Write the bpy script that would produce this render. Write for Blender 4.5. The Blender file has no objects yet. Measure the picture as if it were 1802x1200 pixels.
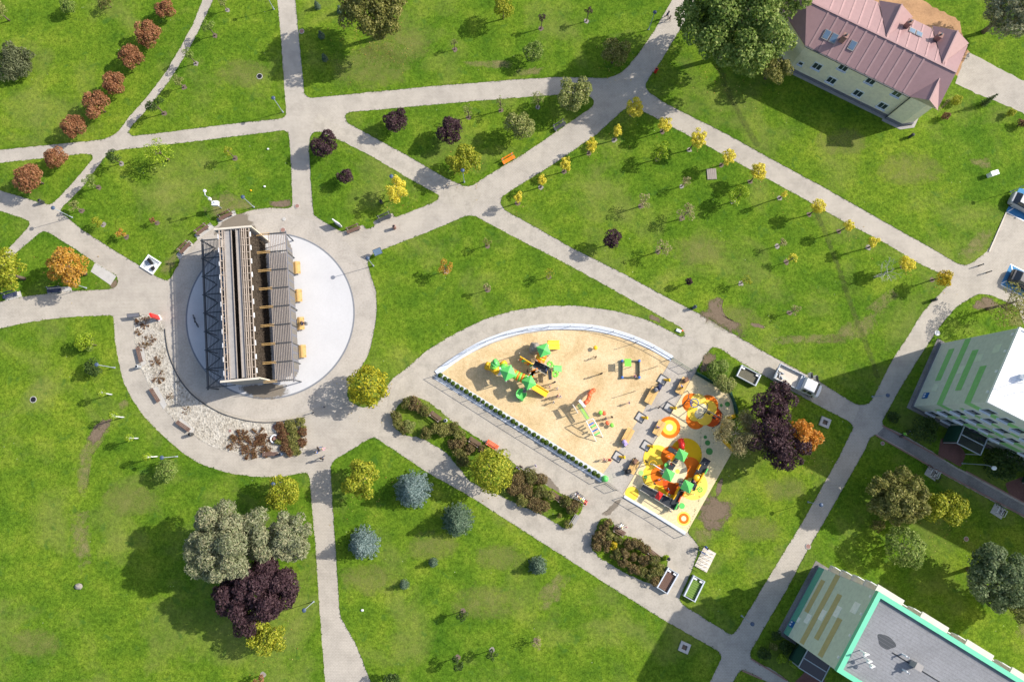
import bpy, bmesh, math, random
import numpy as np
from mathutils import Vector, Matrix

# ------------------------------------------------------------------ camera, light, exposure
sc = bpy.context.scene
COL = sc.collection
W_PX, H_PX = 1802.0, 1200.0
FOC = 1250.0            # focal length in photo pixels
ALT = 86.0              # drone altitude
NAD = (880.0, 760.0)    # photo pixel straight below the drone
_d = np.array([(NAD[0]-901)/FOC, -(NAD[1]-600)/FOC, -1.0]); _d /= np.linalg.norm(_d)
_z = -_d; _x = np.array([1.0, 0, 0]) - _z*_z[0]; _x /= np.linalg.norm(_x); _y = np.cross(_z, _x)
RC = np.array([_x, _y, _z])          # camera -> world
cam_d = bpy.data.cameras.new('camera'); cam = bpy.data.objects.new('camera', cam_d); COL.objects.link(cam)
cam_d.sensor_fit = 'HORIZONTAL'; cam_d.sensor_width = 36.0; cam_d.lens = 36.0*FOC/W_PX
cam_d.clip_start = 0.5; cam_d.clip_end = 3000.0
mw = Matrix.Identity(4)
for i in range(3):
    for j in range(3): mw[i][j] = RC[i][j]
mw[2][3] = ALT
cam.matrix_world = mw
sc.camera = cam

SUN_EL = 37.0
SUN_XY = np.array([0.957, 0.289])
SUN = Vector((SUN_XY[0]*math.cos(math.radians(SUN_EL)), SUN_XY[1]*math.cos(math.radians(SUN_EL)), math.sin(math.radians(SUN_EL)))).normalized()
wd = bpy.data.worlds.new('World'); sc.world = wd; wd.use_nodes = True
wn = wd.node_tree; wn.nodes.clear()
sky = wn.nodes.new('ShaderNodeTexSky'); sky.sky_type = 'NISHITA'; sky.sun_disc = False
sky.sun_elevation = math.radians(SUN_EL); sky.sun_rotation = math.atan2(SUN.x, SUN.y)
sky.air_density = 1.0; sky.dust_density = 2.0; sky.ozone_density = 1.0
bg = wn.nodes.new('ShaderNodeBackground'); bg.inputs[1].default_value = 0.15
wo = wn.nodes.new('ShaderNodeOutputWorld')
wn.links.new(sky.outputs[0], bg.inputs[0]); wn.links.new(bg.outputs[0], wo.inputs[0])
sl = bpy.data.lights.new('sun', 'SUN'); sl.energy = 4.5; sl.angle = math.radians(0.6); sl.color = (1.0, 0.95, 0.87)
so = bpy.data.objects.new('sun', sl); COL.objects.link(so)
so.rotation_euler = SUN.to_track_quat('Z', 'Y').to_euler(); so.location = (120, 40, 120)
sc.view_settings.view_transform = 'Standard'; sc.view_settings.look = 'None'
sc.view_settings.gamma = 1.0; sc.view_settings.use_curve_mapping = False
sc.view_settings.exposure = 0.40
sc.cycles.max_bounces = 6; sc.cycles.diffuse_bounces = 3; sc.cycles.transparent_max_bounces = 12

# ------------------------------------------------------------------ survey helper: photo pixel -> ground point
def ray(px, py): return RC @ np.array([(px-901)/FOC, -(py-600)/FOC, -1.0])
def P(px, py, z=0.0):
    v = ray(px, py); t = (z-ALT)/v[2]; return (v[0]*t, v[1]*t)
def P3(px, py, z=0.0):
    a = P(px, py, z); return (a[0], a[1], z)
def ppm(px, py, z=0.0):      # metres per photo pixel there
    a = P(px, py, z); b = P(px+4, py, z); return math.hypot(a[0]-b[0], a[1]-b[1])/4
def ang(px0, py0, px1, py1, z=0.0):
    a = P(px0, py0, z); b = P(px1, py1, z); return math.atan2(b[1]-a[1], b[0]-a[0])

# ------------------------------------------------------------------ materials
MATS = {}
def nodes_of(name):
    m = bpy.data.materials.new(name); m.use_nodes = True; nt = m.node_tree; nt.nodes.clear(); return m, nt
def N(nt, t, **kw):
    n = nt.nodes.new(t)
    for k, v in kw.items():
        if k.startswith('i_'):
            key = k[2:]; key = int(key) if key.isdigit() else key
            n.inputs[key].default_value = v
        else: setattr(n, k, v)
    return n
def L(nt, a, b): nt.links.new(a, b)
def ramp(nt, fac, stops, interp='LINEAR'):
    r = N(nt, 'ShaderNodeValToRGB'); cr = r.color_ramp; cr.interpolation = interp
    while len(cr.elements) < len(stops): cr.elements.new(0.5)
    for e, (p, c) in zip(cr.elements, stops):
        e.position = p; e.color = (c[0], c[1], c[2], 1) if not isinstance(c, (int, float)) else (c, c, c, 1)
    L(nt, fac, r.inputs[0]); return r
def noise(nt, vec, scale, detail=3, rough=0.55, dist=0.0):
    n = N(nt, 'ShaderNodeTexNoise', i_Scale=scale, i_Detail=detail, i_Roughness=rough, i_Distortion=dist)
    if vec is not None: L(nt, vec, n.inputs['Vector'])
    return n
def mixc(nt, fac, a, b, mode='MIX'):
    m = N(nt, 'ShaderNodeMix', data_type='RGBA', blend_type=mode)
    for sock, v in ((m.inputs[0], fac), (m.inputs[6], a), (m.inputs[7], b)):
        if isinstance(v, (int, float)): sock.default_value = v
        elif isinstance(v, (tuple, list)): sock.default_value = (v[0], v[1], v[2], 1)
        else: L(nt, v, sock)
    return m.outputs[2]
def principled(nt, col, rough=0.8, metal=0.0, spec=0.3, bump=None, bstr=0.3, bdist=0.02, trans=0.0, alpha=None):
    p = N(nt, 'ShaderNodeBsdfPrincipled'); p.inputs['Roughness'].default_value = rough; p.inputs['Metallic'].default_value = metal
    p.inputs['Specular IOR Level'].default_value = spec
    if isinstance(col, (tuple, list)): p.inputs['Base Color'].default_value = (*col[:3], 1)
    else: L(nt, col, p.inputs['Base Color'])
    if trans: p.inputs['Transmission Weight'].default_value = trans
    if bump is not None:
        b = N(nt, 'ShaderNodeBump', i_Strength=bstr, i_Distance=bdist); L(nt, bump, b.inputs['Height']); L(nt, b.outputs[0], p.inputs['Normal'])
    if alpha is not None: L(nt, alpha, p.inputs['Alpha'])
    o = N(nt, 'ShaderNodeOutputMaterial'); L(nt, p.outputs[0], o.inputs[0]); return p
def sc3(c, k): return tuple(min(1.0, max(0.0, x*k)) for x in c)
def M(name, col=None, rough=0.75, var=0.16, scale=3.0, metal=0.0, spec=0.3, bump=0.15):
    if name in MATS: return MATS[name]
    m, nt = nodes_of(name)
    tc = N(nt, 'ShaderNodeTexCoord')
    n1 = noise(nt, tc.outputs['Object'], scale, 5, 0.65); n2 = noise(nt, tc.outputs['Object'], scale*7, 2)
    a = mixc(nt, 0.35, n1.outputs[0], n2.outputs[0])
    r = ramp(nt, a, [(0.3, sc3(col, 1-var)), (0.5, col), (0.72, sc3(col, 1+var*0.7))])
    principled(nt, r.outputs[0], rough, metal, spec, a if bump else None, bump, 0.01)
    MATS[name] = m; return m
def geo_pos(nt): return N(nt, 'ShaderNodeNewGeometry').outputs['Position']

def make_grass():
    m, nt = nodes_of('lawn_grass'); p = geo_pos(nt)
    big = noise(nt, p, 0.045, 4, 0.6); mid = noise(nt, p, 0.35, 4, 0.6); fine = noise(nt, p, 2.2, 4, 0.7); tiny = noise(nt, p, 5.5, 4, 0.75)
    straw = noise(nt, p, 0.11, 5, 0.62, 0.4)
    c = ramp(nt, mid.outputs[0], [(0.22, (0.055, 0.122, 0.010)), (0.5, (0.102, 0.178, 0.013)), (0.78, (0.172, 0.235, 0.024))]).outputs[0]
    c2 = ramp(nt, fine.outputs[0], [(0.28, (0.42, 0.48, 0.40)), (0.5, (0.96, 0.97, 0.94)), (0.72, (1.45, 1.38, 1.4))]).outputs[0]
    c = mixc(nt, 0.9, c, c2, 'MULTIPLY')
    c3 = ramp(nt, tiny.outputs[0], [(0.32, (0.45, 0.50, 0.42)), (0.5, (1, 1, 1)), (0.68, (1.5, 1.42, 1.5))]).outputs[0]
    c = mixc(nt, 0.75, c, c3, 'MULTIPLY')
    c4 = ramp(nt, big.outputs[0], [(0.32, (0.68, 0.82, 0.80)), (0.5, (1, 1, 1)), (0.68, (1.32, 1.16, 1.2))]).outputs[0]
    c = mixc(nt, 1.0, c, c4, 'MULTIPLY')
    sf = ramp(nt, straw.outputs[0], [(0.50, 0.0), (0.74, 0.66)]).outputs[0]
    c = mixc(nt, sf, c, mixc(nt, fine.outputs[0], (0.14, 0.17, 0.035), (0.27, 0.25, 0.085)))
    # clover patches: darker bluish green blotches
    cl = noise(nt, p, 0.75, 2, 0.5, 0.6); cf = ramp(nt, cl.outputs[0], [(0.62, 0.0), (0.72, 0.5)]).outputs[0]
    c = mixc(nt, cf, c, (0.045, 0.115, 0.018))
    # daisies / scattered pale leaves
    vo = N(nt, 'ShaderNodeTexVoronoi', i_Scale=1.1); L(nt, p, vo.inputs['Vector'])
    sp = ramp(nt, vo.outputs['Distance'], [(0.035, 1.0), (0.05, 0.0)]).outputs[0]
    gate = ramp(nt, noise(nt, p, 0.2, 2).outputs[0], [(0.55, 0.0), (0.6, 0.8)]).outputs[0]
    spm = mixc(nt, 1.0, sp, gate, 'MULTIPLY')
    c = mixc(nt, spm, c, (0.62, 0.6, 0.42))
    hgt = mixc(nt, 0.6, fine.outputs[0], tiny.outputs[0])
    principled(nt, c, 0.9, 0, 0.04, hgt, 0.7, 0.10)
    MATS['grass'] = m; return m

def make_paving(name, base, brick=True, dark=0.8, spots=0.4, scale=0.5, grain=1.0):
    m, nt = nodes_of(name); p = geo_pos(nt)
    n1 = noise(nt, p, scale, 5, 0.65, 0.3); n2 = noise(nt, p, 4.5, 4, 0.7); n3 = noise(nt, p, 0.08, 3); n4 = noise(nt, p, 16.0, 2, 0.7)
    c = ramp(nt, n1.outputs[0], [(0.28, sc3(base, dark)), (0.55, base), (0.8, sc3(base, 1.08))]).outputs[0]
    c = mixc(nt, 0.8*grain, c, ramp(nt, n2.outputs[0], [(0.3, (0.78, 0.77, 0.75)), (0.55, (1, 1, 1)), (0.75, (1.06, 1.06, 1.06))]).outputs[0], 'MULTIPLY')
    c = mixc(nt, 0.7*grain, c, ramp(nt, n4.outputs[0], [(0.3, (0.8, 0.8, 0.8)), (0.6, (1.06, 1.06, 1.06))]).outputs[0], 'MULTIPLY')
    c = mixc(nt, 1.0, c, ramp(nt, n3.outputs[0], [(0.3, (0.92, 0.92, 0.93)), (0.7, (1.04, 1.03, 1.02))]).outputs[0], 'MULTIPLY')
    st = noise(nt, p, 0.9, 4, 0.7, 0.8); sf = ramp(nt, st.outputs[0], [(0.66, 0.0), (0.78, spots)]).outputs[0]
    c = mixc(nt, sf, c, sc3(base, 0.55))
    if brick:
        b = N(nt, 'ShaderNodeTexBrick', i_Scale=1.0); b.inputs['Mortar Size'].default_value = 0.018
        b.inputs['Brick Width'].default_value = 0.34; b.inputs['Row Height'].default_value = 0.17
        b.inputs['Color1'].default_value = (1, 1, 1, 1); b.inputs['Color2'].default_value = (0.94, 0.94, 0.94, 1); b.inputs['Mortar'].default_value = (0.72, 0.71, 0.7, 1)
        L(nt, p, b.inputs['Vector']); c = mixc(nt, 0.8, c, b.outputs[0], 'MULTIPLY')
    principled(nt, c, 0.9, 0, 0.2, n2.outputs[0], 0.25, 0.02)
    MATS[name] = m; return m

def make_sand():
    m, nt = nodes_of('play_sand'); p = geo_pos(nt)
    n1 = noise(nt, p, 0.25, 4, 0.6, 0.5); n2 = noise(nt, p, 2.6, 5, 0.72); n3 = noise(nt, p, 8.0, 3, 0.7)
    c = ramp(nt, n1.outputs[0], [(0.28, (0.52, 0.37, 0.185)), (0.5, (0.68, 0.51, 0.29)), (0.72, (0.74, 0.59, 0.37))]).outputs[0]
    c = mixc(nt, 0.85, c, ramp(nt, n2.outputs[0], [(0.3, (0.80, 0.78, 0.74)), (0.55, (1, 1, 1)), (0.75, (1.06, 1.06, 1.06))]).outputs[0], 'MULTIPLY')
    c = mixc(nt, 0.7, c, ramp(nt, n3.outputs[0], [(0.3, (0.7, 0.68, 0.64)), (0.6, (1.06, 1.06, 1.06))]).outputs[0], 'MULTIPLY')
    principled(nt, c, 0.95, 0, 0.1, n2.outputs[0], 0.45, 0.08); MATS['sand'] = m

def make_pebble():
    m, nt = nodes_of('white_pebbles'); p = geo_pos(nt)
    v = N(nt, 'ShaderNodeTexVoronoi', i_Scale=5.0); L(nt, p, v.inputs['Vector'])
    bw = N(nt, 'ShaderNodeRGBToBW'); L(nt, v.outputs['Color'], bw.inputs[0])
    c = ramp(nt, bw.outputs[0], [(0.0, (0.22, 0.20, 0.16)), (0.35, (0.42, 0.38, 0.32)), (1.0, (0.60, 0.56, 0.48))]).outputs[0]
    n = noise(nt, p, 0.6, 4); c = mixc(nt, 0.8, c, ramp(nt, n.outputs[0], [(0.3, (0.82, 0.79, 0.74)), (0.6, (1, 1, 1))]).outputs[0], 'MULTIPLY')
    principled(nt, c, 0.85, 0, 0.2, v.outputs['Distance'], 0.8, 0.06); MATS['pebble'] = m

def make_patch(name, c1, c2, strength=1.0, nscale=1.2, lo=0.62, hi=0.86):
    """worn ground with a ragged edge: alpha falls off with the mesh's own radial attribute plus noise"""
    m, nt = nodes_of(name); p = geo_pos(nt)
    at = N(nt, 'ShaderNodeAttribute', attribute_name='edge')
    n = noise(nt, p, nscale, 8, 0.75, 0.6); nf = noise(nt, p, 5.0, 4, 0.7)
    s = N(nt, 'ShaderNodeMath', operation='MULTIPLY_ADD'); L(nt, n.outputs[0], s.inputs[0]); s.inputs[1].default_value = 1.0; L(nt, at.outputs['Fac'], s.inputs[2])
    a = ramp(nt, s.outputs[0], [(lo, 0.0), (hi, strength)]).outputs[0]
    c = mixc(nt, nf.outputs[0], c1, c2)
    principled(nt, c, 0.95, 0, 0.1, nf.outputs[0], 0.5, 0.06, alpha=a); MATS[name] = m

def make_leaf(name, cols, trans=0.40, rough=0.6):
    m, nt = nodes_of('leaf_'+name)
    g = N(nt, 'ShaderNodeNewGeometry'); tc = N(nt, 'ShaderNodeTexCoord')
    n = noise(nt, tc.outputs['Object'], 0.55, 3, 0.6)
    mm = N(nt, 'ShaderNodeMath', operation='MULTIPLY_ADD', i_1=0.62); L(nt, g.outputs['Random Per Island'], mm.inputs[0])
    m2 = N(nt, 'ShaderNodeMath', operation='MULTIPLY', i_1=0.42); L(nt, n.outputs[0], m2.inputs[0]); L(nt, m2.outputs[0], mm.inputs[2])
    k = len(cols)-1
    r = ramp(nt, mm.outputs[0], [(0.1+0.8*i/k, c) for i, c in enumerate(cols)])
    d = N(nt, 'ShaderNodeBsdfPrincipled'); d.inputs['Roughness'].default_value = rough; d.inputs['Specular IOR Level'].default_value = 0.25
    L(nt, r.outputs[0], d.inputs['Base Color'])
    t = N(nt, 'ShaderNodeBsdfTranslucent'); L(nt, r.outputs[0], t.inputs[0])
    mx = N(nt, 'ShaderNodeMixShader', i_0=trans); L(nt, d.outputs[0], mx.inputs[1]); L(nt, t.outputs[0], mx.inputs[2])
    o = N(nt, 'ShaderNodeOutputMaterial'); L(nt, mx.outputs[0], o.inputs[0]); MATS['leaf_'+name] = m; return m

make_grass(); make_sand(); make_pebble()
make_paving('paving', (0.49, 0.443, 0.375), True, .80, .5, .5, .7); make_paving('grit', (0.46, 0.415, 0.345), False, 0.76, 0.65, 0.7, .8)
make_paving('ringpave', (0.475, 0.43, 0.37), False, 0.82, 0.4, 0.4); make_paving('disc', (0.565, 0.56, 0.56), False, 0.94, 0.08, 0.3, .25)
make_paving('deckfloor', (0.21, 0.195, 0.18), False, 0.8, 0.2, 0.4); make_paving('redpave', (0.22, 0.11, 0.09), True, 0.7); make_paving('cobble', (0.30, 0.28, 0.26), True, 0.6, 0.5); make_paving('dirtroad', (0.46, 0.27, 0.14), False, 0.7, 0.4)
make_paving('rubber', (0.77, 0.63, 0.37), False, 0.93, 0.06, 0.3); make_paving('roofgrey', (0.27, 0.275, 0.285), False, 0.8, 0.3, 0.4); make_paving('roofwhite', (0.86, 0.86, 0.87), False, 0.95, 0.1, 0.3)
make_patch('soil_patch', (0.105, 0.075, 0.05), (0.25, 0.19, 0.13), 1.0, 1.0, .62, .80); make_patch('dry_patch', (0.20, 0.18, 0.07), (0.36, 0.31, 0.14), 0.7, 0.9, .68, 1.0); make_patch('pale_patch', (0.19, 0.22, 0.05), (0.29, 0.28, 0.09), 0.6, 0.6, .62, 1.0)
make_patch('wet_patch', (0.20, 0.165, 0.125), (0.27, 0.23, 0.18), 0.85, 0.7, .5, .66); make_patch('trail_patch', (0.05, 0.085, 0.02), (0.15, 0.16, 0.05), 0.55, 1.5, .6, .95)
make_patch('stain_patch', (0.26, 0.235, 0.21), (0.36, 0.33, 0.30), 0.8, 0.6, .5, .7)

LEAF = {
 'rust': [(0.15, 0.060, 0.025), (0.31, 0.135, 0.06), (0.42, 0.20, 0.095), (0.46, 0.26, 0.13)],
 'purple': [(0.028, 0.014, 0.020), (0.062, 0.030, 0.038), (0.10, 0.054, 0.062), (0.15, 0.09, 0.09)],
 'yellow': [(0.46, 0.38, 0.02), (0.72, 0.61, 0.04), (0.88, 0.77, 0.13), (0.64, 0.65, 0.09)],
 'gold':   [(0.20, 0.20, 0.012), (0.42, 0.36, 0.015), (0.70, 0.50, 0.02), (0.78, 0.60, 0.08)],
 'lemon': [(0.11, 0.16, 0.014), (0.25, 0.30, 0.02), (0.42, 0.43, 0.035), (0.58, 0.54, 0.07)],
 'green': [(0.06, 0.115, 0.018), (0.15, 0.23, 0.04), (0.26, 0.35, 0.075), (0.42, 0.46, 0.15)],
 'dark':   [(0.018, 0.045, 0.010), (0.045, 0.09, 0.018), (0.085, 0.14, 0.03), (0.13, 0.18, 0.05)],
 'pale':   [(0.11, 0.15, 0.035), (0.22, 0.26, 0.065), (0.36, 0.38, 0.12), (0.48, 0.46, 0.2)],
 'lime':   [(0.12, 0.22, 0.012), (0.24, 0.36, 0.018), (0.38, 0.50, 0.03), (0.52, 0.60, 0.10)],
 'willow': [(0.12, 0.15, 0.065), (0.25, 0.28, 0.14), (0.38, 0.39, 0.24), (0.46, 0.41, 0.24)],
 'blue': [(0.07, 0.12, 0.115), (0.15, 0.22, 0.21), (0.25, 0.33, 0.315), (0.36, 0.43, 0.41)],
 'spruce': [(0.04, 0.08, 0.05), (0.09, 0.15, 0.09), (0.16, 0.23, 0.15), (0.24, 0.30, 0.21)],
 'orange': [(0.34, 0.11, 0.012), (0.58, 0.22, 0.02), (0.74, 0.36, 0.06), (0.66, 0.40, 0.14)],
 'amber':  [(0.28, 0.13, 0.02), (0.52, 0.27, 0.035), (0.66, 0.38, 0.06), (0.44, 0.28, 0.13)],
 'olive': [(0.08, 0.10, 0.02), (0.18, 0.19, 0.04), (0.30, 0.29, 0.08), (0.42, 0.38, 0.14)],
 'straw':  [(0.20, 0.16, 0.06), (0.36, 0.30, 0.14), (0.48, 0.42, 0.22), (0.32, 0.34, 0.12)],
 'brown': [(0.06, 0.09, 0.016), (0.14, 0.165, 0.035), (0.22, 0.17, 0.06), (0.25, 0.28, 0.08)],
 'redbush': [(0.09, 0.04, 0.022), (0.18, 0.085, 0.045), (0.26, 0.14, 0.07), (0.22, 0.20, 0.07)],
 'brown2': [(0.07, 0.055, 0.022), (0.16, 0.115, 0.05), (0.26, 0.18, 0.075), (0.24, 0.23, 0.08)],
 'sage': [(0.06, 0.10, 0.04), (0.13, 0.19, 0.08), (0.22, 0.28, 0.13), (0.33, 0.37, 0.20)],
 'turf': [(0.030, 0.075, 0.008), (0.062, 0.125, 0.010), (0.105, 0.175, 0.014), (0.17, 0.22, 0.03)],
 'litter': [(0.22, 0.11, 0.03), (0.45, 0.28, 0.05), (0.62, 0.46, 0.12), (0.50, 0.40, 0.20)],
 'box':    [(0.03, 0.065, 0.006), (0.07, 0.13, 0.01), (0.12, 0.19, 0.015), (0.18, 0.25, 0.03)],
 'needle': [(0.07, 0.085, 0.035), (0.13, 0.15, 0.065), (0.19, 0.21, 0.10), (0.24, 0.25, 0.14)],
 'mixed': [(0.07, 0.12, 0.012), (0.22, 0.26, 0.016), (0.46, 0.43, 0.022), (0.74, 0.60, 0.04)],
}
for k, v in LEAF.items(): make_leaf(k, v)
C = dict(bark=(0.16, 0.12, 0.09), palebark=(0.50, 0.47, 0.42), whitepost=(0.78, 0.78, 0.78), wood=(0.66, 0.42, 0.16), benchwood=(0.16, 0.095, 0.07), greywood=(0.34, 0.32, 0.30),
 concrete=(0.46, 0.44, 0.41), darkmetal=(0.05, 0.055, 0.06), steel=(0.42, 0.45, 0.48), polesteel=(0.28, 0.32, 0.36), lampblue=(0.06, 0.09, 0.15), black=(0.018, 0.018, 0.02), white=(0.80, 0.80, 0.80),
 kerbwhite=(0.58, 0.61, 0.66), yellowp=(0.85, 0.47, 0.012), orangep=(0.80, 0.22, 0.012), greenp=(0.13, 0.58, 0.13), limep=(0.22, 0.62, 0.07), redp=(0.68, 0.025, 0.02), coralp=(0.75, 0.14, 0.05), bluep=(0.05, 0.16, 0.50),
 greyrock=(0.28, 0.25, 0.22), beigewood=(0.45, 0.37, 0.30), slatwood=(0.31, 0.265, 0.23), shadedslat=(0.17, 0.17, 0.175), brush=(0.055, 0.042, 0.030), wallhouse=(0.80, 0.72, 0.54), plinth=(0.16, 0.16, 0.18), roofred=(0.335, 0.205, 0.20),
 wallA=(0.53, 0.55, 0.48), wallB=(0.60, 0.64, 0.53), stripeA=(0.22, 0.48, 0.17), stripeB=(0.50, 0.41, 0.20), pale=(0.84, 0.83, 0.79), mint=(0.16, 0.58, 0.36), dado=(0.13, 0.38, 0.28), signblue=(0.01, 0.10, 0.34), sill=(0.74, 0.76, 0.80),
 darkgreen=(0.02, 0.07, 0.045), fencegreen=(0.05, 0.13, 0.09), skin=(0.55, 0.33, 0.23), hairdark=(0.03, 0.02, 0.015), navy=(0.03, 0.04, 0.09), denim=(0.06, 0.10, 0.20), pink=(0.70, 0.30, 0.42), lilac=(0.42, 0.34, 0.60),
 greycloth=(0.22, 0.22, 0.24), brownfur=(0.20, 0.11, 0.07), deck=(0.035, 0.04, 0.048), deckboard=(0.15, 0.14, 0.10), bluebay=(0.06, 0.22, 0.42), tanboard=(0.62, 0.55, 0.45), beige=(0.62, 0.56, 0.48), lawngreen=(0.16, 0.26, 0.05), brick=(0.30, 0.17, 0.14), screenwood=(0.175, 0.16, 0.145), kerbdark=(0.20, 0.21, 0.23), seam=(0.42, 0.27, 0.26))
for k, v in C.items():
    rough = {'darkmetal': .45, 'steel': .4, 'polesteel': .4, 'lampblue': .4, 'yellowp': .4, 'orangep': .4, 'greenp': .35, 'limep': .4, 'redp': .35, 'coralp': .4, 'bluep': .4, 'roofred': .38, 'mint': .4, 'white': .45, 'black': .5, 'signblue': .4, 'sill': .4}.get(k, 0.8)
    M(k, v, rough, 0.10 if rough < .5 else 0.18, 2.0, 0.0, 0.4 if rough < .5 else 0.25)
def make_glass(name, tint, rough=0.08):
    m, nt = nodes_of(name); n = noise(nt, N(nt, 'ShaderNodeTexCoord').outputs['Object'], 1.5, 2)
    principled(nt, mixc(nt, n.outputs[0], sc3(tint, .6), tint), rough, 0.0, 0.8); MATS[name] = m
make_glass('glass', (0.05, 0.065, 0.08)); make_glass('darkglass', (0.010, 0.013, 0.018), 0.18); make_glass('carglass', (0.03, 0.035, 0.04))
make_glass('carwhite', (0.82, 0.83, 0.85), 0.22); make_glass('carsilver', (0.40, 0.42, 0.44), 0.22); make_glass('cardark', (0.02, 0.025, 0.035), 0.2)
make_glass('panelglass', (0.16, 0.24, 0.34), 0.15)

# ------------------------------------------------------------------ mesh builder
class MB:
    def __init__(s, origin=(0, 0, 0), rz=0.0):
        s.v = []; s.f = []; s.m = []; s.o = Vector(origin); s.mi = 0
        s.inv = Matrix.Rotation(-rz, 3, 'Z')
    def add(s, vs, fs, mi=None):
        b = len(s.v); s.v += [tuple(x) for x in vs]; s.f += [tuple(b+i for i in f) for f in fs]; s.m += [s.mi if mi is None else mi]*len(fs); return s
    def box(s, c, d, rz=0.0, mi=None, tilt=None):
        hx, hy, hz = d[0]/2, d[1]/2, d[2]/2; R = Matrix.Rotation(rz, 3, 'Z')
        if tilt is not None: R = R @ tilt
        vs = [Vector(c)+R@Vector((x*hx, y*hy, z*hz)) for z in (-1, 1) for y in (-1, 1) for x in (-1, 1)]
        return s.add(vs, [(0, 2, 3, 1), (4, 5, 7, 6), (0, 1, 5, 4), (2, 6, 7, 3), (0, 4, 6, 2), (1, 3, 7, 5)], mi)
    def beam(s, p0, p1, w, h, mi=None, up=(0, 0, 1)):
        p0 = Vector(p0); p1 = Vector(p1); d = (p1-p0).normalized(); u = Vector(up)
        if abs(d.dot(u)) > 0.97: u = Vector((0, 1, 0))
        sd = d.cross(u).normalized(); u = sd.cross(d).normalized()
        vs = [p+sd*(a*w/2)+u*(b*h/2) for p in (p0, p1) for b in (-1, 1) for a in (-1, 1)]
        return s.add(vs, [(0, 2, 3, 1), (4, 5, 7, 6), (0, 1, 5, 4), (2, 6, 7, 3), (0, 4, 6, 2), (1, 3, 7, 5)], mi)
    def tube(s, pts, rs, n=8, mi=None, cap=True):
        pts = [Vector(p) for p in pts]
        if not hasattr(rs, '__len__'): rs = [rs]*len(pts)
        vs = []; fs = []
        for i, p in enumerate(pts):
            d = (pts[min(i+1, len(pts)-1)]-pts[max(i-1, 0)]).normalized(); u = Vector((0, 0, 1)) if abs(d.z) < 0.95 else Vector((1, 0, 0))
            a = d.cross(u).normalized(); b = a.cross(d)
            for k in range(n):
                t = 2*math.pi*k/n; vs.append(p+a*(math.cos(t)*rs[i])+b*(math.sin(t)*rs[i]))
        for i in range(len(pts)-1):
            for k in range(n): fs.append((i*n+k, i*n+(k+1) % n, (i+1)*n+(k+1) % n, (i+1)*n+k))
        if cap: fs.append(tuple(range(n))[::-1]); fs.append(tuple(range((len(pts)-1)*n, len(pts)*n)))
        return s.add(vs, fs, mi)
    def prism(s, poly, z0, z1, mi=None, bottom=True):
        n = len(poly); area = sum(poly[i][0]*poly[(i+1) % n][1]-poly[(i+1) % n][0]*poly[i][1] for i in range(n))
        if area < 0: poly = poly[::-1]
        vs = [(p[0], p[1], z0) for p in poly]+[(p[0], p[1], z1) for p in poly]
        fs = [tuple(range(n, 2*n))]+[(i, (i+1) % n, n+(i+1) % n, n+i) for i in range(n)]
        if bottom: fs.append(tuple(range(n))[::-1])
        return s.add(vs, fs, mi)
    def frustum(s, c, half0, half1, z0, z1, rz=0.0, mi=None):
        R = Matrix.Rotation(rz, 3, 'Z'); q = [(-1, -1), (1, -1), (1, 1), (-1, 1)]
        vs = [Vector((c[0], c[1], z))+R@Vector((a*h[0], b*h[1], 0)) for z, h in ((z0, half0), (z1, half1)) for a, b in q]
        return s.add(vs, [(3, 2, 1, 0), (4, 5, 6, 7)]+[(i, (i+1) % 4, 4+(i+1) % 4, 4+i) for i in range(4)], mi)
    def lathe(s, c, prof, n=12, mi=None, arc=None):
        vs = []; fs = []; k = len(prof)
        for (r, z) in prof:
            for i in range(n): t = 2*math.pi*i/n; vs.append((c[0]+r*math.cos(t), c[1]+r*math.sin(t), c[2]+z))
        for j in range(k-1):
            for i in range(n): fs.append((j*n+i, j*n+(i+1) % n, (j+1)*n+(i+1) % n, (j+1)*n+i))
        fs.append(tuple(range(n))[::-1]); fs.append(tuple(range((k-1)*n, k*n)))
        return s.add(vs, fs, mi)
    def ball(s, c, r, n=10, mi=None):
        r = (r, r, r) if not hasattr(r, '__len__') else r
        k = max(4, n//2+1); prof = []
        vs = []; fs = []
        for j in range(k):
            ph = -math.pi/2+math.pi*(j+0.5)/k
            for i in range(n):
                t = 2*math.pi*i/n; vs.append((c[0]+r[0]*math.cos(ph)*math.cos(t), c[1]+r[1]*math.cos(ph)*math.sin(t), c[2]+r[2]*math.sin(ph)))
        for j in range(k-1):
            for i in range(n): fs.append((j*n+i, j*n+(i+1) % n, (j+1)*n+(i+1) % n, (j+1)*n+i))
        fs.append(tuple(range(n))[::-1]); fs.append(tuple(range((k-1)*n, k*n)))
        return s.add(vs, fs, mi)
    def poly(s, pts, mi=None): return s.add(pts, [tuple(range(len(pts)))], mi)
    def mesh(s, name, mats, smooth=False):
        me = bpy.data.meshes.new(name)
        me.from_pydata([tuple(s.inv@(Vector(p)-s.o)) for p in s.v], [], s.f)
        for mm in (mats if isinstance(mats, (list, tuple)) else [mats]): me.materials.append(MATS[mm] if isinstance(mm, str) else mm)
        me.polygons.foreach_set('material_index', s.m)
        if smooth: me.polygons.foreach_set('use_smooth', [True]*len(s.f))
        me.update(); return me
    def build(s, name, mats, parent=None, smooth=False):
        o = bpy.data.objects.new(name, s.mesh(name, mats, smooth)); COL.objects.link(o)
        if parent is not None: o.parent = parent
        else: o.location = s.o; 
        return o

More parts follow.
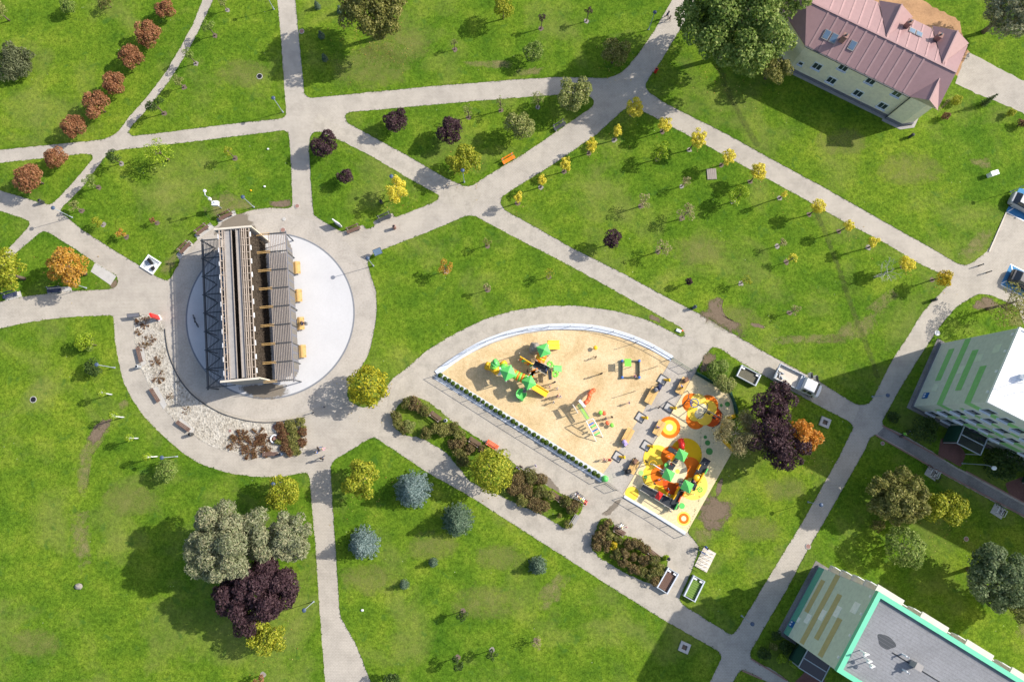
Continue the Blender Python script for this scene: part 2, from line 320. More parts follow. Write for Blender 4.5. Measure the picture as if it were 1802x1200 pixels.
def tag(o, label=None, cat=None, group=None, kind=None):
    if label: o['label'] = label
    if cat: o['category'] = cat
    if group: o['group'] = group
    if kind: o['kind'] = kind
    return o
def thing(name, label, cat, loc=(0, 0, 0), rz=0.0, group=None):
    o = bpy.data.objects.new(name, None); COL.objects.link(o); o.empty_display_size = 0.3
    o.location = loc; o.rotation_euler = (0, 0, rz); return tag(o, label, cat, group)
def dup(root, loc, rz=0.0, label=None, group=None, scale=None):
    def cp(o, parent):
        c = o.copy(); COL.objects.link(c); c.parent = parent
        for ch in o.children: cp(ch, c)
        return c
    r = cp(root, None); r.location = loc; r.rotation_euler = (0, 0, rz)
    if scale: r.scale = (scale,)*3 if not hasattr(scale, '__len__') else scale
    if label: r['label'] = label
    if group: r['group'] = group
    return r
def struct(name, mb, mat, parent=None, smooth=False):
    o = mb.build(name, mat, parent, smooth)
    if parent is None: o['kind'] = 'structure'
    return o
# ------------------------------------------------------------------ ground, lawns, paths
rng = random.Random(7); nrg = np.random.default_rng(11)
def smooth_poly(pts, jit=0.0, step=0.35, rnd=0.5, seed=1, closed=True):
    """corner-cut a traced outline once, resample and roughen it (metres)"""
    pts = [np.array(p, float) for p in pts]; n = len(pts); out = []
    for i in range(n):
        a, b, c = pts[i-1], pts[i], pts[(i+1) % n]
        la = np.linalg.norm(a-b); lc = np.linalg.norm(c-b); r = min(rnd, 0.35*la, 0.35*lc)
        p0 = b+(a-b)/max(la, 1e-6)*r; p1 = b+(c-b)/max(lc, 1e-6)*r
        out += [p0, 0.25*p0+0.5*b+0.25*p1, p1]
    rs = []; rr = random.Random(seed); m = len(out)
    for i in range(m):
        a, b = out[i], out[(i+1) % m]; l = np.linalg.norm(b-a); k = max(1, int(l/step))
        nn = np.array([-(b-a)[1], (b-a)[0]])/max(l, 1e-6)
        for j in range(k): rs.append(a+(b-a)*j/k+nn*rr.gauss(0, jit))
    return [(float(p[0]), float(p[1])) for p in rs]
def pix(poly): return [P(*p) for p in poly]
g = MB(); g.add([(-1600, -1600, -0.03), (1600, -1600, -0.03), (1600, 1600, -0.03), (-1600, 1600, -0.03)], [(0, 1, 2, 3)])
struct('ground', g, 'grass')
pv = MB(); pv.prism(pix([(-330, -230), (2080, -230), (2080, 1430), (-330, 1430)]), -0.02, 0.0, bottom=False); struct('pavement', pv, 'paving')

LAWNS = [
 [(-250, -170), (408, -170), (357, 0), (340, 42), (318, 83), (290, 130), (258, 172), (228, 205), (210, 230), (196, 240), (180, 246), (90, 255), (0, 264), (-250, 289)],
 [(376, 0), (352, 50), (330, 92), (300, 140), (262, 190), (232, 222), (226, 233), (233, 240), (300, 232), (400, 219), (496, 209), (504, 203), (500, 150), (494, 60), (488, 0), (478, -170), (445, -170)],
 [(-105, 299), (0, 287), (147, 271), (162, 272), (164, 279), (130, 320), (100, 352), (88, 361), (76, 358), (0, 335)],
 [(-180, 315), (0, 371), (43, 385), (53, 391), (50, 400), (10, 443), (-70, 525), (-180, 500)],
 [(77, 404), (127, 435), (167, 462), (206, 486), (208, 496), (203, 506), (193, 509), (127, 512), (38, 522), (0, 531), (-100, 548), (-40, 515), (10, 465), (23, 450)],
 [(190, 270), (203, 265), (320, 252), (450, 236), (500, 230), (508, 234), (512, 283), (515, 363), (505, 367), (480, 366), (448, 368), (430, 374), (416, 378), (413, 369), (381, 385), (385, 394), (377, 400), (370, 392), (342, 414), (348, 422), (340, 430), (333, 423), (310, 450), (317, 460), (300, 490), (293, 494), (277, 488), (250, 470), (200, 440), (143, 403), (112, 378), (107, 370), (110, 365), (147, 328), (173, 293)],
 [(520, 0), (528, 87), (536, 167), (546, 173), (650, 163), (750, 153), (900, 141), (980, 136), (1063, 138), (1082, 135), (1100, 123), (1120, 100), (1150, 57), (1183, 0), (1270, -170), (505, -170)],
 [(607, 204), (613, 198), (683, 192), (783, 183), (900, 173), (990, 167), (1035, 168), (1046, 178), (1043, 188), (1007, 213), (913, 277), (883, 294), (829, 328), (817, 328), (783, 313), (733, 283), (667, 247), (611, 216)],
 [(544, 263), (546, 240), (553, 232), (565, 233), (587, 242), (650, 273), (717, 313), (773, 344), (770, 352), (760, 358), (695, 383), (691, 374), (656, 390), (660, 398), (645, 404), (639, 395), (601, 409), (583, 398), (560, 384), (552, 378), (548, 333)],
 [(760, 406), (817, 381), (826, 379), (835, 380), (867, 397), (900, 415), (983, 457), (1067, 503), (1150, 550), (1200, 577), (1206, 588), (1200, 593), (1140, 563), (1083, 547), (1017, 538), (967, 538), (900, 547), (850, 563), (800, 587), (750, 617), (717, 647), (688, 668), (665, 710), (640, 718), (614, 706), (610, 690), (622, 665), (640, 640), (650, 620), (658, 587), (663, 550), (662, 510), (653, 487), (647, 462), (653, 449), (665, 443), (700, 429)],
 [(1097, 193), (1112, 188), (1133, 197), (1163, 213), (1200, 233), (1250, 260), (1317, 297), (1400, 342), (1490, 393), (1567, 433), (1610, 460), (1647, 478), (1670, 489), (1673, 497), (1660, 510), (1623, 550), (1597, 593), (1570, 633), (1547, 680), (1530, 710), (1513, 713), (1500, 708), (1440, 670), (1350, 622), (1300, 593), (1233, 553), (1167, 520), (1100, 483), (1000, 433), (943, 400), (888, 370), (880, 357), (884, 346), (900, 335), (933, 315), (977, 287), (1050, 237)],
 [(1160, 113), (1180, 80), (1205, 40), (1240, -30), (1310, -170), (2060, -170), (2060, 450), (1905, 390), (1793, 328), (1770, 373), (1757, 400), (1737, 443), (1710, 463), (1698, 467), (1683, 463), (1633, 433), (1573, 400), (1450, 330), (1350, 276), (1267, 230), (1200, 197), (1167, 180), (1140, 161), (1135, 150), (1142, 138)],
 [(1722, 516), (1745, 520), (1790, 540), (1802, 575), (2060, 700), (2060, 1020), (1802, 885), (1767, 864), (1680, 820), (1637, 792), (1590, 764), (1555, 749), (1552, 741), (1580, 690), (1617, 630), (1637, 600), (1657, 570), (1683, 540)],
 [(1540, 765), (1590, 793), (1633, 820), (1743, 880), (1802, 910), (2060, 1045), (2060, 1420), (1560, 1330), (1385, 1196), (1360, 1177), (1330, 1165), (1321, 1156), (1320, 1147), (1350, 1095), (1383, 1040), (1410, 987), (1447, 923), (1483, 860), (1517, 800), (1533, 769)],
 [(1280, 1216), (1300, 1182), (1308, 1178), (1333, 1190), (1400, 1228), (1490, 1390), (1190, 1390)],
 [(1253, 610), (1267, 613), (1307, 640), (1393, 688), (1443, 715), (1495, 742), (1502, 751), (1480, 797), (1417, 910), (1350, 1020), (1300, 1103), (1291, 1115), (1283, 1115), (1233, 1083), (1200, 1063), (1195, 1053), (1220, 997), (1232, 960), (1208, 938), (1230, 880), (1235, 720), (1222, 657), (1235, 635)],
 [(582, 827), (583, 817), (590, 808), (607, 798), (648, 773), (657, 769), (664, 772), (703, 798), (750, 830), (827, 873), (900, 920), (983, 973), (1067, 1027), (1167, 1090), (1233, 1127), (1265, 1146), (1270, 1156), (1250, 1198), (1140, 1400), (745, 1400), (653, 1200), (627, 1133), (602, 1090), (598, 1077), (592, 983), (585, 883)],
 [(0, 578), (50, 567), (117, 558), (196, 555), (200, 558), (202, 600), (208, 633), (217, 673), (233, 703), (253, 733), (283, 763), (323, 798), (350, 815), (400, 832), (450, 839), (493, 839), (529, 832), (540, 832), (545, 839), (548, 883), (555, 960), (563, 1083), (572, 1200), (582, 1400), (-250, 1400), (-250, 650)],
]
for i, pl in enumerate(LAWNS):
    mb = MB(); mb.prism(smooth_poly(pix(pl), 0.022, 0.3, 0.7, i), 0.0, 0.03, bottom=False); struct('lawn', mb, 'grass')
# planting beds with their own small lawn inside the playground approach
BEDS = [[(690, 738), (700, 712), (722, 698), (745, 702), (775, 722), (800, 745), (838, 768), (870, 790), (905, 815), (930, 835), (985, 868), (1028, 885), (1022, 900), (998, 934), (960, 908), (888, 876), (828, 848), (786, 796), (742, 770), (705, 765)],
        [(1057, 912), (1072, 912), (1095, 940), (1128, 950), (1150, 975), (1178, 985), (1155, 1032), (1100, 1008), (1046, 975), (1038, 955)]]
for i, pl in enumerate(BEDS):
    mb = MB(); mb.prism(smooth_poly(pix(pl), 0.05, 0.3, 0.7, 50+i), 0.0, 0.035, bottom=False); struct('bed_lawn', mb, 'grass')

def sheet(name, poly, z, mat, jit=0.0, step=0.5, rnd=0.3, seed=3, world=False):
    mb = MB(); mb.prism(smooth_poly(poly if world else pix(poly), jit, step, rnd, seed), z-0.004, z, bottom=False); return struct(name, mb, mat)
# grit surfaced paths round the playground
sheet('path', [(862, 366), (838, 382), (870, 402), (1000, 470), (1160, 556), (1215, 592), (1232, 604), (1255, 609), (1345, 659), (1440, 713), (1500, 746), (1513, 716), (1440, 674), (1345, 624), (1230, 559), (1100, 491), (990, 435), (886, 371)], 0.004, 'grit', 0.04, 0.5, 0.4, 5)
sheet('path', [(690, 690), (715, 651), (750, 616), (800, 586), (850, 562), (900, 546), (967, 537), (1017, 537), (1083, 546), (1140, 562), (1200, 593), (1230, 604), (1256, 611), (1222, 660), (1180, 640), (1130, 614), (1050, 590), (950, 590), (850, 620), (775, 660), (720, 705)], 0.007, 'grit', 0.04, 0.5, 0.4, 55)
sheet('path', [(690, 688), (720, 700), (775, 656), (900, 741), (1060, 841), (1096, 872), (1208, 939), (1236, 965), (1222, 992), (1195, 1050), (1232, 1085), (1291, 1118), (1266, 1148), (1167, 1089), (983, 972), (827, 872), (703, 797), (664, 771), (672, 740)], 0.010, 'grit', 0.04, 0.5, 0.4, 56)
sheet('path', [(600, 224), (650, 240), (733, 284), (815, 330), (850, 340), (822, 378), (760, 345), (690, 302), (600, 246), (565, 232), (545, 226), (560, 200)], 0.004, 'grit', 0.06, 0.5, 0.4, 6)
sheet('entry_path', [(1555, 752), (1590, 767), (1680, 823), (1802, 889), (2050, 1012), (2050, 1040), (1802, 907), (1743, 877), (1633, 817), (1590, 790), (1543, 764)], 0.005, 'cobble', 0.02, 0.6, 0.2, 8)
sheet('entry_path', [(1655, 772), (1680, 770), (1700, 800), (1690, 822), (1650, 800)], 0.036, 'redpave', 0.02, 0.4, 0.2, 9)
sheet('entry_path', [(1768, 850), (1800, 838), (1840, 850), (1815, 890), (1775, 868)], 0.036, 'redpave', 0.02, 0.4, 0.2, 10)
sheet('entry_path', [(1398, 1200), (1425, 1172), (1448, 1186), (1460, 1230), (1420, 1230)], 0.036, 'redpave', 0.02, 0.4, 0.2, 11)
sheet('house_path', [(1680, 148), (1702, 92), (1802, 144), (1960, 225), (1935, 270), (1802, 200)], 0.036, 'paving', 0.05, 0.5, 0.3, 12)
sheet('house_yard', [(1520, -30), (1600, -10), (1690, 38), (1693, 62), (1706, 96), (1690, 140), (1620, 60), (1540, 20)], 0.034, 'dirtroad', 0.08, 0.5, 0.3, 13)
sheet('ring_path', [P(476, 553)[0:2]] if False else [(P(476, 553)[0]+12.7*math.cos(t), P(476, 553)[1]+12.7*math.sin(t)) for t in np.linspace(0, 2*math.pi, 72, endpoint=False)], 0.003, 'ringpave', 0, 1.0, 0.1, 2, True)
dc = P(476, 554)
sheet('ring_kerb', [(dc[0]+10.25*math.cos(t), dc[1]+10.25*math.sin(t)) for t in np.linspace(0, 2*math.pi, 96, endpoint=False)], 0.03, 'kerbdark', 0, 1.0, 0.1, 2, True)
sheet('plaza_disc', [(dc[0]+10.05*math.cos(t), dc[1]+10.05*math.sin(t)) for t in np.linspace(0, 2*math.pi, 96, endpoint=False)], 0.036, 'disc', 0, 1.0, 0.1, 2, True)
GRAVEL = [(240, 554), (235, 558), (237, 603), (243, 612), (254, 612), (258, 640), (247, 647), (259, 672), (265, 684), (277, 680), (295, 713), (290, 722), (310, 743), (318, 735), (343, 755), (343, 767), (360, 779), (387, 791), (420, 799), (460, 804), (462, 793), (490, 792), (494, 803), (513, 802), (540, 791), (541, 780), (537, 735), (507, 741), (480, 745), (453, 745), (413, 737), (387, 728), (360, 712), (340, 699), (316, 670), (300, 637), (292, 612), (289, 579), (286, 570), (280, 561), (257, 553)]
sheet('gravel_bed', GRAVEL, 0.03, 'pebble', 0.03, 0.4, 0.25, 21)


def patch(name, poly, mat, z=0.034, depth=0.9, seed=4):
    """worn patch: concentric rings so the material can fade out towards a ragged edge"""
    b = np.array(smooth_poly(pix(poly), 0.06, 0.4, 0.5, seed)); c = b.mean(0); n = len(b)
    vs = []; at = []; fs = []
    for j, k in enumerate((1.25, 1.0, 0.8, 0.5)):
        for p in b: q = c+(p-c)*k; vs.append((q[0], q[1], z)); at.append((0.0, 0.10, 0.24, 0.34)[j])
    vs.append((c[0], c[1], z)); at.append(0.36)
    for j in range(3):
        for i in range(n): fs.append((j*n+i, j*n+(i+1) % n, (j+1)*n+(i+1) % n, (j+1)*n+i))
    for i in range(n): fs.append((3*n+i, 3*n+(i+1) % n, 4*n))
    me = bpy.data.meshes.new(name); me.from_pydata(vs, [], fs); me.materials.append(MATS[mat])
    me.attributes.new('edge', 'FLOAT', 'POINT').data.foreach_set('value', at)
    if me.polygons[0].normal.z < 0: me.flip_normals()
    o = bpy.data.objects.new(name, me); COL.objects.link(o); o['kind'] = 'structure'; return o
def ribbon(name, line, w, mat, z=0.035):
    pts = [np.array(P(*p)) for p in line]; dn = []
    for a, b in zip(pts[:-1], pts[1:]):
        k = max(2, int(np.linalg.norm(b-a)/0.6)); dn += [a+(b-a)*i/k for i in range(k)]
    dn.append(pts[-1]); dn = np.array(dn)
    for _ in range(8): dn[1:-1] = (dn[:-2]+2*dn[1:-1]+dn[2:])/4
    vs = []; at = []; fs = []
    for i, p in enumerate(dn):
        t = dn[min(i+1, len(dn)-1)]-dn[max(i-1, 0)]; nn = np.array([-t[1], t[0]])/np.linalg.norm(t)
        for k, s in enumerate((-1, -0.4, 0.4, 1)): q = p+nn*w*s; vs.append((q[0], q[1], z)); at.append((0.0, 0.3, 0.3, 0.0)[k])
    for i in range(len(dn)-1):
        for k in range(3): fs.append((i*4+k, (i+1)*4+k, (i+1)*4+k+1, i*4+k+1))
    me = bpy.data.meshes.new(name); me.from_pydata(vs, [], fs); me.materials.append(MATS[mat])
    me.attributes.new('edge', 'FLOAT', 'POINT').data.foreach_set('value', at)
    if me.polygons[0].normal.z < 0: me.flip_normals()
    o = bpy.data.objects.new(name, me); COL.objects.link(o); o['kind'] = 'structure'; return o
patch('bare_soil', [(1230, 556), (1248, 524), (1252, 530), (1262, 522), (1272, 520), (1270, 545), (1285, 565), (1305, 570), (1310, 592), (1290, 590), (1255, 570)], 'soil_patch', seed=1)
patch('bare_soil', [(1318, 567), (1345, 572), (1348, 580), (1320, 574)], 'soil_patch', seed=2)
patch('bare_soil', [(1228, 885), (1240, 872), (1262, 872), (1294, 888), (1284, 918), (1262, 940), (1240, 935), (1226, 912)], 'soil_patch', seed=3)
patch('bare_soil', [(1262, 850), (1272, 835), (1270, 870), (1258, 880)], 'soil_patch', seed=4)
patch('bare_soil', [(1215, 925), (1245, 925), (1260, 940), (1240, 965), (1222, 960)], 'dry_patch', seed=5)
patch('bare_soil', [(1141, 553), (1147, 553), (1163, 560), (1164, 570), (1142, 562)], 'soil_patch', seed=6)
patch('bare_soil', [(1235, 620), (1262, 622), (1260, 650), (1232, 660)], 'soil_patch', seed=7)
patch('bare_soil', [(130, 820), (150, 770), (170, 742), (200, 730), (198, 750), (168, 790), (155, 850), (150, 890), (135, 880)], 'dry_patch', seed=8)
patch('bare_soil', [(150, 770), (172, 742), (198, 732), (195, 748), (165, 785)], 'soil_patch', 0.038, seed=81)
patch('bare_soil', [(120, 900), (160, 890), (165, 1000), (140, 1010), (125, 960)], 'dry_patch', seed=9)
patch('bare_soil', [(200, 712), (225, 700), (232, 712), (215, 722)], 'dry_patch', seed=10)
patch('bare_soil', [(360, 350), (395, 330), (440, 350), (470, 365), (420, 372), (380, 390), (350, 380)], 'dry_patch', seed=11)
patch('bare_soil', [(290, 450), (318, 440), (312, 470), (296, 490), (278, 486)], 'dry_patch', seed=12)
patch('bare_soil', [(475, 355), (512, 350), (514, 364), (480, 366)], 'soil_patch', seed=13)
patch('bare_soil', [(812, 108), (870, 106), (920, 108), (900, 122), (820, 120)], 'dry_patch', seed=14)
patch('bare_soil', [(905, 122), (960, 118), (955, 132), (900, 136)], 'dry_patch', seed=15)
patch('bare_soil', [(1690, 440), (1730, 400), (1752, 395), (1735, 440), (1705, 462), (1680, 455)], 'dry_patch', seed=16)
patch('bare_soil', [(1700, 280), (1740, 275), (1750, 300), (1715, 295)], 'dry_patch', seed=17)
patch('bare_soil', [(940, 1045), (985, 1000), (1010, 1010), (985, 1060), (950, 1080)], 'dry_patch', seed=18)
patch('bare_soil', [(1440, 600), (1500, 560), (1560, 540), (1540, 590), (1470, 610)], 'dry_patch', seed=19)
patch('bare_soil', [(1355, 590), (1490, 585), (1500, 605), (1360, 608)], 'dry_patch', seed=20)
patch('bare_soil', [(1520, 540), (1575, 500), (1590, 520), (1540, 560)], 'dry_patch', seed=22)
patch('bare_soil', [(1720, 525), (1745, 520), (1760, 540), (1730, 545), (1705, 545)], 'soil_patch', seed=23)
patch('bare_soil', [(1770, 555), (1802, 550), (1800, 580), (1775, 575)], 'dry_patch', seed=24)
patch('bare_soil', [(1665, 175), (1690, 160), (1640, 210)], 'dry_patch', seed=25)
patch('bare_soil', [(192, 503), (208, 490), (210, 500), (200, 510)], 'soil_patch', seed=26)
patch('bare_soil', [(1780, 1120), (1802, 1060), (1860, 1080), (1830, 1150)], 'dry_patch', seed=27)
for i, (x, y, r) in enumerate([(760, 960, 40), (650, 1020, 45), (850, 1060, 50), (880, 980, 38), (1150, 1010, 26), (650, 120, 60), (700, 80, 50), (430, 130, 40), (1230, 440, 45), (1290, 560, 40), (1380, 860, 35), (1330, 930, 40), (60, 1130, 40), (230, 880, 45), (1480, 250, 40), (1600, 300, 50)]):
    patch('bare_soil', [(x+r*math.cos(t)*1.3, y+r*math.sin(t)*0.7) for t in np.linspace(0, 6.28, 12, endpoint=False)], 'pale_patch', 0.0335, seed=60+i)
patch('wet_ground', [(392, 385), (400, 380), (432, 376), (440, 392), (444, 408), (380, 412)], 'wet_patch', 0.012, seed=30)
patch('wet_ground', [(426, 680), (500, 676), (508, 690), (470, 702), (440, 696)], 'wet_patch', 0.044, seed=31)
patch('wet_ground', [(955, 838), (975, 845), (985, 868), (970, 866)], 'wet_patch', 0.012, seed=33)
patch('wet_ground', [(1060, 905), (1085, 880), (1095, 878), (1075, 905)], 'wet_patch', 0.012, seed=34)
ribbon('worn_trail', [(1262, 110), (1282, 165), (1302, 205), (1320, 235), (1334, 258)], 0.55, 'trail_patch')
ribbon('worn_trail', [(1436, 372), (1452, 410), (1468, 450), (1482, 490), (1494, 530), (1512, 575), (1530, 620), (1545, 665)], 0.5, 'trail_patch')
# ---- playground grounds
SAND = [(775, 656), (820, 626), (870, 603), (920, 588), (975, 581), (1030, 582), (1085, 592), (1135, 612), (1180, 634), (1165, 660), (1146, 700), (1110, 760), (1085, 800), (1058, 838), (980, 786), (900, 737), (830, 694)]
sheet('sand', SAND, 0.03, 'sand', 0.02, 0.5, 0.3, 40)
sheet('play_pavement', [(1180, 634), (1218, 655), (1095, 868), (1058, 838), (1110, 760), (1146, 700)], 0.02, 'ringpave', 0, 0.5, 0.1, 41)
RUB = [(1222, 658), (1283, 693), (1289, 708), (1293, 731), (1280, 737), (1271, 748), (1269, 762), (1273, 775), (1290, 792), (1245, 872), (1208, 938), (1096, 870), (1150, 780)]
rubber = sheet('rubber_surface', RUB, 0.046, 'rubber', 0, 0.5, 0.15, 42)
def disc_print(px, py, r, mat, z):
    c = P(px, py); k = ppm(px, py)
    mb = MB(); mb.prism([(c[0]+r*k*math.cos(t), c[1]+r*k*math.sin(t)) for t in np.linspace(0, 2*math.pi, 40, endpoint=False)], 0.044, z, bottom=False)
    return mb.build('printed_circle', mat, rubber)
M('prt_orange', (0.78, 0.17, 0.008), .85, .08); M('prt_red', (0.62, 0.085, 0.008), .85, .08); M('prt_yellow', (0.90, 0.60, 0.06), .85, .08); M('prt_deep', (0.82, 0.48, 0.006), .85, .08)
M('prt_lemon', (0.86, 0.63, 0.12), .85, .08); M('prt_cream', (0.78, 0.66, 0.42), .85, .08); M('prt_green', (0.085, 0.26, 0.06), .85, .08); M('prt_lgreen', (0.38, 0.60, 0.20), .85, .08)
zz = 0.050
for (x, y, r, m) in [(1246, 713, 18, 'prt_orange'), (1217, 709, 17, 'prt_orange'), (1253, 733, 18, 'prt_red'), (1224, 738, 17, 'prt_orange'), (1229, 707, 14, 'prt_lemon'), (1246, 719, 15, 'prt_yellow'), (1223, 727, 14, 'prt_yellow'), (1239, 734, 14, 'prt_yellow'), (1236, 719, 9, 'prt_cream'), (1230, 729, 8, 'prt_cream'),
    (1178, 752, 19, 'prt_orange'), (1178, 752, 13, 'prt_yellow'), (1178, 752, 6, 'prt_cream'), (1203, 912, 12, 'prt_lemon'), (1203, 912, 9, 'prt_orange'), (1203, 912, 4.5, 'prt_cream'),
    (1280, 711, 4.5, 'prt_green'), (1269, 713, 2.8, 'prt_green'), (1241, 769, 3, 'prt_green'), (1245, 779, 4.6, 'prt_green'), (1248, 794, 6, 'prt_green'), (1136, 839, 3.4, 'prt_green'), (1128, 832, 4.5, 'prt_lgreen'),
    (1207, 799, 28, 'prt_deep'), (1156, 807, 24, 'prt_yellow'), (1219, 853, 26, 'prt_lemon'), (1152, 838, 22, 'prt_yellow'), (1176, 868, 20, 'prt_deep'), (1112, 868, 12, 'prt_yellow'),
    (1181, 803, 18, 'prt_orange'), (1214, 822, 18, 'prt_orange'), (1163, 836, 18, 'prt_orange'), (1186, 850, 20, 'prt_red'), (1190, 826, 25, 'prt_orange'), (1188, 828, 21, 'prt_cream'), (1192, 829, 4, 'prt_lemon')]:
    zz = 0.050 if (x, y, r) in ((1178, 752, 19), (1203, 912, 12), (1280, 711, 4.5), (1207, 799, 28)) else zz+0.003
    disc_print(x, y, r, m, zz)
mb = MB()
arc = [P3(1293, 731), P3(1280, 737), P3(1271, 748), P3(1269, 762), P3(1273, 775), P3(1290, 792)]
for a, b in zip(arc[:-1], arc[1:]): mb.beam((a[0], a[1], 0.1), (b[0], b[1], 0.1), 0.42, 0.16)
struct('rubber_kerb', mb, 'yellowp')
# white kerb band round the sand
def band(name, line, w, z, mat, off=0.0):
    pts = [np.array(P(*p)) for p in line]; dn = []
    for a, b in zip(pts[:-1], pts[1:]):
        k = max(2, int(np.linalg.norm(b-a)/0.7)); dn += [a+(b-a)*i/k for i in range(k)]
    dn.append(pts[-1]); dn = np.array(dn)
    for _ in range(3): dn[1:-1] = (dn[:-2]+2*dn[1:-1]+dn[2:])/4
    l = []; r = []
    for i, p in enumerate(dn):
        t = dn[min(i+1, len(dn)-1)]-dn[max(i-1, 0)]; nn = np.array([-t[1], t[0]])/np.linalg.norm(t)
        l.append(tuple(p+nn*(off+w/2))); r.append(tuple(p+nn*(off-w/2)))
    mb = MB()
    for i in range(len(l)-1): mb.prism([l[i], l[i+1], r[i+1], r[i]], 0.0, z, bottom=False)
    return struct(name, mb, mat), dn
band('bed_edging', [(537, 734), (507, 740), (480, 744), (453, 744), (413, 736), (387, 727), (360, 711), (340, 698), (316, 669), (301, 637), (293, 612), (290, 579)], .09, .1, 'darkmetal')
KTOP = [(768, 657), (800, 632), (850, 603), (900, 585), (950, 576), (1000, 574), (1050, 577), (1100, 590), (1140, 606), (1182, 631)]
_, ktop = band('kerb_band', KTOP, 0.72, 0.10, 'kerbwhite')
KSW = [(768, 660), (830, 698), (900, 742), (980, 792), (1060, 842)]
_, ksw = band('kerb_band', KSW, 1.05, 0.06, 'kerbwhite')
_, ksw2 = band('kerb_band', [(1098, 873), (1150, 904), (1206, 938)], 0.36, 0.09, 'kerbwhite')
# ------------------------------------------------------------------ vegetation
def leaf_mesh(name, pos, nrm, size, mat, seed, asp=0.62, curl=True):
    r = np.random.default_rng(seed); n = len(pos)
    nrm = nrm/np.maximum(np.linalg.norm(nrm, axis=1, keepdims=True), 1e-6)
    t = np.cross(nrm, r.normal(size=(n, 3))); t /= np.maximum(np.linalg.norm(t, axis=1, keepdims=True), 1e-6); b = np.cross(nrm, t)
    s = (size*r.uniform(0.6, 1.3, n))[:, None]
    v = np.stack([pos+t*s, pos+b*s*asp+nrm*s*0.15, pos-t*s, pos-b*s*asp+nrm*s*0.15], 1).reshape(-1, 3)
    me = bpy.data.meshes.new(name); me.vertices.add(4*n); me.vertices.foreach_set('co', v.ravel())
    me.loops.add(4*n); me.loops.foreach_set('vertex_index', np.arange(4*n, dtype=np.int32))
    me.polygons.add(n); me.polygons.foreach_set('loop_start', np.arange(0, 4*n, 4, dtype=np.int32)); me.polygons.foreach_set('loop_total', np.full(n, 4, dtype=np.int32))
    me.materials.append(MATS[mat]); me.update(calc_edges=True); return me
def on_blobs(blobs, n, r, shell=0.75, zlow=-0.6, out=0.7, up=0.25):
    """points and normals scattered through the outer part of a set of lumps (cx,cy,cz,rx,rz)"""
    B = np.array(blobs); w = B[:, 3]**2; idx = r.choice(len(B), size=int(n*1.5), p=w/w.sum())
    d = r.normal(size=(len(idx), 3)); d /= np.linalg.norm(d, axis=1, keepdims=True)
    low = d[:, 2] < zlow; d[low, 2] *= -1
    k = shell+(1-shell)*r.uniform(0, 1, len(idx))**0.6 + r.normal(0, 0.05, len(idx))
    sc_ = np.stack([B[idx, 3], B[idx, 3], B[idx, 4]], 1); pos = B[idx, :3]+d*sc_*k[:, None]
    ins = np.zeros(len(idx), int)
    for q in B:
        e = (pos-q[:3])/np.array([q[3], q[3], q[4]]); ins += ((e**2).sum(1) < 0.42)
    keep = (ins == 0) | (r.uniform(size=len(idx)) < 0.12)
    pos = pos[keep][:n]; d = d[keep][:n]
    nrm = d*out+r.normal(size=d.shape)*0.55; nrm[:, 2] += up
    return pos, nrm
def lumps(rad, h0, h1, k, r, spread=0.62, bl=0.42, core=True, flat=1.0):
    hz = (h1-h0)/2; cz = (h0+h1)/2; out = []
    if core: out.append((0, 0, cz, rad*0.62, hz*0.66))
    for i in range(k):
        a = 2*math.pi*(i+r.uniform(-.35, .35))/k*1.618*2; d = r.normal(size=3); d /= np.linalg.norm(d); d[2] = d[2]*0.75+0.12
        rr = r.uniform(0.75, 1.1)*spread; b = bl*r.uniform(0.7, 1.25)
        out.append((d[0]*rad*rr*1.15, d[1]*rad*rr*1.15, cz+d[2]*hz*rr, rad*b, min(hz, rad)*b*1.05*flat))
    return out
def trunk_mesh(h, r0, targets, mat, seed, lean=(0, 0), limbs=9, thin=0.3):
    rr = random.Random(seed); mb = MB(); top = Vector((lean[0], lean[1], h))
    mid = Vector((lean[0]*0.4+rr.uniform(-.05, .05)*h*.3, lean[1]*0.4+rr.uniform(-.05, .05)*h*.3, h*0.55))
    mb.tube([(0, 0, 0), (0, 0, 0.15*h), mid, top], [r0*1.35, r0, r0*0.7, r0*0.18], 7)
    for t in targets[:limbs]:
        s = Vector((0, 0, 0)).lerp(top, rr.uniform(0.35, 0.75)); s = Vector((mid.x*s.z/max(mid.z, .01)*.6, mid.y*s.z/max(mid.z, .01)*.6, s.z)); e = Vector(t[:3])
        m_ = s.lerp(e, 0.5)+Vector((0, 0, 0.06*h)); mb.tube([s, m_, e], [r0*0.5*(1-thin*.5), r0*0.28, r0*0.07], 5, cap=False)
    return mb.mesh('trunk', mat, True)
def put(name, me, parent):
    o = bpy.data.objects.new(name, me); COL.objects.link(o); o.parent = parent; return o
SEED = [100]
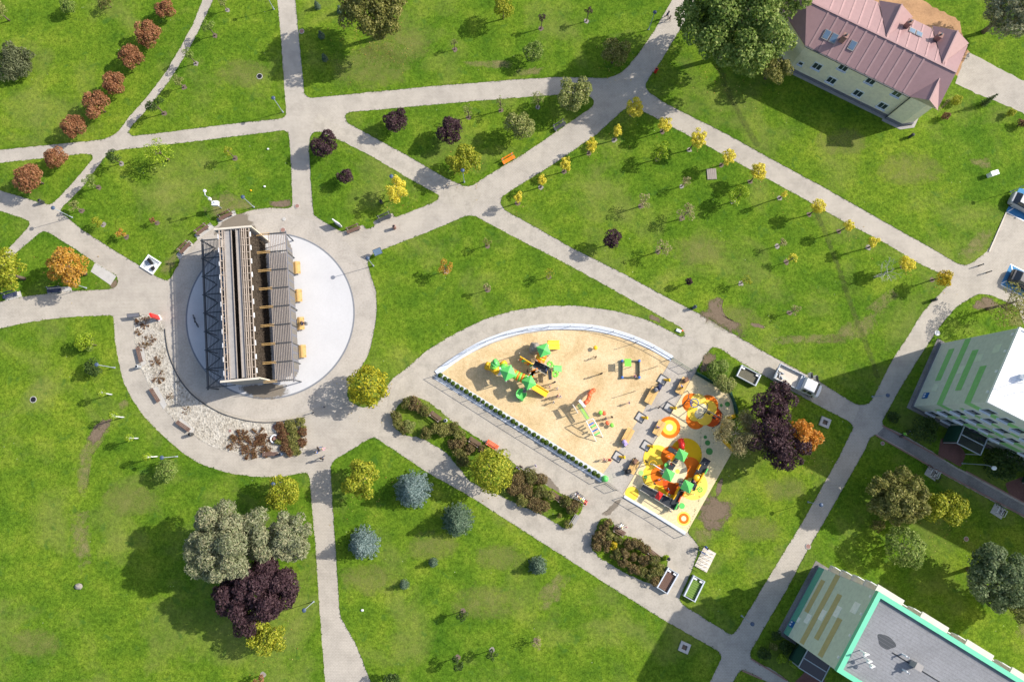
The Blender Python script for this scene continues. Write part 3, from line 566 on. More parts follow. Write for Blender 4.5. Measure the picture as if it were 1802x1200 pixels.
def tree(px, py, rpx, h, kind, label, group=None, name='tree', cat='tree', style='round', ry=None, dens=1.0, leaf=None, hc=None, base=None, h0=None, bark='bark'):
    """tree whose crown centre shows at photo pixel (px,py) with radius rpx"""
    SEED[0] += 1; sd = SEED[0]; r = np.random.default_rng(sd)
    hcm = hc if hc is not None else h*0.6
    c = P(px, py, hcm); rad = rpx*ppm(px, py, hcm)
    bx, by = c if base is None else P(*base)
    t = thing(name, label, cat, (bx, by, 0.03), 0, group)
    ox, oy = c[0]-bx, c[1]-by
    lf = leaf*.75 if leaf else min(0.16, max(0.065, 0.05+0.035*rad))
    lo = h0 if h0 is not None else h*0.22
    if style == 'round': bl = lumps(rad, lo, h, 16, r, 0.66, 0.40)
    elif style == 'globe': bl = [(0, 0, (lo+h)/2, rad*0.93, (h-lo)*0.5)]+lumps(rad, lo, h, 26, r, 0.80, 0.24, False)
    elif style == 'loose': bl = lumps(rad, lo, h, 24, r, 0.78, 0.30, True)
    elif style == 'sparse': bl = lumps(rad, lo, h, 10, r, 0.62, 0.36, False)
    elif style == 'big': bl = lumps(rad, lo, h, 70, r, 0.80, 0.21, True)+lumps(rad*.7, lo, h*.98, 14, r, 0.7, 0.3, False)
    elif style == 'shrub': bl = lumps(rad, 0.05, h, 12, r, 0.62, 0.46)
    elif style == 'flat': bl = lumps(rad, 0.02, h, 14, r, 0.7, 0.40, True, 0.8)
    ext = max(math.hypot(b[0], b[1])+b[3] for b in bl); kx = min(1.0, 1.10*rad/ext) if style != 'sparse' else 1.12
    bl = [(b[0]*kx, b[1]*kx, b[2], b[3]*kx**.5, b[4]) for b in bl]
    bl = [(b[0]+ox, b[1]+oy, max(b[2], b[4]*0.6+0.05), b[3], b[4]) for b in bl]
    if ry is not None:
        k = ry/rpx; bl = [(b[0], oy+(b[1]-oy)*k, b[2], b[3]*min(1, (k+1)/2), b[4]) for b in bl]
    area = sum(b[3]*b[3] for b in bl)*4.2
    n = int(min(30000, max(250, dens*area/(lf*lf)*(1.5 if style == 'big' else 0.95))))
    if style == 'globe': pos, nrm = on_blobs(bl, n, r, 0.82, -0.7, 1.2, 0.2)
    else: pos, nrm = on_blobs(bl, n, r, 0.62, -0.6)
    if name in ('young_tree', 'yellow_sapling'):
        mr = random.Random(sd); mu = MB(); mu.prism([(mr.uniform(.24, .42)*math.cos(q), mr.uniform(.24, .42)*math.sin(q)) for q in np.linspace(0, 6.283, 11, endpoint=False)], 0, .012); put('mulch', mu.mesh('mulch', 'bark' if sd % 3 else 'greyrock'), t)
    if style not in ('shrub', 'flat'):
        put('trunk', trunk_mesh(h*0.86, max(0.045, min(0.32, 0.028*h*(1 if rad > 1.5 else 0.8))), bl, bark, sd, (ox*0.8, oy*0.8)), t)
    else: put('stems', trunk_mesh(h*0.75, 0.05, bl, bark, sd, (0, 0)), t)
    put('crown' if style not in ('shrub', 'flat') else 'foliage', leaf_mesh('crown', pos, nrm, lf*(1.35 if kind in ('willow', 'needle') else 1), 'leaf_'+kind, sd, .3 if kind in ('willow', 'needle') else .62), t)
    return t
def spruce(px, py, rpx, h, kind, label, name='spruce_tree', group=None, dens=1.0):
    SEED[0] += 1; sd = SEED[0]; r = np.random.default_rng(sd); c = P(px, py, h*0.35); rad = rpx*ppm(px, py, h*0.3)
    t = thing(name, label, 'tree', (c[0], c[1], 0.03), 0, group); pos = []; nrm = []
    lv = max(7, int(h*2.6))
    for i in range(lv):
        z = 0.12*h+0.86*h*i/lv; R = rad*(1-(i/lv)**1.15)*r.uniform(.92, 1.05)+0.08; nb = max(6, int(8+14*R/max(rad, .1)))
        a0 = r.uniform(0, 6.28)
        for k in range(nb):
            a = a0+6.283*k/nb+r.normal(0, .08); Rb = R*r.uniform(0.82, 1.08); m = max(4, int(Rb/0.045*dens))
            for j in range(m):
                f = (j+0.5)/m; f = f**0.8; w = 0.10+0.22*Rb*(1-f)*f*3
                da = r.normal(0, 1)*w*0.5; x = math.cos(a)*Rb*f-math.sin(a)*da; y = math.sin(a)*Rb*f+math.cos(a)*da
                pos.append((x, y, z-0.20*Rb*f*f+0.10*f*Rb+r.normal(0, .03))); nrm.append((math.cos(a)*.5+r.normal(0, .5), math.sin(a)*.5+r.normal(0, .5), .8+r.normal(0, .3)))
    put('trunk', trunk_mesh(h*0.97, 0.03*h*0.8, [], 'bark', sd), t)
    put('crown', leaf_mesh('crown', np.array(pos), np.array(nrm), 0.11 if rad > 1 else 0.07, 'leaf_'+kind, sd, 0.5), t); return t
def bare_tree(px, py, rpx, h, label, kind=None, bark='palebark', nl=900, hc=None, name='bare_tree'):
    SEED[0] += 1; sd = SEED[0]; rr = random.Random(sd); hcm = hc or h*0.65; c = P(px, py, hcm); rad = rpx*ppm(px, py, hcm)
    t = thing(name, label, 'tree', (c[0], c[1], 0.03)); mb = MB(); tips = []
    mb.tube([(0, 0, 0), (0.1, 0, h*.3), (0.05, .1, h*.55)], [.16*h/8, .12*h/8, .08*h/8], 7)
    def grow(p, d, l, r0, lev):
        e = p+d*l; m_ = p+d*l*.5+Vector((rr.gauss(0, .05), rr.gauss(0, .05), rr.gauss(0, .04)))*l
        mb.tube([p, m_, e], [r0, r0*.8, r0*.55], 4, cap=False); tips.append(e); tips.append(m_)
        if lev > 0:
            for _ in range(3 if lev > 1 else 4):
                nd = (d+Vector((rr.gauss(0, .5), rr.gauss(0, .5), rr.gauss(0.05, .35)))).normalized(); grow(e if rr.random() < .6 else m_, nd, l*rr.uniform(.5, .75), r0*.55, lev-1)
    for k in range(8):
        a = 6.283*k/8+rr.uniform(-.3, .3); grow(Vector((0.05, .1, h*rr.uniform(.3, .55))), Vector((math.cos(a), math.sin(a), rr.uniform(.3, 1.0))).normalized(), rad*.52, .05*h/8, 3)
    put('trunk', mb.mesh('trunk', bark, True), t)
    if kind:
        r = np.random.default_rng(sd); T = np.array([tuple(x) for x in tips]); idx = r.integers(0, len(T), nl); pos = T[idx]+r.normal(0, .30, (nl, 3))*np.array([1, 1, .6]); put('crown', leaf_mesh('crown', pos, r.normal(size=(nl, 3))+np.array([0, 0, .3]), 0.10, 'leaf_'+kind, sd, 0.4), t)
    return t

# rust coloured trees along the curved path, top left
ruststr = ['topmost rust-brown round tree beside the curved path near the top edge', 'rust-brown round tree, second from the top of the curving row', 'rust-brown round tree, third from the top of the curving row', 'rust-brown round tree, fourth from the top of the curving row',
 'largest rust-brown tree in the curving row, fifth from the top', 'rust-brown tree just above the path crossing, lowest of the curving row', 'small rust-brown tree in the triangular lawn at the path crossing', 'big rust-brown tree in the triangular lawn on the left edge']
for (x, y, r_), lb in zip([(290, 18, 18), (260, 60, 25), (233, 101, 22), (198, 147, 22), (169, 184, 26), (129, 224, 22), (98, 277, 20), (55, 312, 28)], ruststr):
    tree(x, y, r_, r_*0.135, 'rust', lb, 'rust-brown trees at the curving path', dens=1.3)
tree(22, 108, 36, 2.2, 'needle', 'wide grey-green creeping juniper bush at the left edge', name='juniper_bush', cat='shrub', style='flat', dens=1.3)
tree(-6, 18, 18, 4, 'pale', 'grey-green tree cut by the top left corner')
tree(118, 8, 14, 2.5, 'green', 'dark green small shrub at the top edge of the left lawn', name='shrub', cat='shrub', style='shrub')
tree(188, 5, 14, 1.8, 'brown', 'faint brownish shrub at the top edge left of the rust trees', name='shrub', cat='shrub', style='sparse', dens=.7)
# young trees along the right side of the curved path (base, crown)
for (x, y, r_, h, k, lb) in [(366, 46, 11, 3.0, 'green', 'thin young tree by the curved path, nearest the top edge'), (331, 95, 11, 3.2, 'green', 'dark-headed young tree overlapping the curved path, second from top'), (312, 141, 10, 2.6, 'pale', 'spindly pale sapling right of the curved path'), (272, 184, 15, 3.4, 'dark', 'round-headed young green tree beside the curved path above the crossing'),
    (198, 277, 13, 2.8, 'dark', 'young dark green tree just below the path crossing'), (157, 320, 14, 2.8, 'green', 'young green globe tree on the narrow path below the crossing'), (130, 364, 10, 2.2, 'pale', 'small pale green sapling left of the tower lawn'), (170, 390, 10, 2.0, 'lemon', 'small yellow-green sapling at the lower left of the tower lawn'),
    (213, 412, 9, 1.8, 'amber', 'small amber sapling near the white square basin'), (402, 267, 8, 3.0, 'lemon', 'tiny yellow sapling in the middle of the lawn above the tower'), (391, 4, 8, 2.4, 'pale', 'pale sapling at the top edge right of the curved path')]:
    tree(x, y, r_, h, k, lb, name='young_tree', style='sparse', dens=1.0, hc=h*.75, h0=h*.5)
for (x, y, r_, k) in [(268, 388, 5, 'rust')]: tree(x, y, r_, 1.6, k, 'tiny rust-leaved sapling leaning in the lawn left of the tower', name='young_tree', style='sparse', hc=1.2, h0=.7)
tree(280, 268, 26, 4.4, 'lime', 'bright lemon-green feathery tree on the lower edge of the horizontal path', style='loose', dens=.42, leaf=.14)
# left edge group
tree(120, 471, 37, 6.0, 'amber', 'amber and orange autumn tree in the small lawn left of the tower', style='loose', dens=1.2)
tree(4, 478, 42, 6.5, 'lemon', 'yellow-green tree at the left edge above the dark benches', style='loose', dens=1.2)
tree(148, 601, 17, 2.6, 'lime', 'bright green round shrub on the lawn left of the pebble bed', name='shrub', cat='shrub', style='shrub')
tree(163, 606, 15, 1.5, 'green', 'grey-green thin shrub right behind the bright green one', name='shrub', cat='shrub', style='sparse', dens=.6)
tree(162, 646, 17, 2.4, 'dark', 'dark blue-green shrub under the street lamp left of the pebble bed', name='shrub', cat='shrub', style='shrub', dens=.8)
for (bx, by, x, y, lb) in [(197, 694, 181, 691, 'first'), (218, 734, 201, 731, 'second'), (243, 771, 229, 770, 'third'), (277, 803, 260, 803, 'fourth')]:
    tree(x, y, 7.5, 3.4, 'lime', f'{lb} lollipop globe sapling on a white stem along the curved path, counted from the top', 'globe saplings along the curved path', name='globe_sapling', style='globe', hc=2.5, h0=2.0, base=(bx, by), bark='whitepost', leaf=.07)
tree(293, 828, 21, 2.6, 'green', 'round bright green shrub below the curved path end', name='shrub', cat='shrub', style='globe')
# upper middle
tree(655, 8, 62, 11, 'olive', 'large olive-green tree cut by the top edge left of centre', style='big', dens=1.0, hc=7)
tree(886, 12, 20, 4.5, 'lemon', 'yellow-green tree at the top edge above the dry soil strip')
tree(939, 92, 19, 3.2, 'green', 'round green tree beside the dry soil strip')
tree(1082, 93, 26, 4.2, 'olive', 'olive-brown tree left of the path leaving at the top', style='round')
for (x, y, lb) in [(954, 32, 'left'), (1036, 19, 'right')]: tree(x, y, 7, 3.0, 'purple', f'thin dark purple sapling in the top lawn, {lb} one of two', name='young_tree', style='sparse', hc=2.4, h0=1.7)
tree(799, 76, 6, 2.2, 'pale', 'tiny pale sapling on the top lawn left of the dry soil strip', name='young_tree', style='sparse', hc=1.6, h0=.8)
for (x, y) in [(558, 10), (598, 18), (565, 62), (571, 102)]:
    spruce(x, y, 5, 1.5, 'spruce', {(558, 10): 'tiny dark conifer nearest the top end of the vertical path', (598, 18): 'tiny dark conifer at the foot of the olive tree', (565, 62): 'tiny dark conifer, middle one beside the vertical path', (571, 102): 'tiny dark conifer, lowest beside the vertical path'}[(x, y)], name='small_conifer', group='tiny conifers by the vertical path')
# purple trees
for (x, y, r_, h, lb) in [(694, 210, 23, 3.4, 'dark purple tree near the left tip of the triangular lawn'), (794, 232, 25, 3.8, 'dark purple tree in the middle of the triangular lawn'), (570, 253, 24, 3.6, 'dark purple tree at the path fork, overhanging the vertical path'), (606, 310, 15, 2.6, 'small reddish purple tree in the lawn above the tower'), (1077, 422, 17, 3.8, 'solitary blackish purple tree right of the diagonal path'), (1213, 495, 7, 2.4, 'tiny purple sapling near the churned soil by the diagonal path')]:
    tree(x, y, r_, h, 'purple', lb, dens=1.3)
tree(816, 283, 31, 4.6, 'lemon', 'yellow-green tree hiding a lamp at the lower tip of the triangular lawn', style='loose', dens=1.2)
tree(914, 221, 27, 4.2, 'pale', 'pale green tree beside the dark bench on the triangular lawn', style='round', dens=1.2)
tree(1011, 167, 33, 4.6, 'pale', 'large pale green tree at the right tip of the triangular lawn', style='loose', dens=1.3)
tree(697, 337, 20, 4.4, 'yellow', 'golden orange tree in the lawn above the tower', ry=29, style='loose', dens=1.2)
for (x, y, r_, lb) in [(823, 192, 9, 'leafless pale sapling between the purple and pale trees'), (881, 180, 9, 'slim pale green sapling at the upper edge of the triangular lawn'), (948, 174, 12, 'thin light green sapling left of the large pale tree')]:
    tree(x, y, r_, 3.4, 'pale', lb, name='young_tree', style='sparse', dens=.6, ry=r_*1.6, hc=2.4, h0=1.2)
# yellow saplings in two rows
ords = ['first', 'second', 'third', 'fourth', 'fifth', 'sixth', 'seventh', 'eighth', 'ninth', 'tenth', 'eleventh']
ROW1 = [(1119, 189, 16, 1110, 201), (1169, 219, 13, 1165, 232), (1229, 244, 14, 1213, 264), (1281, 277, 13, 1269, 291), (1333, 304, 14, 1320, 320), (1380, 342, 5, 1372, 349), (1440, 363, 13, 1424, 378), (1494, 396, 9, 1476, 408), (1538, 425, 10, 1528, 436), (1597, 465, 13, 1588, 470), (1661, 489, 14, 1640, 493)]
for i, (x, y, r_, bx, by) in enumerate(ROW1):
    r_ *= rng.uniform(1.0, 1.2)
    tree(x, y, r_, 3.9, 'yellow' if i < 10 else 'gold', f'{ords[i]} yellow maple sapling from the path junction in the long row on the right path', 'yellow saplings in two rows', name='yellow_sapling', style='loose', dens=1.3, hc=3.0, h0=1.9, base=(bx, by), ry=r_*1.1)
ROW2 = [(1087, 232, 9, 1078, 246), (1041, 256, 10, 1038, 275), (996, 289, 9, 998, 303), (954, 317, 8, 953, 332), (912, 346, 8, 912, 358)]
for i, (x, y, r_, bx, by) in enumerate(ROW2):
    r_ *= rng.uniform(1.0, 1.2)
    tree(x, y, r_, 3.6, 'yellow', f'{ords[i]} yellow maple sapling from the path junction in the short row on the left path', 'yellow saplings in two rows', name='yellow_sapling', style='loose', dens=1.3, hc=2.6, h0=1.6, ry=r_*1.3)
for (x, y, r_, k, lb) in [(1164, 268, 17, 'lime', 'lime green young tree behind the yellow sapling rows'), (1300, 345, 20, 'lime', 'pale lime young tree below the wooden hatch in the big lawn'), (1208, 375, 17, 'straw', 'thin grey straw-coloured young tree left of the pale lime one'), (1134, 353, 13, 'straw', 'wispy grey sapling above the solitary purple tree'), (1208, 317, 10, 'straw', 'leafless leaning sapling left of the wooden hatch'),
    (1165, 435, 15, 'straw', 'wispy leafless sapling right of the solitary purple tree'), (968, 480, 9, 'lemon', 'thin sapling in the centre lawn nearest the diagonal path'), (1315, 492, 10, 'lemon', 'thin yellowing sapling above the churned soil'), (1397, 454, 9, 'yellow', 'small yellow sapling in the middle of the big right lawn'), (1403, 545, 9, 'straw', 'faint straw sapling in the lower big right lawn'),
    (783, 470, 13, 'amber', 'small rusty shrub in the centre lawn right of the tower'), (857, 424, 8, 'olive', 'tiny olive sapling near the tip of the centre lawn'), (857, 504, 7, 'straw', 'faint bare sapling in the middle of the centre lawn'), (1380, 425, 7, 'straw', 'faint bare sapling left of the yellow sapling row')]:
    tree(x, y, r_, 3.6 if r_ > 10 else 2.6, k, lb, name='young_tree', style='sparse', dens=.9 if k in ('lime', 'amber') else .45, hc=2.3, h0=1.0)
bare_tree(1565, 478, 24, 5.0, 'leafless white-barked tree beside the yellow sapling row', None)
# top right
tree(1300, 40, 112, 15, 'green', 'huge green tree overhanging the path and the red-roofed house', name='large_tree', style='big', dens=1.2, hc=8, ry=96, leaf=.26)
tree(1362, 118, 32, 5.0, 'olive', 'olive shrub-like tree at the corner of the red-roofed house', style='loose', dens=1.2)
tree(1782, 14, 52, 9, 'willow', 'grey-green willow in the top right corner', style='big')
for (x, y, r_, h, k, lb) in [(1664, 203, 8, 1.3, 'redbush', 'small red shrub at the corner of the house'), (1684, 176, 10, 1.2, 'lemon', 'low yellow-green shrub beside the house path'), (1780, 199, 8, 1.2, 'lemon', 'low yellow-green shrub at the right end of the house path'), (1799, 217, 9, 1.3, 'redbush', 'dark red shrub cut by the right edge')]:
    tree(x, y, r_, h, k, lb, name='shrub', cat='shrub', style='shrub')
spruce(1738, 178, 6, 3.2, 'dark', 'slim dark green columnar conifer on the house lawn', name='columnar_conifer')
tree(1773, 535, 36, 6, 'olive', 'thin tan-green tree beside the parking bay', style='sparse', dens=.45, leaf=.14)
# centre trees
tree(646, 679, 39, 5.2, 'mixed', 'dense yellow and green round tree between tower ring and playground', style='globe', dens=1.15)
tree(866, 828, 41, 6.0, 'lemon', 'dense lime-yellow round tree in the shrub bed', style='globe', dens=1.15)
tree(497, 869, 32, 5.0, 'lemon', 'yellow-green tree left of the lower vertical path', style='round', dens=1.3)
tree(637, 844, 36, 5.2, 'lemon', 'yellow-green tree right of the lower vertical path', style='loose', dens=1.2)
tree(470, 1121, 34, 4.8, 'lemon', 'yellow tree at the bottom of the dark purple beech', style='loose', dens=1.2)
spruce(725, 862, 33, 5.2, 'blue', 'largest blue spruce, right of the yellow-green tree')
spruce(638, 958, 29, 4.8, 'blue', 'blue spruce beside the lower vertical path')
spruce(804, 916, 29, 5.0, 'spruce', 'grey-green spruce under the diagonal path')
spruce(946, 996, 16, 2.6, 'spruce', 'small pale spruce on the lower lawn near the diagonal path')
for (x, y, r_, lb) in [(762, 990, 8, 'tiny green spruce right of the blue spruce, upper of two'), (711, 1029, 8, 'tiny green spruce right of the blue spruce, lower of two')]: spruce(x, y, r_, 1.9, 'spruce', lb, name='small_conifer')
for (x, y, r_, lb) in [(813, 1083, 9, 'small dark sapling in the middle of the lower lawn'), (804, 1167, 12, 'small green sapling at the bottom of the lower lawn, larger of two'), (866, 1153, 9, 'small dark sapling at the bottom of the lower lawn, right one')]:
    tree(x, y, r_, 2.8, 'dark', lb, name='young_tree', style='sparse', dens=1.3, hc=2.2, h0=1.3)
tree(945, 1132, 11, 2.2, 'straw', 'wispy pale shrub in the lower lawn', name='young_tree', style='sparse', dens=.5)
tree(690, 1196, 14, 3, 'dark', 'small dark tree cut by the bottom edge')
tree(455, 1195, 10, 2.5, 'rust', 'rust-coloured sapling cut by the bottom edge left of the vertical path', name='young_tree', style='sparse')
# purple beech with silver willow group, lower left
tree(398, 955, 76, 10.5, 'willow', 'large silvery willow with lumpy crown in the lower left lawn', name='large_tree', style='big', dens=1.25, hc=7, leaf=.2)
tree(505, 945, 44, 8.5, 'willow', 'smaller silvery willow reaching over the vertical path', style='big', hc=6, dens=1.1)
tree(452, 1030, 76, 8.5, 'purple', 'large dark purple beech below the silvery willow', name='large_tree', style='big', dens=1.3, hc=5, ry=62, leaf=.2)
tree(438, 1098, 26, 5.0, 'purple', 'small dark purple tree touching the yellow tree', style='round', dens=1.2)
# purple group right of the playground
tree(1360, 708, 41, 6.2, 'purple', 'dark purple tree behind the white flatbed truck', style='loose', dens=1.3)
tree(1352, 760, 42, 6.5, 'purple', 'dark purple tree in the middle of the group by the rubber playground', style='loose', dens=1.3)
tree(1383, 785, 42, 6.0, 'purple', 'lowest dark purple tree of the group by the rubber playground', style='loose', dens=1.3)
tree(1412, 764, 32, 5.4, 'orange', 'bright orange autumn tree beside the purple group', style='loose', dens=1.2)
bare_tree(1304, 764, 40, 6.0, 'straw-coloured weeping birch with white branches in the rubber cut-out', 'straw', nl=15000, hc=4.2, name='weeping_birch')
tree(1262, 652, 22, 2.2, 'green', 'leafy green shrub at the playground fence, upper', name='shrub', cat='shrub', style='shrub', dens=1.1)
tree(1275, 674, 20, 2.4, 'pale', 'pale green shrub at the playground fence, lower', name='shrub', cat='shrub', style='shrub', dens=1.1)
# right block courtyard
tree(1578, 875, 52, 7.0, 'olive', 'wide olive tree between the two apartment blocks', style='big', dens=1.0)
tree(1660, 888, 40, 6.0, 'lemon', 'sunlit yellow-green tree right of the olive tree', style='loose', dens=1.2)
tree(1592, 963, 37, 4.6, 'green', 'round dense green tree in the courtyard', style='globe', dens=1.1)
tree(1752, 1015, 56, 8.0, 'sage', 'large grey-green tree at the right edge of the courtyard', style='big', dens=1.1)
tree(1812, 1060, 40, 7.0, 'pale', 'pale tree cut by the right edge of the courtyard', style='big')
tree(1545, 925, 12, 1.6, 'brown', 'small brown shrub under the olive tree', name='shrub', cat='shrub', style='shrub', dens=.8)
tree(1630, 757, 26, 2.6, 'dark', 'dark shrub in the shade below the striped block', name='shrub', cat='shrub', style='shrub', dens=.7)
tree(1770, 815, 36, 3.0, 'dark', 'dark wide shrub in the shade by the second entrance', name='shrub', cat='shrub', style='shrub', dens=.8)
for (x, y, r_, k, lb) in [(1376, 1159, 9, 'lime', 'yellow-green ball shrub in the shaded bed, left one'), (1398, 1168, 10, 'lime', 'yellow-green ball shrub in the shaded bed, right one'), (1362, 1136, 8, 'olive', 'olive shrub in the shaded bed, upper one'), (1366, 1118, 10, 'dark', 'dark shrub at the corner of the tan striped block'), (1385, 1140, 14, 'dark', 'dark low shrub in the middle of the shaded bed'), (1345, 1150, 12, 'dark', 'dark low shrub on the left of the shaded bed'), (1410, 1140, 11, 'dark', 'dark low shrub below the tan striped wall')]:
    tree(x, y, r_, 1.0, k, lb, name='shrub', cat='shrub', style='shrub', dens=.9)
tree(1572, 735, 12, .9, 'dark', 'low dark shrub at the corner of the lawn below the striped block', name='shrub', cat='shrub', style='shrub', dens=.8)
# shrub beds of brown-green roses
def hedge(lst, kind, label, group, h=1.15):
    for (x, y, r_) in lst: tree(x, y, r_, h*rng.uniform(.85, 1.2), (kind if kind not in ('brown', 'redbush') else rng.choice(['redbush', 'redbush', 'olive']) if kind == 'redbush' else rng.choice(['brown', 'brown', 'brown2', 'brown2', 'olive'])), label, group, name='rose_shrub', cat='shrub', style='shrub', dens=1.1, leaf=.135)
hedge([(715, 708, 12), (730, 710, 14), (745, 718, 12), (750, 726, 10)], 'brown', 'brown-green rose shrub in the upper left arc of the long bed', 'rose shrubs in the upper left arc of the long bed')
hedge([(697, 733, 11), (702, 745, 12), (712, 752, 12)], 'brown', 'brown-green rose shrub at the left end of the long bed', 'rose shrubs at the left end of the long bed')
hedge([(720, 750, 12)], 'pale', 'pale grey-green shrub at the left end of the long bed', 'pale shrub of the long bed')
hedge([(750, 763, 12), (765, 752, 12), (780, 755, 14), (797, 755, 14), (808, 766, 12), (800, 780, 12), (812, 778, 11)], 'brown', 'brown-green rose shrub between the two brown benches of the long bed', 'rose shrubs between the two brown benches of the long bed')
hedge([(808, 800, 13), (818, 812, 14), (826, 790, 11), (850, 790, 9)], 'brown', 'brown-green rose shrub left of the lime-yellow tree', 'rose shrubs left of the lime-yellow tree')
hedge([(912, 842, 15), (932, 838, 15), (950, 845, 14), (905, 860, 15), (925, 862, 17), (948, 868, 16), (920, 880, 13), (940, 888, 15), (958, 892, 13), (968, 872, 9)], 'brown', 'brown rose shrub in the solid block right of the lime-yellow tree', 'rose shrubs in the solid block right of the lime-yellow tree')
hedge([(995, 882, 13), (1010, 890, 13), (1004, 900, 9)], 'brown', 'brown rose shrub at the right end of the long bed', 'rose shrubs at the right end of the long bed')
hedge([(1000, 922, 8), (985, 908, 5)], 'redbush', 'small reddish shrub in the green corner of the long bed', 'small reddish shrubs in the green corner of the long bed')
hedge([(1070, 920, 8), (1063, 932, 10), (1055, 945, 12), (1050, 958, 11), (1072, 940, 10), (1088, 948, 9), (1068, 962, 12), (1085, 975, 12), (1098, 975, 10), (1108, 958, 12), (1122, 955, 12), (1134, 965, 11), (1100, 990, 12), (1116, 1002, 11), (1135, 985, 12), (1150, 985, 11), (1130, 1005, 12), (1145, 1010, 13), (1160, 1000, 12), (1153, 1022, 10), (1115, 980, 8)], 'brown', 'brown rose shrub in the separate bed by the lower path', 'rose shrubs in the separate bed by the lower path')
hedge([(1078, 958, 9)], 'gold', 'yellow leaved shrub in the separate bed by the lower path', 'yellow shrub')
hedge([(1172, 980, 5)], 'lime', 'tiny bright green shrub beside the bin at the separate bed', 'tiny bright shrub')
# creeping red-brown plants in the pebble bed
def ground_cover(name, label, spots, n, kind, seed, size=.06, hh=.16):
    r = np.random.default_rng(seed); pos = []
    for (x, y, rp, w) in spots:
        c = P(x, y); k = rp*ppm(x, y); m = int(n*w); a = r.uniform(0, 6.283, m); d = k*np.sqrt(r.uniform(0, 1, m))
        ar = np.array([r.uniform(0, 6.28) for _ in range(9)]); sel = r.integers(0, 9, m)
        streak = r.uniform(size=m) < .85; a = np.where(streak, ar[sel]+r.normal(0, .07, m), a)
        pos.append(np.stack([c[0]+d*np.cos(a), c[1]+d*np.sin(a), .04+r.uniform(0, hh, m)], 1))
    pos = np.concatenate(pos); nr = r.normal(size=pos.shape)*.5+np.array([0, 0, .9])
    o = bpy.data.objects.new(name, leaf_mesh(name, pos, nr, size, 'leaf_'+kind, seed)); COL.objects.link(o); return tag(o, label, 'plants', None, 'stuff')
ground_cover('creeping_plant', 'red-brown creeping stems in the upper end of the pebble bed', [(247, 566, 9, 1), (256, 572, 8, 1), (245, 584, 7, .6), (260, 562, 6, .5), (258, 600, 9, .6), (250, 610, 8, .5), (268, 596, 8, .5), (262, 610, 8, .4)], 260, 'redbush', 1)
ground_cover('creeping_plant', 'red-brown creeping mat in the middle of the pebble bed', [(274, 637, 10, .8), (280, 632, 8, .5), (279, 663, 13, 1.6), (300, 697, 7, .5), (328, 722, 8, .4)], 260, 'redbush', 2)
ground_cover('creeping_plant', 'thick red-brown creeping mat in the lower pebble bed', [(425, 775, 20, 1.2), (445, 785, 22, 2.2), (465, 780, 18, 1.6), (412, 780, 14, .8), (455, 765, 15, .9), (440, 795, 14, 1.0), (470, 795, 10, .6)], 700, 'redbush', 3, .075, .3)
hedge([(495, 752, 11), (512, 748, 12), (528, 742, 9), (500, 768, 12), (516, 765, 13), (530, 760, 10), (503, 785, 12), (518, 783, 12), (530, 778, 10), (510, 797, 7)], 'redbush', 'red-brown low shrub in the block at the right end of the pebble bed', 'low shrubs at the right end of the pebble bed', .6)
hedge([(490, 778, 7), (522, 795, 8), (534, 752, 6)], 'olive', 'olive green low shrub at the right end of the pebble bed', 'olive low shrubs of the pebble bed', .5)
# box balls along the playground kerb
bb = None; seg = [np.array(P(776, 661)), np.array(P(1052, 836))]
for i in range(38):
    p = seg[0]+(seg[1]-seg[0])*i/37
    if bb is None:
        r = np.random.default_rng(5); pos, nrm = on_blobs([(0, 0, .34, .27, .27)], 420, r, .85, -.8, 1.2, .2); bb = leaf_mesh('box_ball', pos, nrm, .055, 'leaf_box', 6)
        cone = MB(); cone.lathe((0, 0, 0), [(.10, 0), (.13, .06), (.12, .14)], 8); potm = cone.mesh('stem', 'bark')
    sfx = 'th' if 10 < i+1 < 20 else {1: 'st', 2: 'nd', 3: 'rd'}.get((i+1) % 10, 'th')
    t = thing('box_ball', f'small clipped box ball, {i+1}{sfx} from the left end of the row along the white kerb', 'shrub', (p[0]+rng.uniform(-.05, .05), p[1]+rng.uniform(-.05, .05), .06), rng.uniform(0, 6), 'clipped box balls along the playground kerb')
    k = rng.uniform(.8, 1.12); t.scale = (k, k, k); put('foliage', bb, t); put('stem', potm, t)

# unmown fringe along the path edges and fallen leaves under the trees
def fringe():
    r = np.random.default_rng(77); pos = []
    for i, pl in enumerate(LAWNS+BEDS):
        pts = np.array(smooth_poly(pix(pl), 0.022, 0.3, 0.7, i)); nx = np.roll(pts, -1, 0)
        m = 4
        for k in range(m):
            q = pts+(nx-pts)*r.uniform(0, 1, (len(pts), 1))+r.normal(0, .055, pts.shape); keep = (np.abs(q[:, 0]) < 75) & (np.abs(q[:, 1]-13) < 60) & (r.uniform(size=len(q)) < .55); q = q[keep]
            pos.append(np.concatenate([q, r.uniform(.03, .075, (len(q), 1))], 1))
    pos = np.concatenate(pos); o = bpy.data.objects.new('grass_fringe', leaf_mesh('grass_fringe', pos, r.normal(size=pos.shape)*.45+np.array([0, 0, 1]), .065, 'leaf_turf', 7)); COL.objects.link(o); tag(o, 'darker unmown grass fringe along the edges of the lawns', 'grass', None, 'stuff')
fringe()
def litter(spots, seed):
    r = np.random.default_rng(seed); pos = []
    for (x, y, rp, n) in spots:
        c_ = P(x, y); k = rp*ppm(x, y); q = r.normal(0, k*.55, (n, 2)); pos.append(np.stack([c_[0]+q[:, 0], c_[1]+q[:, 1], np.full(n, .05)+r.uniform(0, .02, n)], 1))
    pos = np.concatenate(pos); o = bpy.data.objects.new('fallen_leaves', leaf_mesh('fallen_leaves', pos, r.normal(size=pos.shape)*.3+np.array([0, 0, 1]), .075, 'leaf_litter', seed)); COL.objects.link(o); tag(o, 'scattered fallen autumn leaves lying under the trees', 'leaves', None, 'stuff')
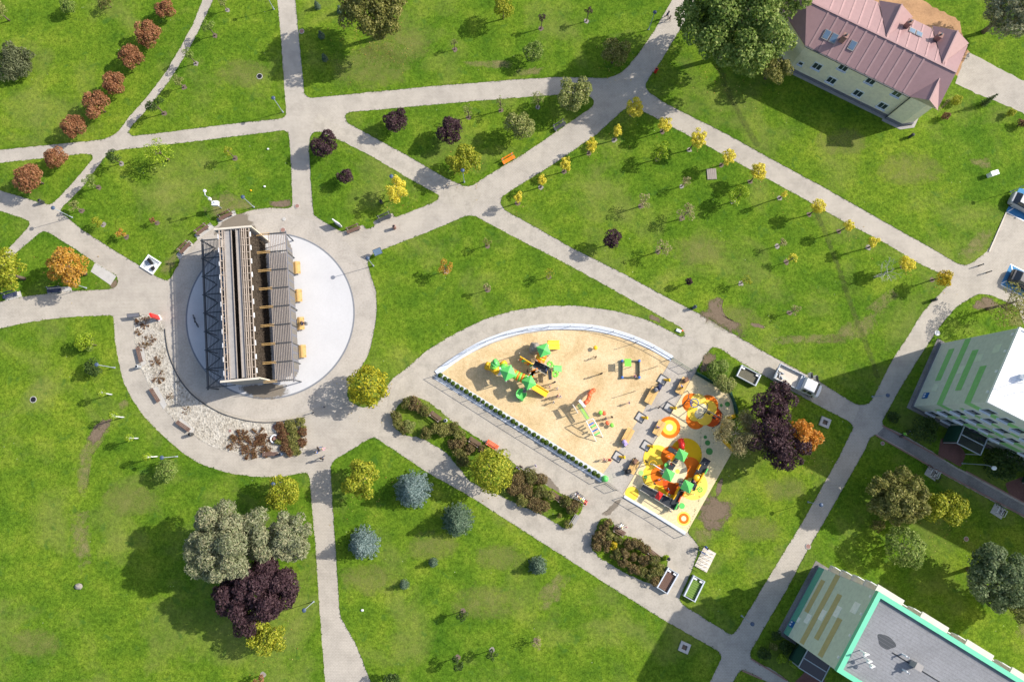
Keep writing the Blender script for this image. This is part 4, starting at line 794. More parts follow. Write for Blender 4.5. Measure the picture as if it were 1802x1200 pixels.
litter([(660, 55, 60, 260), (1300, 130, 70, 120), (697, 350, 30, 60), (646, 700, 40, 50), (120, 480, 45, 90), (1412, 790, 40, 80), (1660, 920, 45, 60), (497, 890, 40, 50), (637, 870, 45, 60), (816, 300, 35, 60), (1082, 110, 35, 50), (470, 1135, 40, 60), (866, 850, 40, 40)]+[(x, y+12, 18, 12) for (x, y, *_r) in ROW1+ROW2], 9)
# ------------------------------------------------------------------ red roofed house
def house():
    E0 = np.array(P(1417, 80, 5.9)); U = np.array([0.88759788, -0.46061915]); V = np.array([-U[1], U[0]])
    rz = math.atan2(U[1], U[0]); t = thing('house', 'long cream two-storey house with red metal roof in the upper right', 'house', (E0[0], E0[1], 0), rz)
    # local frame: x along the ridge, y north
    EZ, RZ, RY, N_ = 5.9, 7.8, 3.92, 9.3
    X0, X1 = -6.0, 17.6
    w = MB(); w.prism([(-2.2, 1.6), (0.2, 0.3), (14.15, 0.3), (14.15, 0.05), (16.2, 0.05), (17.35, 0.9), (17.35, 9.0), (-6, 9.0), (-6, 4.0)], 0.45, 5.82); w.build('wall', 'wallhouse', t)
    pl = MB(); pl.prism([(-2.3, 1.5), (0.15, 0.18), (14.05, 0.18), (14.05, -0.09), (16.25, -0.09), (17.47, 0.82), (17.47, 9.12), (-6.1, 9.12), (-6.1, 3.9)], 0.0, 0.47); pl.build('plinth', 'plinth', t)
    ap = MB(); ap.prism([(-2.3, 1.2), (0.1, -0.2), (13.8, -0.2), (13.8, -0.5), (16.4, -0.5), (17.9, 0.6), (17.9, 9.2), (17.5, 9.2), (17.5, 0.75), (16.3, -.05), (14.1, -.05), (14.1, 0.2), (0.2, 0.2)], 0.03, 0.06); ap.build('apron', 'greywood', t)
    r = MB()
    S0, S1, Nn0, Nn1 = (0, 0, EZ), (13.9, 0, EZ), (-6, N_, EZ), (X1, N_, EZ)
    R0, R1 = (-2.5, RY, RZ), (17.0, RY, RZ)
    def slab(pts, th=0.12):
        n = len(pts); r.add(list(pts)+[(p[0], p[1], p[2]-th) for p in pts], [tuple(range(n)), tuple(range(2*n-1, n-1, -1))]+[(i, n+i, n+(i+1) % n, (i+1) % n) for i in range(n)])
    slab([S0, (17.6, 0, EZ), (17.0, RY, RZ), R0][:2] and [S0, (13.9, 0, EZ), (17.5, 0.1, EZ), R1, R0])
    slab([R0, R1, Nn1, (-2.5, N_, EZ)])
    slab([R0, (-2.9, 1.9, EZ), S0]); slab([R0, (-2.5, N_, EZ), (-6, N_, EZ), (-6, 4.0, EZ), (-2.9, 1.9, EZ)])
    roof = r.build('roof', 'roofred', t)
    # cross gables
    def gable(x0, x1, yf, yr, za, fr, ya):
        m = MB(); xm = (x0+x1)/2; e = EZ+.03
        m.add([(x0, yf, e), (xm, ya, za), (xm, yr, za), (x1, yf, e)], [(0, 1, 2), (3, 2, 1)] if yr < yf else [(0, 2, 1), (1, 2, 3)])
        m.add([(x0, yf-fr*.12, EZ-.1), (x1, yf-fr*.12, EZ-.1), (xm, ya-fr*.12, za-.1)], [(0, 1, 2), (2, 1, 0)], 1); m.build('gable_roof', ['roofred', 'wallhouse'], roof)
        rb = MB(); rb.beam((xm, ya+fr*.03, za+.03), (xm, yr, za+.03), .14, .06); rb.build('ridge_cap', 'roofred', roof)
    gable(5.6, 10.15, 9.55, 4.3, 7.7, 1, 8.9); gable(12.7, 17.6, 9.6, 4.3, 7.7, 1, 8.95); gable(13.9, 17.6, -0.1, 2.75, 7.2, -1, -.3)
    rb = MB(); rb.beam((-2.5, RY, RZ+.03), (17.0, RY, RZ+.03), .2, .07); rb.build('ridge_cap', 'roofred', roof)
    # standing seams between the roof sheets
    for k in range(14):
        x = 0.5+k*1.25
        if x < 16.6:
            if x < 13.6: q = MB(); q.beam((x, 0.02, EZ+.03), (x, RY, RZ+.03), .22, .03); q.build('seam', 'seam', roof)
            y1 = 9.25
            for (a, b) in ((5.6, 10.15), (12.7, 17.6)):
                if a < x < b: y1 = 5.3+abs(x-(a+b)/2)/((b-a)/2)*4.0
            q = MB(); q.beam((x, RY, RZ+.03), (x, y1, RZ+(EZ-RZ)*(y1-RY)/(N_-RY)+.03), .22, .03); q.build('seam', 'seam', roof)
    gt = MB(); gt.beam((0, -.09, EZ-.08), (13.9, -.09, EZ-.08), .14, .12); gt.build('gutter', 'darkmetal', roof)
    dp = MB(); dp.tube([(14.05, .0, 5.8), (14.05, .0, .2)], .07, 6); dp.build('downpipe', 'darkmetal', t)
    # windows: two storeys on the long wall
    def win(x, z, wd, ht, y=.3):
        f = MB(); f.box((x, y-.02, z), (wd+.16, .10, ht+.16)); f.box((x, y-.12, z-ht/2-.1), (wd+.3, .26, .06)); fo = f.build('window', 'sill', t)
        for s in ((-1, 1) if wd > .6 else (0,)):
            g_ = MB(); ww = wd/2-.06 if s else wd-.05; g_.box((x+s*(wd/4+.01), y-.075, z), (ww, .03, ht-.06)); g_.build('pane', 'glass', fo)
    for (x, z, wd) in [(1.06, 2.1, .5), (2.9, 3.0, 1.0), (5.49, 1.78, 1.0), (9.2, 1.78, 1.0), (12.66, 1.7, 1.0), (5.49, 4.95, 1.0), (9.16, 4.95, 1.0), (12.68, 5.0, 1.0)]: win(x, z, wd, 1.1 if wd > .6 else .55)
    # roof windows and chimneys
    def onroof(x, y): return EZ+(RZ-EZ)*(y/RY) if y < RY else RZ+(EZ-RZ)*(y-RY)/(N_-RY)
    def skylight(x, y, w_, d_):
        z = onroof(x, y); sl_ = math.atan2((RZ-EZ), RY) if y < RY else -math.atan2(RZ-EZ, N_-RY); T = Matrix.Rotation(sl_, 3, 'X')
        f = MB(); f.box((x, y, z+.06), (w_, d_, .12), 0, None, T); fo = f.build('roof_window', 'greywood', roof); g_ = MB(); g_.box((x, y, z+.13), (w_-.16, d_-.2, .03), 0, None, T); g_.build('pane', 'panelglass', fo)
    skylight(1.6, 1.75, .8, 1.1); skylight(2.55, 1.75, .8, 1.1); skylight(4.9, 1.9, .8, 1.1); skylight(10.6, 7.2, .8, .9); skylight(11.5, 7.2, .8, .9)
    for (x, y, h_) in ((3.5, 1.9, 1.3), (9.7, 7.4, 1.2), (13.6, 7.6, 1.2)):
        c = MB(); z = onroof(x, y); c.box((x, y, z+h_/2-.2), (.55, .5, h_)); c.box((x, y, z+h_-.16), (.66, .62, .1)); co = c.build('chimney', 'brick', roof)
        q = MB(); q.tube([(x, y, z+h_-.1), (x, y, z+h_+.15)], .12, 8); q.build('flue', 'darkmetal', co)
house()

# ------------------------------------------------------------------ apartment blocks
def block(name, label, A, B, D, h, wallm, stripem, length, roofm, stripes, squares, sqm, parapet, sign, dado=None):
    A = np.array(A); B = np.array(B); wdir = (B-A)/np.linalg.norm(B-A); Wd = float(np.linalg.norm(B-A)); D = np.array(D)/np.linalg.norm(D)
    rz = math.atan2(D[1], D[0]); t = thing(name, label, 'building', (A[0], A[1], 0), rz)
    # local: x along the long facade, y along the end wall (A->B)
    w = MB(); w.prism([(0, 0), (length, 0), (length, Wd), (0, Wd)], 0.35, h-.25); wall = w.build('wall', wallm, t)
    p = MB(); p.prism([(-.12, -.12), (length, -.12), (length, Wd+.12), (-.12, Wd+.12)], 0, .36); p.build('plinth', 'plinth', t)
    ap = MB(); ap.prism([(-.55, -.45), (length, -.45), (length, Wd+.45), (-.55, Wd+.45)], .03, .05); ap.build('apron', 'cobble', t)
    r = MB(); r.prism([(0, 0), (length, 0), (length, Wd), (0, Wd)], h-.25, h-.1); roof = r.build('roof', roofm, t)
    k = .42 if parapet == 'mint' else .16
    for nm, poly in (('parapet', [(-.06, -.06), (k, k), (k, Wd-k), (-.06, Wd+.06)]), ('parapet', [(-.06, -.06), (length, -.06), (length, k), (k, k)]), ('parapet', [(-.06, Wd+.06), (k, Wd-k), (length, Wd-k), (length, Wd+.06)])):
        q = MB(); q.prism(poly, h-.3, h+(.22 if parapet == 'mint' else .02)); q.build(nm, parapet, roof)
    for (y0, y1, z0, z1) in stripes:
        q = MB(); q.box((-.012, (y0+y1)/2, (z0+z1)/2), (.03, y1-y0, z1-z0)); q.build('painted_stripe', stripem, wall)
    for (y0, y1, z0, z1) in squares:
        q = MB(); q.box((-.012, (y0+y1)/2, (z0+z1)/2), (.03, y1-y0, z1-z0)); q.build('painted_square', sqm, wall)
    if dado:
        q = MB(); q.box((-.02, Wd/2, 1.0), (.06, Wd, 1.35)); q.build('dado', dado, wall)
    for y in (1.2, 3.6, 6.0, 8.0):
        q = MB(); q.box((-.03, y, h-.75), (.08, .28, .3)); q.build('vent_plate', 'white', wall)
    (sy, sz) = sign; q = MB(); q.box((-.06, sy, sz), (.06, .75, 1.05)); so_ = q.build('number_plate', 'signblue', wall)
    q = MB()
    for (dy, w0) in ((.18, .16), (-.14, .2)):   # two blurred white digits
        for dz in (-.33, -.18, -.03): q.box((-.1, sy+dy, sz+dz), (.02, w0, .07))
        q.box((-.1, sy+dy+w0*.4, sz-.11), (.018, .06, .18)); q.box((-.1, sy+dy-w0*.4, sz-.25), (.018, .06, .18))
    q.build('digits', 'white', so_)
    return t, wall, roof, Wd
A1, B1 = P(1605, 715), P(1658, 607)
t1, wall1, roof1, wd1 = block('apartment_block', 'grey-green apartment block with bright green stripes and white roof at the right edge', A1, B1, (0.886241, -0.46322446), 13.6, 'wallA', 'stripeA', 42, 'roofwhite',
    [(3.3, 7.55, 2.5, 3.55), (0.02, 8.6, 4.9, 5.95), (1.7, 6.8, 7.2, 8.25), (0.02, 4.5, 9.8, 10.85)], [(1.9, 2.9, 2.6, 3.6), (3.9, 4.9, 6.1, 7.1), (6.0, 7.0, 10.8, 11.9), (5.2, 6.1, 8.4, 9.5)], 'wallB', 'white', (1.35, 1.95))
FLOORS = [1.45, 3.8, 6.15, 8.65, 11.2]
for xi, x in enumerate([1.95, 3.95, 6.3, 8.6, 12.2, 14.4, 16.8, 19.0, 22.6, 24.8, 27.2, 29.4]):
    st = (xi % 4 == 2)
    for zi, z in enumerate(FLOORS):
        if st: z = z-1.15
        if z < .9: continue
        f = MB(); f.box((x, -.015, z), (1.16, .07, 1.26)); f.box((x, -.13, z-.68), (1.3, .3, .06)); fo = f.build('window', 'sill', wall1)
        g_ = MB(); g_.box((x-.28, -.055, z), (.5, .03, 1.12)); g_.box((x+.28, -.055, z), (.5, .03, 1.12)); g_.build('pane', 'glass', fo)
for (z0, z1) in ((3.0, 4.0), (5.1, 5.95), (9.85, 10.85), (7.6, 8.1)):
    x0 = .0 if z0 in (5.1, 9.85) else 1.0
    q = MB(); q.box((21+x0/2, -.012, (z0+z1)/2), (42-x0, .03, z1-z0)); q.build('painted_stripe', 'stripeA', wall1)
def canopy(parent, x, mirror=1):
    c = MB(); c.prism([(x-1.5, -2.3), (x+1.5, -2.3), (x+1.5, -.02), (x-1.5, -.02)], 2.55, 2.65); co = c.build('canopy', 'darkglass', parent)
    f = MB(); 
    for a, b in (((x-1.5, -2.3), (x+1.5, -2.3)), ((x-1.5, -1.1), (x+1.5, -1.1)), ((x-1.5, -2.3), (x-1.5, 0)), ((x+1.5, -2.3), (x+1.5, 0))): f.beam((*a, 2.68), (*b, 2.68), .1, .08)
    f.build('frame', 'steel', co); s = MB(); s.box((x-1.6, -1.1, 1.3), (.12, 2.1, 2.5)); s.box((x+.2, -.5, 1.2), (1.2, .1, 2.3)); s.build('porch_wall', 'darkgreen', parent)
    for a in (x-1.45, x+1.45): q = MB(); q.tube([(a, -2.25, 0), (a, -2.25, 2.6)], .06, 6); q.build('post', 'steel', parent)
canopy(t1, 6.6); canopy(t1, 17.0)
for (x, y) in ((2.2, 4.0), (6.0, 2.6), (9, 5.5)):
    q = MB(); q.box((x, y, 13.95), (.5, .5, .9)); q.build('roof_vent', 'white', roof1)
q = MB(); q.tube([(1.4, 2.8, 13.5), (1.4, 2.8, 15.3)], .03, 5); q.tube([(2.2, 2.2, 13.5), (2.2, 2.2, 15.0)], .03, 5); q.beam((1.0, 2.8, 15.1), (1.9, 2.8, 15.1), .04, .04); q.beam((1.1, 2.8, 14.8), (1.8, 2.8, 14.8), .04, .04); q.build('aerial', 'steel', roof1)

A2, B2 = P(1377, 1112), P(1432, 992)
t2, wall2, roof2, wd2 = block('apartment_block', 'pale green apartment block with tan stripes, grey roof and mint parapet at the bottom right', A2, B2, (0.8513, -0.5247), 13.4, 'wallB', 'stripeB', 40, 'roofgrey',
    [(3.4, 7.5, 2.2, 3.2), (0.2, 8.7, 4.55, 5.6), (1.45, 6.85, 6.85, 7.85), (0.2, 4.6, 9.1, 10.1)], [(2.3, 3.4, 3.22, 4.2), (3.4, 4.6, 5.62, 6.6), (4.5, 5.7, 8.0, 9.0), (5.7, 6.9, 10.6, 11.75), (1.9, 2.5, 1.7, 2.2)], 'pale', 'mint', (1.4, 1.15), 'dado')
canopy(t2, 3.6)
for k in range(8):      # balcony stacks on the far side: only their slabs show past the parapet
    x = .85+k*5.05
    for z in (2.7, 5.3, 7.9, 10.5, 12.9):
        q = MB(); q.box((x+.6, wd2+.42-.07, z), (3.0, .7, .16)); bo = q.build('balcony', 'beige', t2)
        if z < 12: q = MB(); q.box((x+.6, wd2+.67, z+.55), (3.0, .06, 1.0)); q.build('balustrade', 'white', bo)
for k in range(26):     # joints of the felt strips
    y = .55+k*.32
    if y < wd2-.5: q = MB(); q.box((20.2, y, 13.305), (39.4, .02, .012)); q.build('felt_seam', 'plinth', roof2)
q = MB(); q.box((16, wd2*.5, 13.32), (24, .09, .05)); q.build('roof_gully', 'black', roof2)
for (x, y) in ((6.2, 4.5), (13.5, 4.6), (22, 4.5)):
    q = MB(); q.box((x, y, 13.85), (.62, .55, 1.1)); q.box((x, y, 14.4), (.74, .66, .08)); q.build('vent_stack', 'greywood', roof2)
for (x, y) in ((4.9, 4.75), (5.6, 3.5)):
    q = MB(); q.tube([(x, y, 13.3), (x, y, 14.1), (x+.18, y, 14.25)], .09, 7); q.build('vent_pipe', 'white', roof2)
for (x, y, s) in ((1.15, 2.9, .4), (1.75, 2.5, .3), (2.2, 2.25, .3)):
    q = MB(); q.tube([(x, y, 13.3), (x, y, 14.6)], .045, 6); q.box((x, y, 14.55), (s, .12, .35), .6); q.ball((x+.1, y-.1, 14.2), (.22, .22, .1), 8); q.build('aerial', 'pale', roof2)
q = MB(); q.prism([(3.0+.95*math.cos(a)*(1+.2*math.sin(3*a)), 4.9+.62*math.sin(a)) for a in np.linspace(0, 6.283, 24, endpoint=False)], 13.301, 13.308); q.build('puddle_stain', 'darkmetal', roof2)

# ------------------------------------------------------------------ graduation tower on the round plaza
def tower():
    a = np.array(P(411, 403, 6.5)); b = np.array(P(423, 667, 6.5)); c = (a+b)/2; d = a-b; Lg = float(np.linalg.norm(d)); rz = math.atan2(d[1], d[0])-math.pi/2
    t = thing('graduation_tower', 'tall timber and brushwood graduation tower with slatted pergolas on the round plaza', 'tower', (c[0], c[1], .036), rz)
    hl = Lg/2; HT = 6.5; r = random.Random(3); nr = np.random.default_rng(3)
    core = MB(); core.prism([(-1.35, -hl+.2), (-.28, -hl+.2), (-.28, hl-.2), (-1.35, hl-.2)], 0, HT-.55); core.prism([(.22, -hl+.2), (1.5, -hl+.2), (1.5, hl-.2), (.22, hl-.2)], 0, HT-.5); core.prism([(-.28, -hl+.2), (.22, -hl+.2), (.22, hl-.2), (-.28, hl-.2)], 0, HT-.75); core.build('core', 'brush', t)
    # blackthorn bundles: twigs packed on both faces
    def twigs(x, sx, n, seed):
        rr = np.random.default_rng(seed); y = rr.uniform(-hl+.25, hl-.25, n); z = rr.uniform(.2, HT-.35, n); pos = np.stack([x+sx*rr.uniform(-.05, .22, n)-sx*.10*(z/HT), y, z], 1); nm = rr.normal(size=(n, 3))*.6+np.array([sx*.8, 0, .5]); return pos, nm
    for nm_, x, sx, sd in (('brushwood', 1.5, 1, 4), ('brushwood', -1.35, -1, 5)):
        p, q = twigs(x, sx, 5200, sd); o = put(nm_, leaf_mesh('brushwood', p, q, .13, 'leaf_twig', sd, .25), t); o['kind'] = 'stuff'
    rr = np.random.default_rng(8); n = 2200; p = np.stack([rr.uniform(-.27, .21, n), rr.uniform(-hl+.3, hl-.3, n), HT-.75+rr.uniform(0, .4, n)], 1); put('brushwood', leaf_mesh('brushwood', p, rr.normal(size=(n, 3))+np.array([0, 0, .6]), .13, 'leaf_twig', 9, .25), t)['kind'] = 'stuff'
    for (x0, x1, z) in ((-1.12, -.29, HT-.12), (.23, .72, HT-.12)):
        q = MB(); q.prism([(x0, -hl+.15), (x1, -hl+.15), (x1, hl-.15), (x0, hl-.15)], z-.08, z); q.build('gutter_board', 'greywood', t)
    for x in (-.29, -1.1, .24, .71):
        q = MB(); q.beam((x, -hl+.1, HT-.02), (x, hl-.1, HT-.02), .06, .16); q.build('gutter_side', 'slatwood', t)
    for (x0, x1, z) in ((-1.62, -1.28, HT+.05), (.92, 1.16, HT+.05), (1.36, 1.74, HT-.02)):
        for x in (x0, x1): q = MB(); q.beam((x, -hl+.05, z), (x, hl-.05, z), .075, .12); q.build('rail', 'beigewood', t)
        m = int(Lg/.8)
        for k in range(m): y = -hl+.4+k*(Lg-.8)/(m-1); q = MB(); q.beam((x0-.06, y, z+.085), (x1+.06, y, z+.085), .06, .05); q.build('rung', 'beigewood', t)
    for k in range(11):
        y = -hl+.8+k*(Lg-1.6)/10
        q = MB(); q.box((1.86, y, HT-.03), (.1, .55, .14)); q.build('bracket', 'white', t)
        q = MB(); q.box((-1.74, y, HT-.0), (.1, .55, .14)); q.build('bracket', 'white', t)
        q = MB(); q.beam((-1.72, y+.35, 0), (-1.6, y+.35, HT), .14, .14); q.build('post', 'greywood', t)
    for s in (-1, 1):      # end walls of planks
        y = s*(hl+.02)
        for k in range(9):
            x = -1.95+.45*k; q = MB(); q.box((x, y, (HT+.05)/2), (.44, .12, HT+.05)); q.build('plank', 'greywood', t)
        q = MB(); q.beam((-2.2, y+s*.09, HT+.02), (2.05, y+s*.09, HT+.02), .2, .16); q.build('cap_board', 'tanboard', t)
        q = MB(); q.beam((2.0, y+s*.02, .1), (1.98, y+s*.02, HT+.1), .26, .14); q.build('edge_board', 'tanboard', t)
    # pergolas
    ya, yb = -hl-.45, hl+.1; nb = 8
    for side, mt in ((1, 'slatwood'), (-1, 'shadedslat')):  # west slats get a darker, greyer colour: the tower's shade painted in
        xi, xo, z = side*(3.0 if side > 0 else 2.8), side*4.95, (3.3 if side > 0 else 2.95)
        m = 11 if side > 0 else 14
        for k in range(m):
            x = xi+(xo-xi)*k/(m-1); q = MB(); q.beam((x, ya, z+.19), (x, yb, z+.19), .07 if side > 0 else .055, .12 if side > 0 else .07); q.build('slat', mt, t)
        for k in range(nb+1):
            y = ya+.15+(yb-ya-.3)*k/nb
            for dy in (-.09, .09):
                if side > 0: q = MB(); q.beam((side*1.6, y+dy, z+.33), (xi+.15, y+dy, z+.33), .05, .1); q.build('rafter', 'wood', t)
            q = MB(); q.beam((xi if side > 0 else -1.7, y, z+.34), (xo+side*.15, y, z+.34), .1, .12); q.build('rafter', 'darkmetal', t)
            q = MB(); q.tube([(xo, y, 0), (xo, y, z)], .075, 8); q.build('post', 'darkmetal', t)
            if side < 0 and k < nb:
                y2 = ya+.15+(yb-ya-.3)*(k+1)/nb; ym = (y+y2)/2
                q = MB(); q.beam((xo, y, z+.3), (xo+1.6, ym, z+.3), .09, .08); q.beam((xo+1.6, ym, z+.3), (xo, y2, z+.3), .09, .08); q.build('brace', 'darkmetal', t)
        q = MB(); q.beam((xo+side*.05, ya-.1, z+.06), (xo+side*.05, yb+.1, z+.06), .16, .2); q.build('edge_beam', 'plinth' if side > 0 else 'darkmetal', t)
    # boarded screen hanging on the outer side of the sunny pergola, its ends cut on a slant
    y = ya+.15
    while y < yb-.1:
        dd = min(y-ya, yb-y); zb = .68 if dd > 1.5 else .68+2.5*(1-dd/1.5)
        if zb < 3.0: q = MB(); q.box((4.93, y, (zb+3.25)/2), (.05, .285, 3.25-zb)); q.build('screen_board', 'screenwood' if int(y*7) % 3 else 'plinth', t)
        y += .3
    return c, rz, hl
m, nt = nodes_of('twig'); 
make_leaf('twig', [(0.022, 0.016, 0.011), (0.045, 0.034, 0.024), (0.075, 0.056, 0.04), (0.11, 0.085, 0.062)], .05, .9)
TC, TRZ, THL = tower()
def wave_bench(px, py, label, group, rz, l=1.55, w=.85, z0=.036):
    p = P(px, py, .45); t = thing('wooden_bench', label, 'bench', (p[0], p[1], z0), rz, group)
    for k in range(8):
        u = -w/2+w*(k+.5)/8; z = .40+.09*math.cos(u/w*6.283); q = MB(); q.beam((u, -l/2, z), (u, l/2, z), w/8*.9, .05); q.build('slat', 'wood', t)
    for s in (-1, 1): q = MB(); q.box((0, s*(l/2-.22), .18), (w*.86, .12, .36)); q.build('leg', 'darkmetal', t)
    return t
for i, (x, y) in enumerate([(522, 471), (525, 520), (529, 569), (532, 618)]):
    wave_bench(x, y, f'{ords[i]} yellow wooden wave bench from the top beside the tower', 'yellow wave benches on the plaza', TRZ)
# ------------------------------------------------------------------ street furniture
def lamp(bx, by, label, h=4.0, kind='dome', arm=None):
    p = P(bx, by); t = thing('street_lamp', label, 'lamp', (p[0], p[1], .03), 0, 'street lamps')
    q = MB(); q.lathe((0, 0, 0), [(.12, 0), (.12, .05), (.07, .1), (.065, .6), (.038, .66), (.034, h-.25)], 8); q.build('pole', 'polesteel', t, True)
    if kind == 'dome':
        q = MB(); q.lathe((0, 0, h-.28), [(.05, 0), (.17, .06), (.25, .14), (.24, .20), (.13, .26), (.03, .28)], 12); q.build('lamp_head', 'lampblue', t, True)
    else:
        q = MB(); q.tube([(0, 0, h-.3), (.15*arm[0], .15*arm[1], h), (.7*arm[0], .7*arm[1], h+.1)], .035, 6); q.build('arm', 'polesteel', t); q = MB(); q.ball((.85*arm[0], .85*arm[1], h+.06), (.32, .26, .12), 10); q.build('lamp_head', 'white', t, True)
for bx, by, h, lb in [(127, 383, 3.9, 'street lamp at the narrow path mouth on the left edge'), (202, 647, 4.0, 'street lamp over the dark shrub left of the pebble bed'), (498, 198, 4.0, 'street lamp left of the upper vertical path'), (657, 468, 4.0, 'street lamp at the tip of the centre lawn right of the tower'), (1305, 1083, 3.7, 'street lamp at the lower right path crossing, in the block shadow'),
    (1422, 883, 3.6, 'street lamp beside the right path above the tree shadow'), (552, 1058, 4.2, 'street lamp on the lawn right of the purple beech'), (1535, 698, 3.6, 'street lamp at the crossing below the white truck'), (447, 365, 4.0, 'street lamp on the lawn just above the tower'), (1141, 53, 4.0, 'street lamp beside the path leaving at the top'), (152, 507, 4.0, 'street lamp in front of the amber tree'),
    (312, 803, 4.0, 'street lamp above the round green shrub lower left'), (482, 17, 4.0, 'street lamp near the top end of the vertical path'), (817, 321, 4.2, 'street lamp under the yellow-green tree of the triangular lawn'), (500, 847, 4.2, 'street lamp behind the yellow-green tree by the lower vertical path'), (697, 330, 4.0, 'street lamp behind the golden orange tree'), (1778, 338, 4.0, 'street lamp beside the upper blue parking bay')]:
    lamp(bx, by, lb, h)
lamp(1693, 815, 'white arm lamp on the shaded lawn below the striped block', 4.5, 'arm', (.8, -.4))
p = P(390, 367); t = thing('camera_mast', 'white camera mast with box on the lawn above the tower', 'mast', (p[0], p[1], .03))
q = MB(); q.tube([(0, 0, 0), (0, 0, 5.0)], .05, 7); q.build('pole', 'polesteel', t); q = MB(); q.box((0, 0, 1.9), (.75, .55, .5)); q.build('cabinet', 'white', t)
q = MB(); q.box((0, 0, 3.6), (.22, .3, .5)); q.build('junction_box', 'white', t); q = MB(); q.tube([(0, 0, 4.9), (-.05, .35, 5.0)], .04, 6); q.ball((-.05, .5, 5.0), .2, 10); q.build('camera_head', 'white', t)

def bench(px, py, rz, label, col='benchwood', pad=None, l=1.75, back=True, group='park benches'):
    p = P(px, py, .4); t = thing('park_bench', label, 'bench', (p[0], p[1], .02), rz, group)
    for k in range(3): q = MB(); q.box((0, -.2+.16*k, .45), (l, .13, .04)); q.build('slat', col, t)
    if back:
        for k in range(2): q = MB(); q.box((0, .33+.04*k, .62+.17*k), (l, .04, .13)); q.build('slat', col, t)
    for s in (-1, 1):
        q = MB(); q.box((s*l*.38, -.02, .21), (.09, .5, .42)); 
        if back: q.beam((s*l*.38, .27, .3), (s*l*.38, .40, .88), .07, .05)
        q.build('leg', 'concrete', t)
    return t
def pad(line, z=.034):
    mb = MB(); mb.prism(pix(line), 0, z, bottom=False); return struct('bench_pad', mb, 'concrete')
pad([(413, 369), (381, 385), (385, 394), (416, 378)]); pad([(370, 392), (342, 414), (348, 422), (377, 400)]); pad([(333, 423), (310, 448), (318, 456), (340, 430)])
pad([(8, 522), (36, 512), (39, 522), (10, 530)]); pad([(83, 507), (125, 504), (127, 512), (84, 517)]); pad([(243, 612), (253, 610), (257, 640), (249, 645)]); pad([(266, 684), (277, 680), (294, 712), (288, 720)]); pad([(312, 744), (318, 735), (343, 755), (338, 763)]); pad([(461, 795), (490, 793), (493, 803), (461, 803)])
mb = MB(); mb.prism(pix([(168, 462), (205, 486), (195, 502), (160, 478)]), 0, .05, bottom=False); struct('concrete_slab', mb, 'concrete')
BN = [(397, 380, (381, 386, 413, 370), 'brown bench on its pad above the tower, nearest the camera mast'), (356, 405, (342, 414, 370, 393), 'brown bench on its pad above the tower, middle of three'), (326, 436, (312, 448, 334, 425), 'brown bench on its pad above the tower, lowest of three'),
 (622, 404, (604, 410, 640, 396), 'brown bench on the path edge above the round plaza'), (677, 383, (657, 391, 692, 376), 'dark grey bench below the golden orange tree'), (985, 222, (972, 232, 1000, 214), 'dark bench at the right tip of the triangular lawn'), (895, 281, (884, 287, 907, 274), 'bright orange bench at the lower edge of the triangular lawn'),
 (18, 519, (8, 522, 28, 516), 'navy bench at the left edge'), (96, 511, (84, 512, 108, 510), 'navy bench below the amber tree')]
for (x, y, d, lb) in BN:
    bench(x, y, ang(*d), lb, 'orangep' if 'orange bench' in lb else ('navy' if 'navy' in lb else ('darkmetal' if 'dark' in lb else 'benchwood')))
for (x, y, d, lb) in [(246, 624, (243, 612, 250, 640), 'brown backless bench at the upper pebble bed pad'), (273, 695, (266, 684, 281, 708), 'brown backless bench at the middle pebble bed pad'), (323, 749, (312, 742, 334, 757), 'brown backless bench at the lower pebble bed pad'), (476, 798, (462, 799, 490, 798), 'grey bench at the bottom of the pebble bed')]:
    bench(x, y, ang(*d), lb, back=False, l=1.9)
for (x, y, d, lb, c) in [(767, 732, (778, 741, 757, 725), 'brown bench at the upper left of the long shrub bed', 'benchwood'), (836, 777, (848, 785, 825, 770), 'brown bench left of the red bench at the long shrub bed', 'benchwood'), (867, 782, (876, 788, 857, 776), 'red bench in front of the lime-yellow tree', 'coralp'), (978, 872, (988, 879, 966, 864), 'brown bench right of the solid shrub block', 'benchwood'), (1090, 934, (1100, 940, 1080, 928), 'brown bench with a seated person at the separate shrub bed', 'benchwood'), (1150, 974, (1160, 981, 1140, 966), 'brown bench at the right of the separate shrub bed', 'benchwood'), (1011, 916, (1002, 930, 1018, 904), 'grey bench at the right end of the long shrub bed', 'greywood')]:
    bench(x, y, ang(*d), lb, c, l=1.55)
# shaded benches under the west pergola
for k in range(4):
    off = -5.6+3.9*k; x = TC[0]+math.cos(TRZ)*(-3.3)-math.sin(TRZ)*off; y = TC[1]+math.sin(TRZ)*(-3.3)+math.cos(TRZ)*off
    t = thing('wooden_bench', f'{ords[k]} brown bench from the bottom under the shaded pergola of the tower', 'bench', (x, y, .036), TRZ, 'benches under the shaded pergola')
    for j in range(6): q = MB(); q.beam((-.4+.16*j, -.75, .42), (-.4+.16*j, .75, .42), .13, .05); q.build('slat', 'benchwood', t)
    for s in (-1, 1): q = MB(); q.box((0, s*.5, .2), (.8, .1, .4)); q.build('leg', 'darkmetal', t)

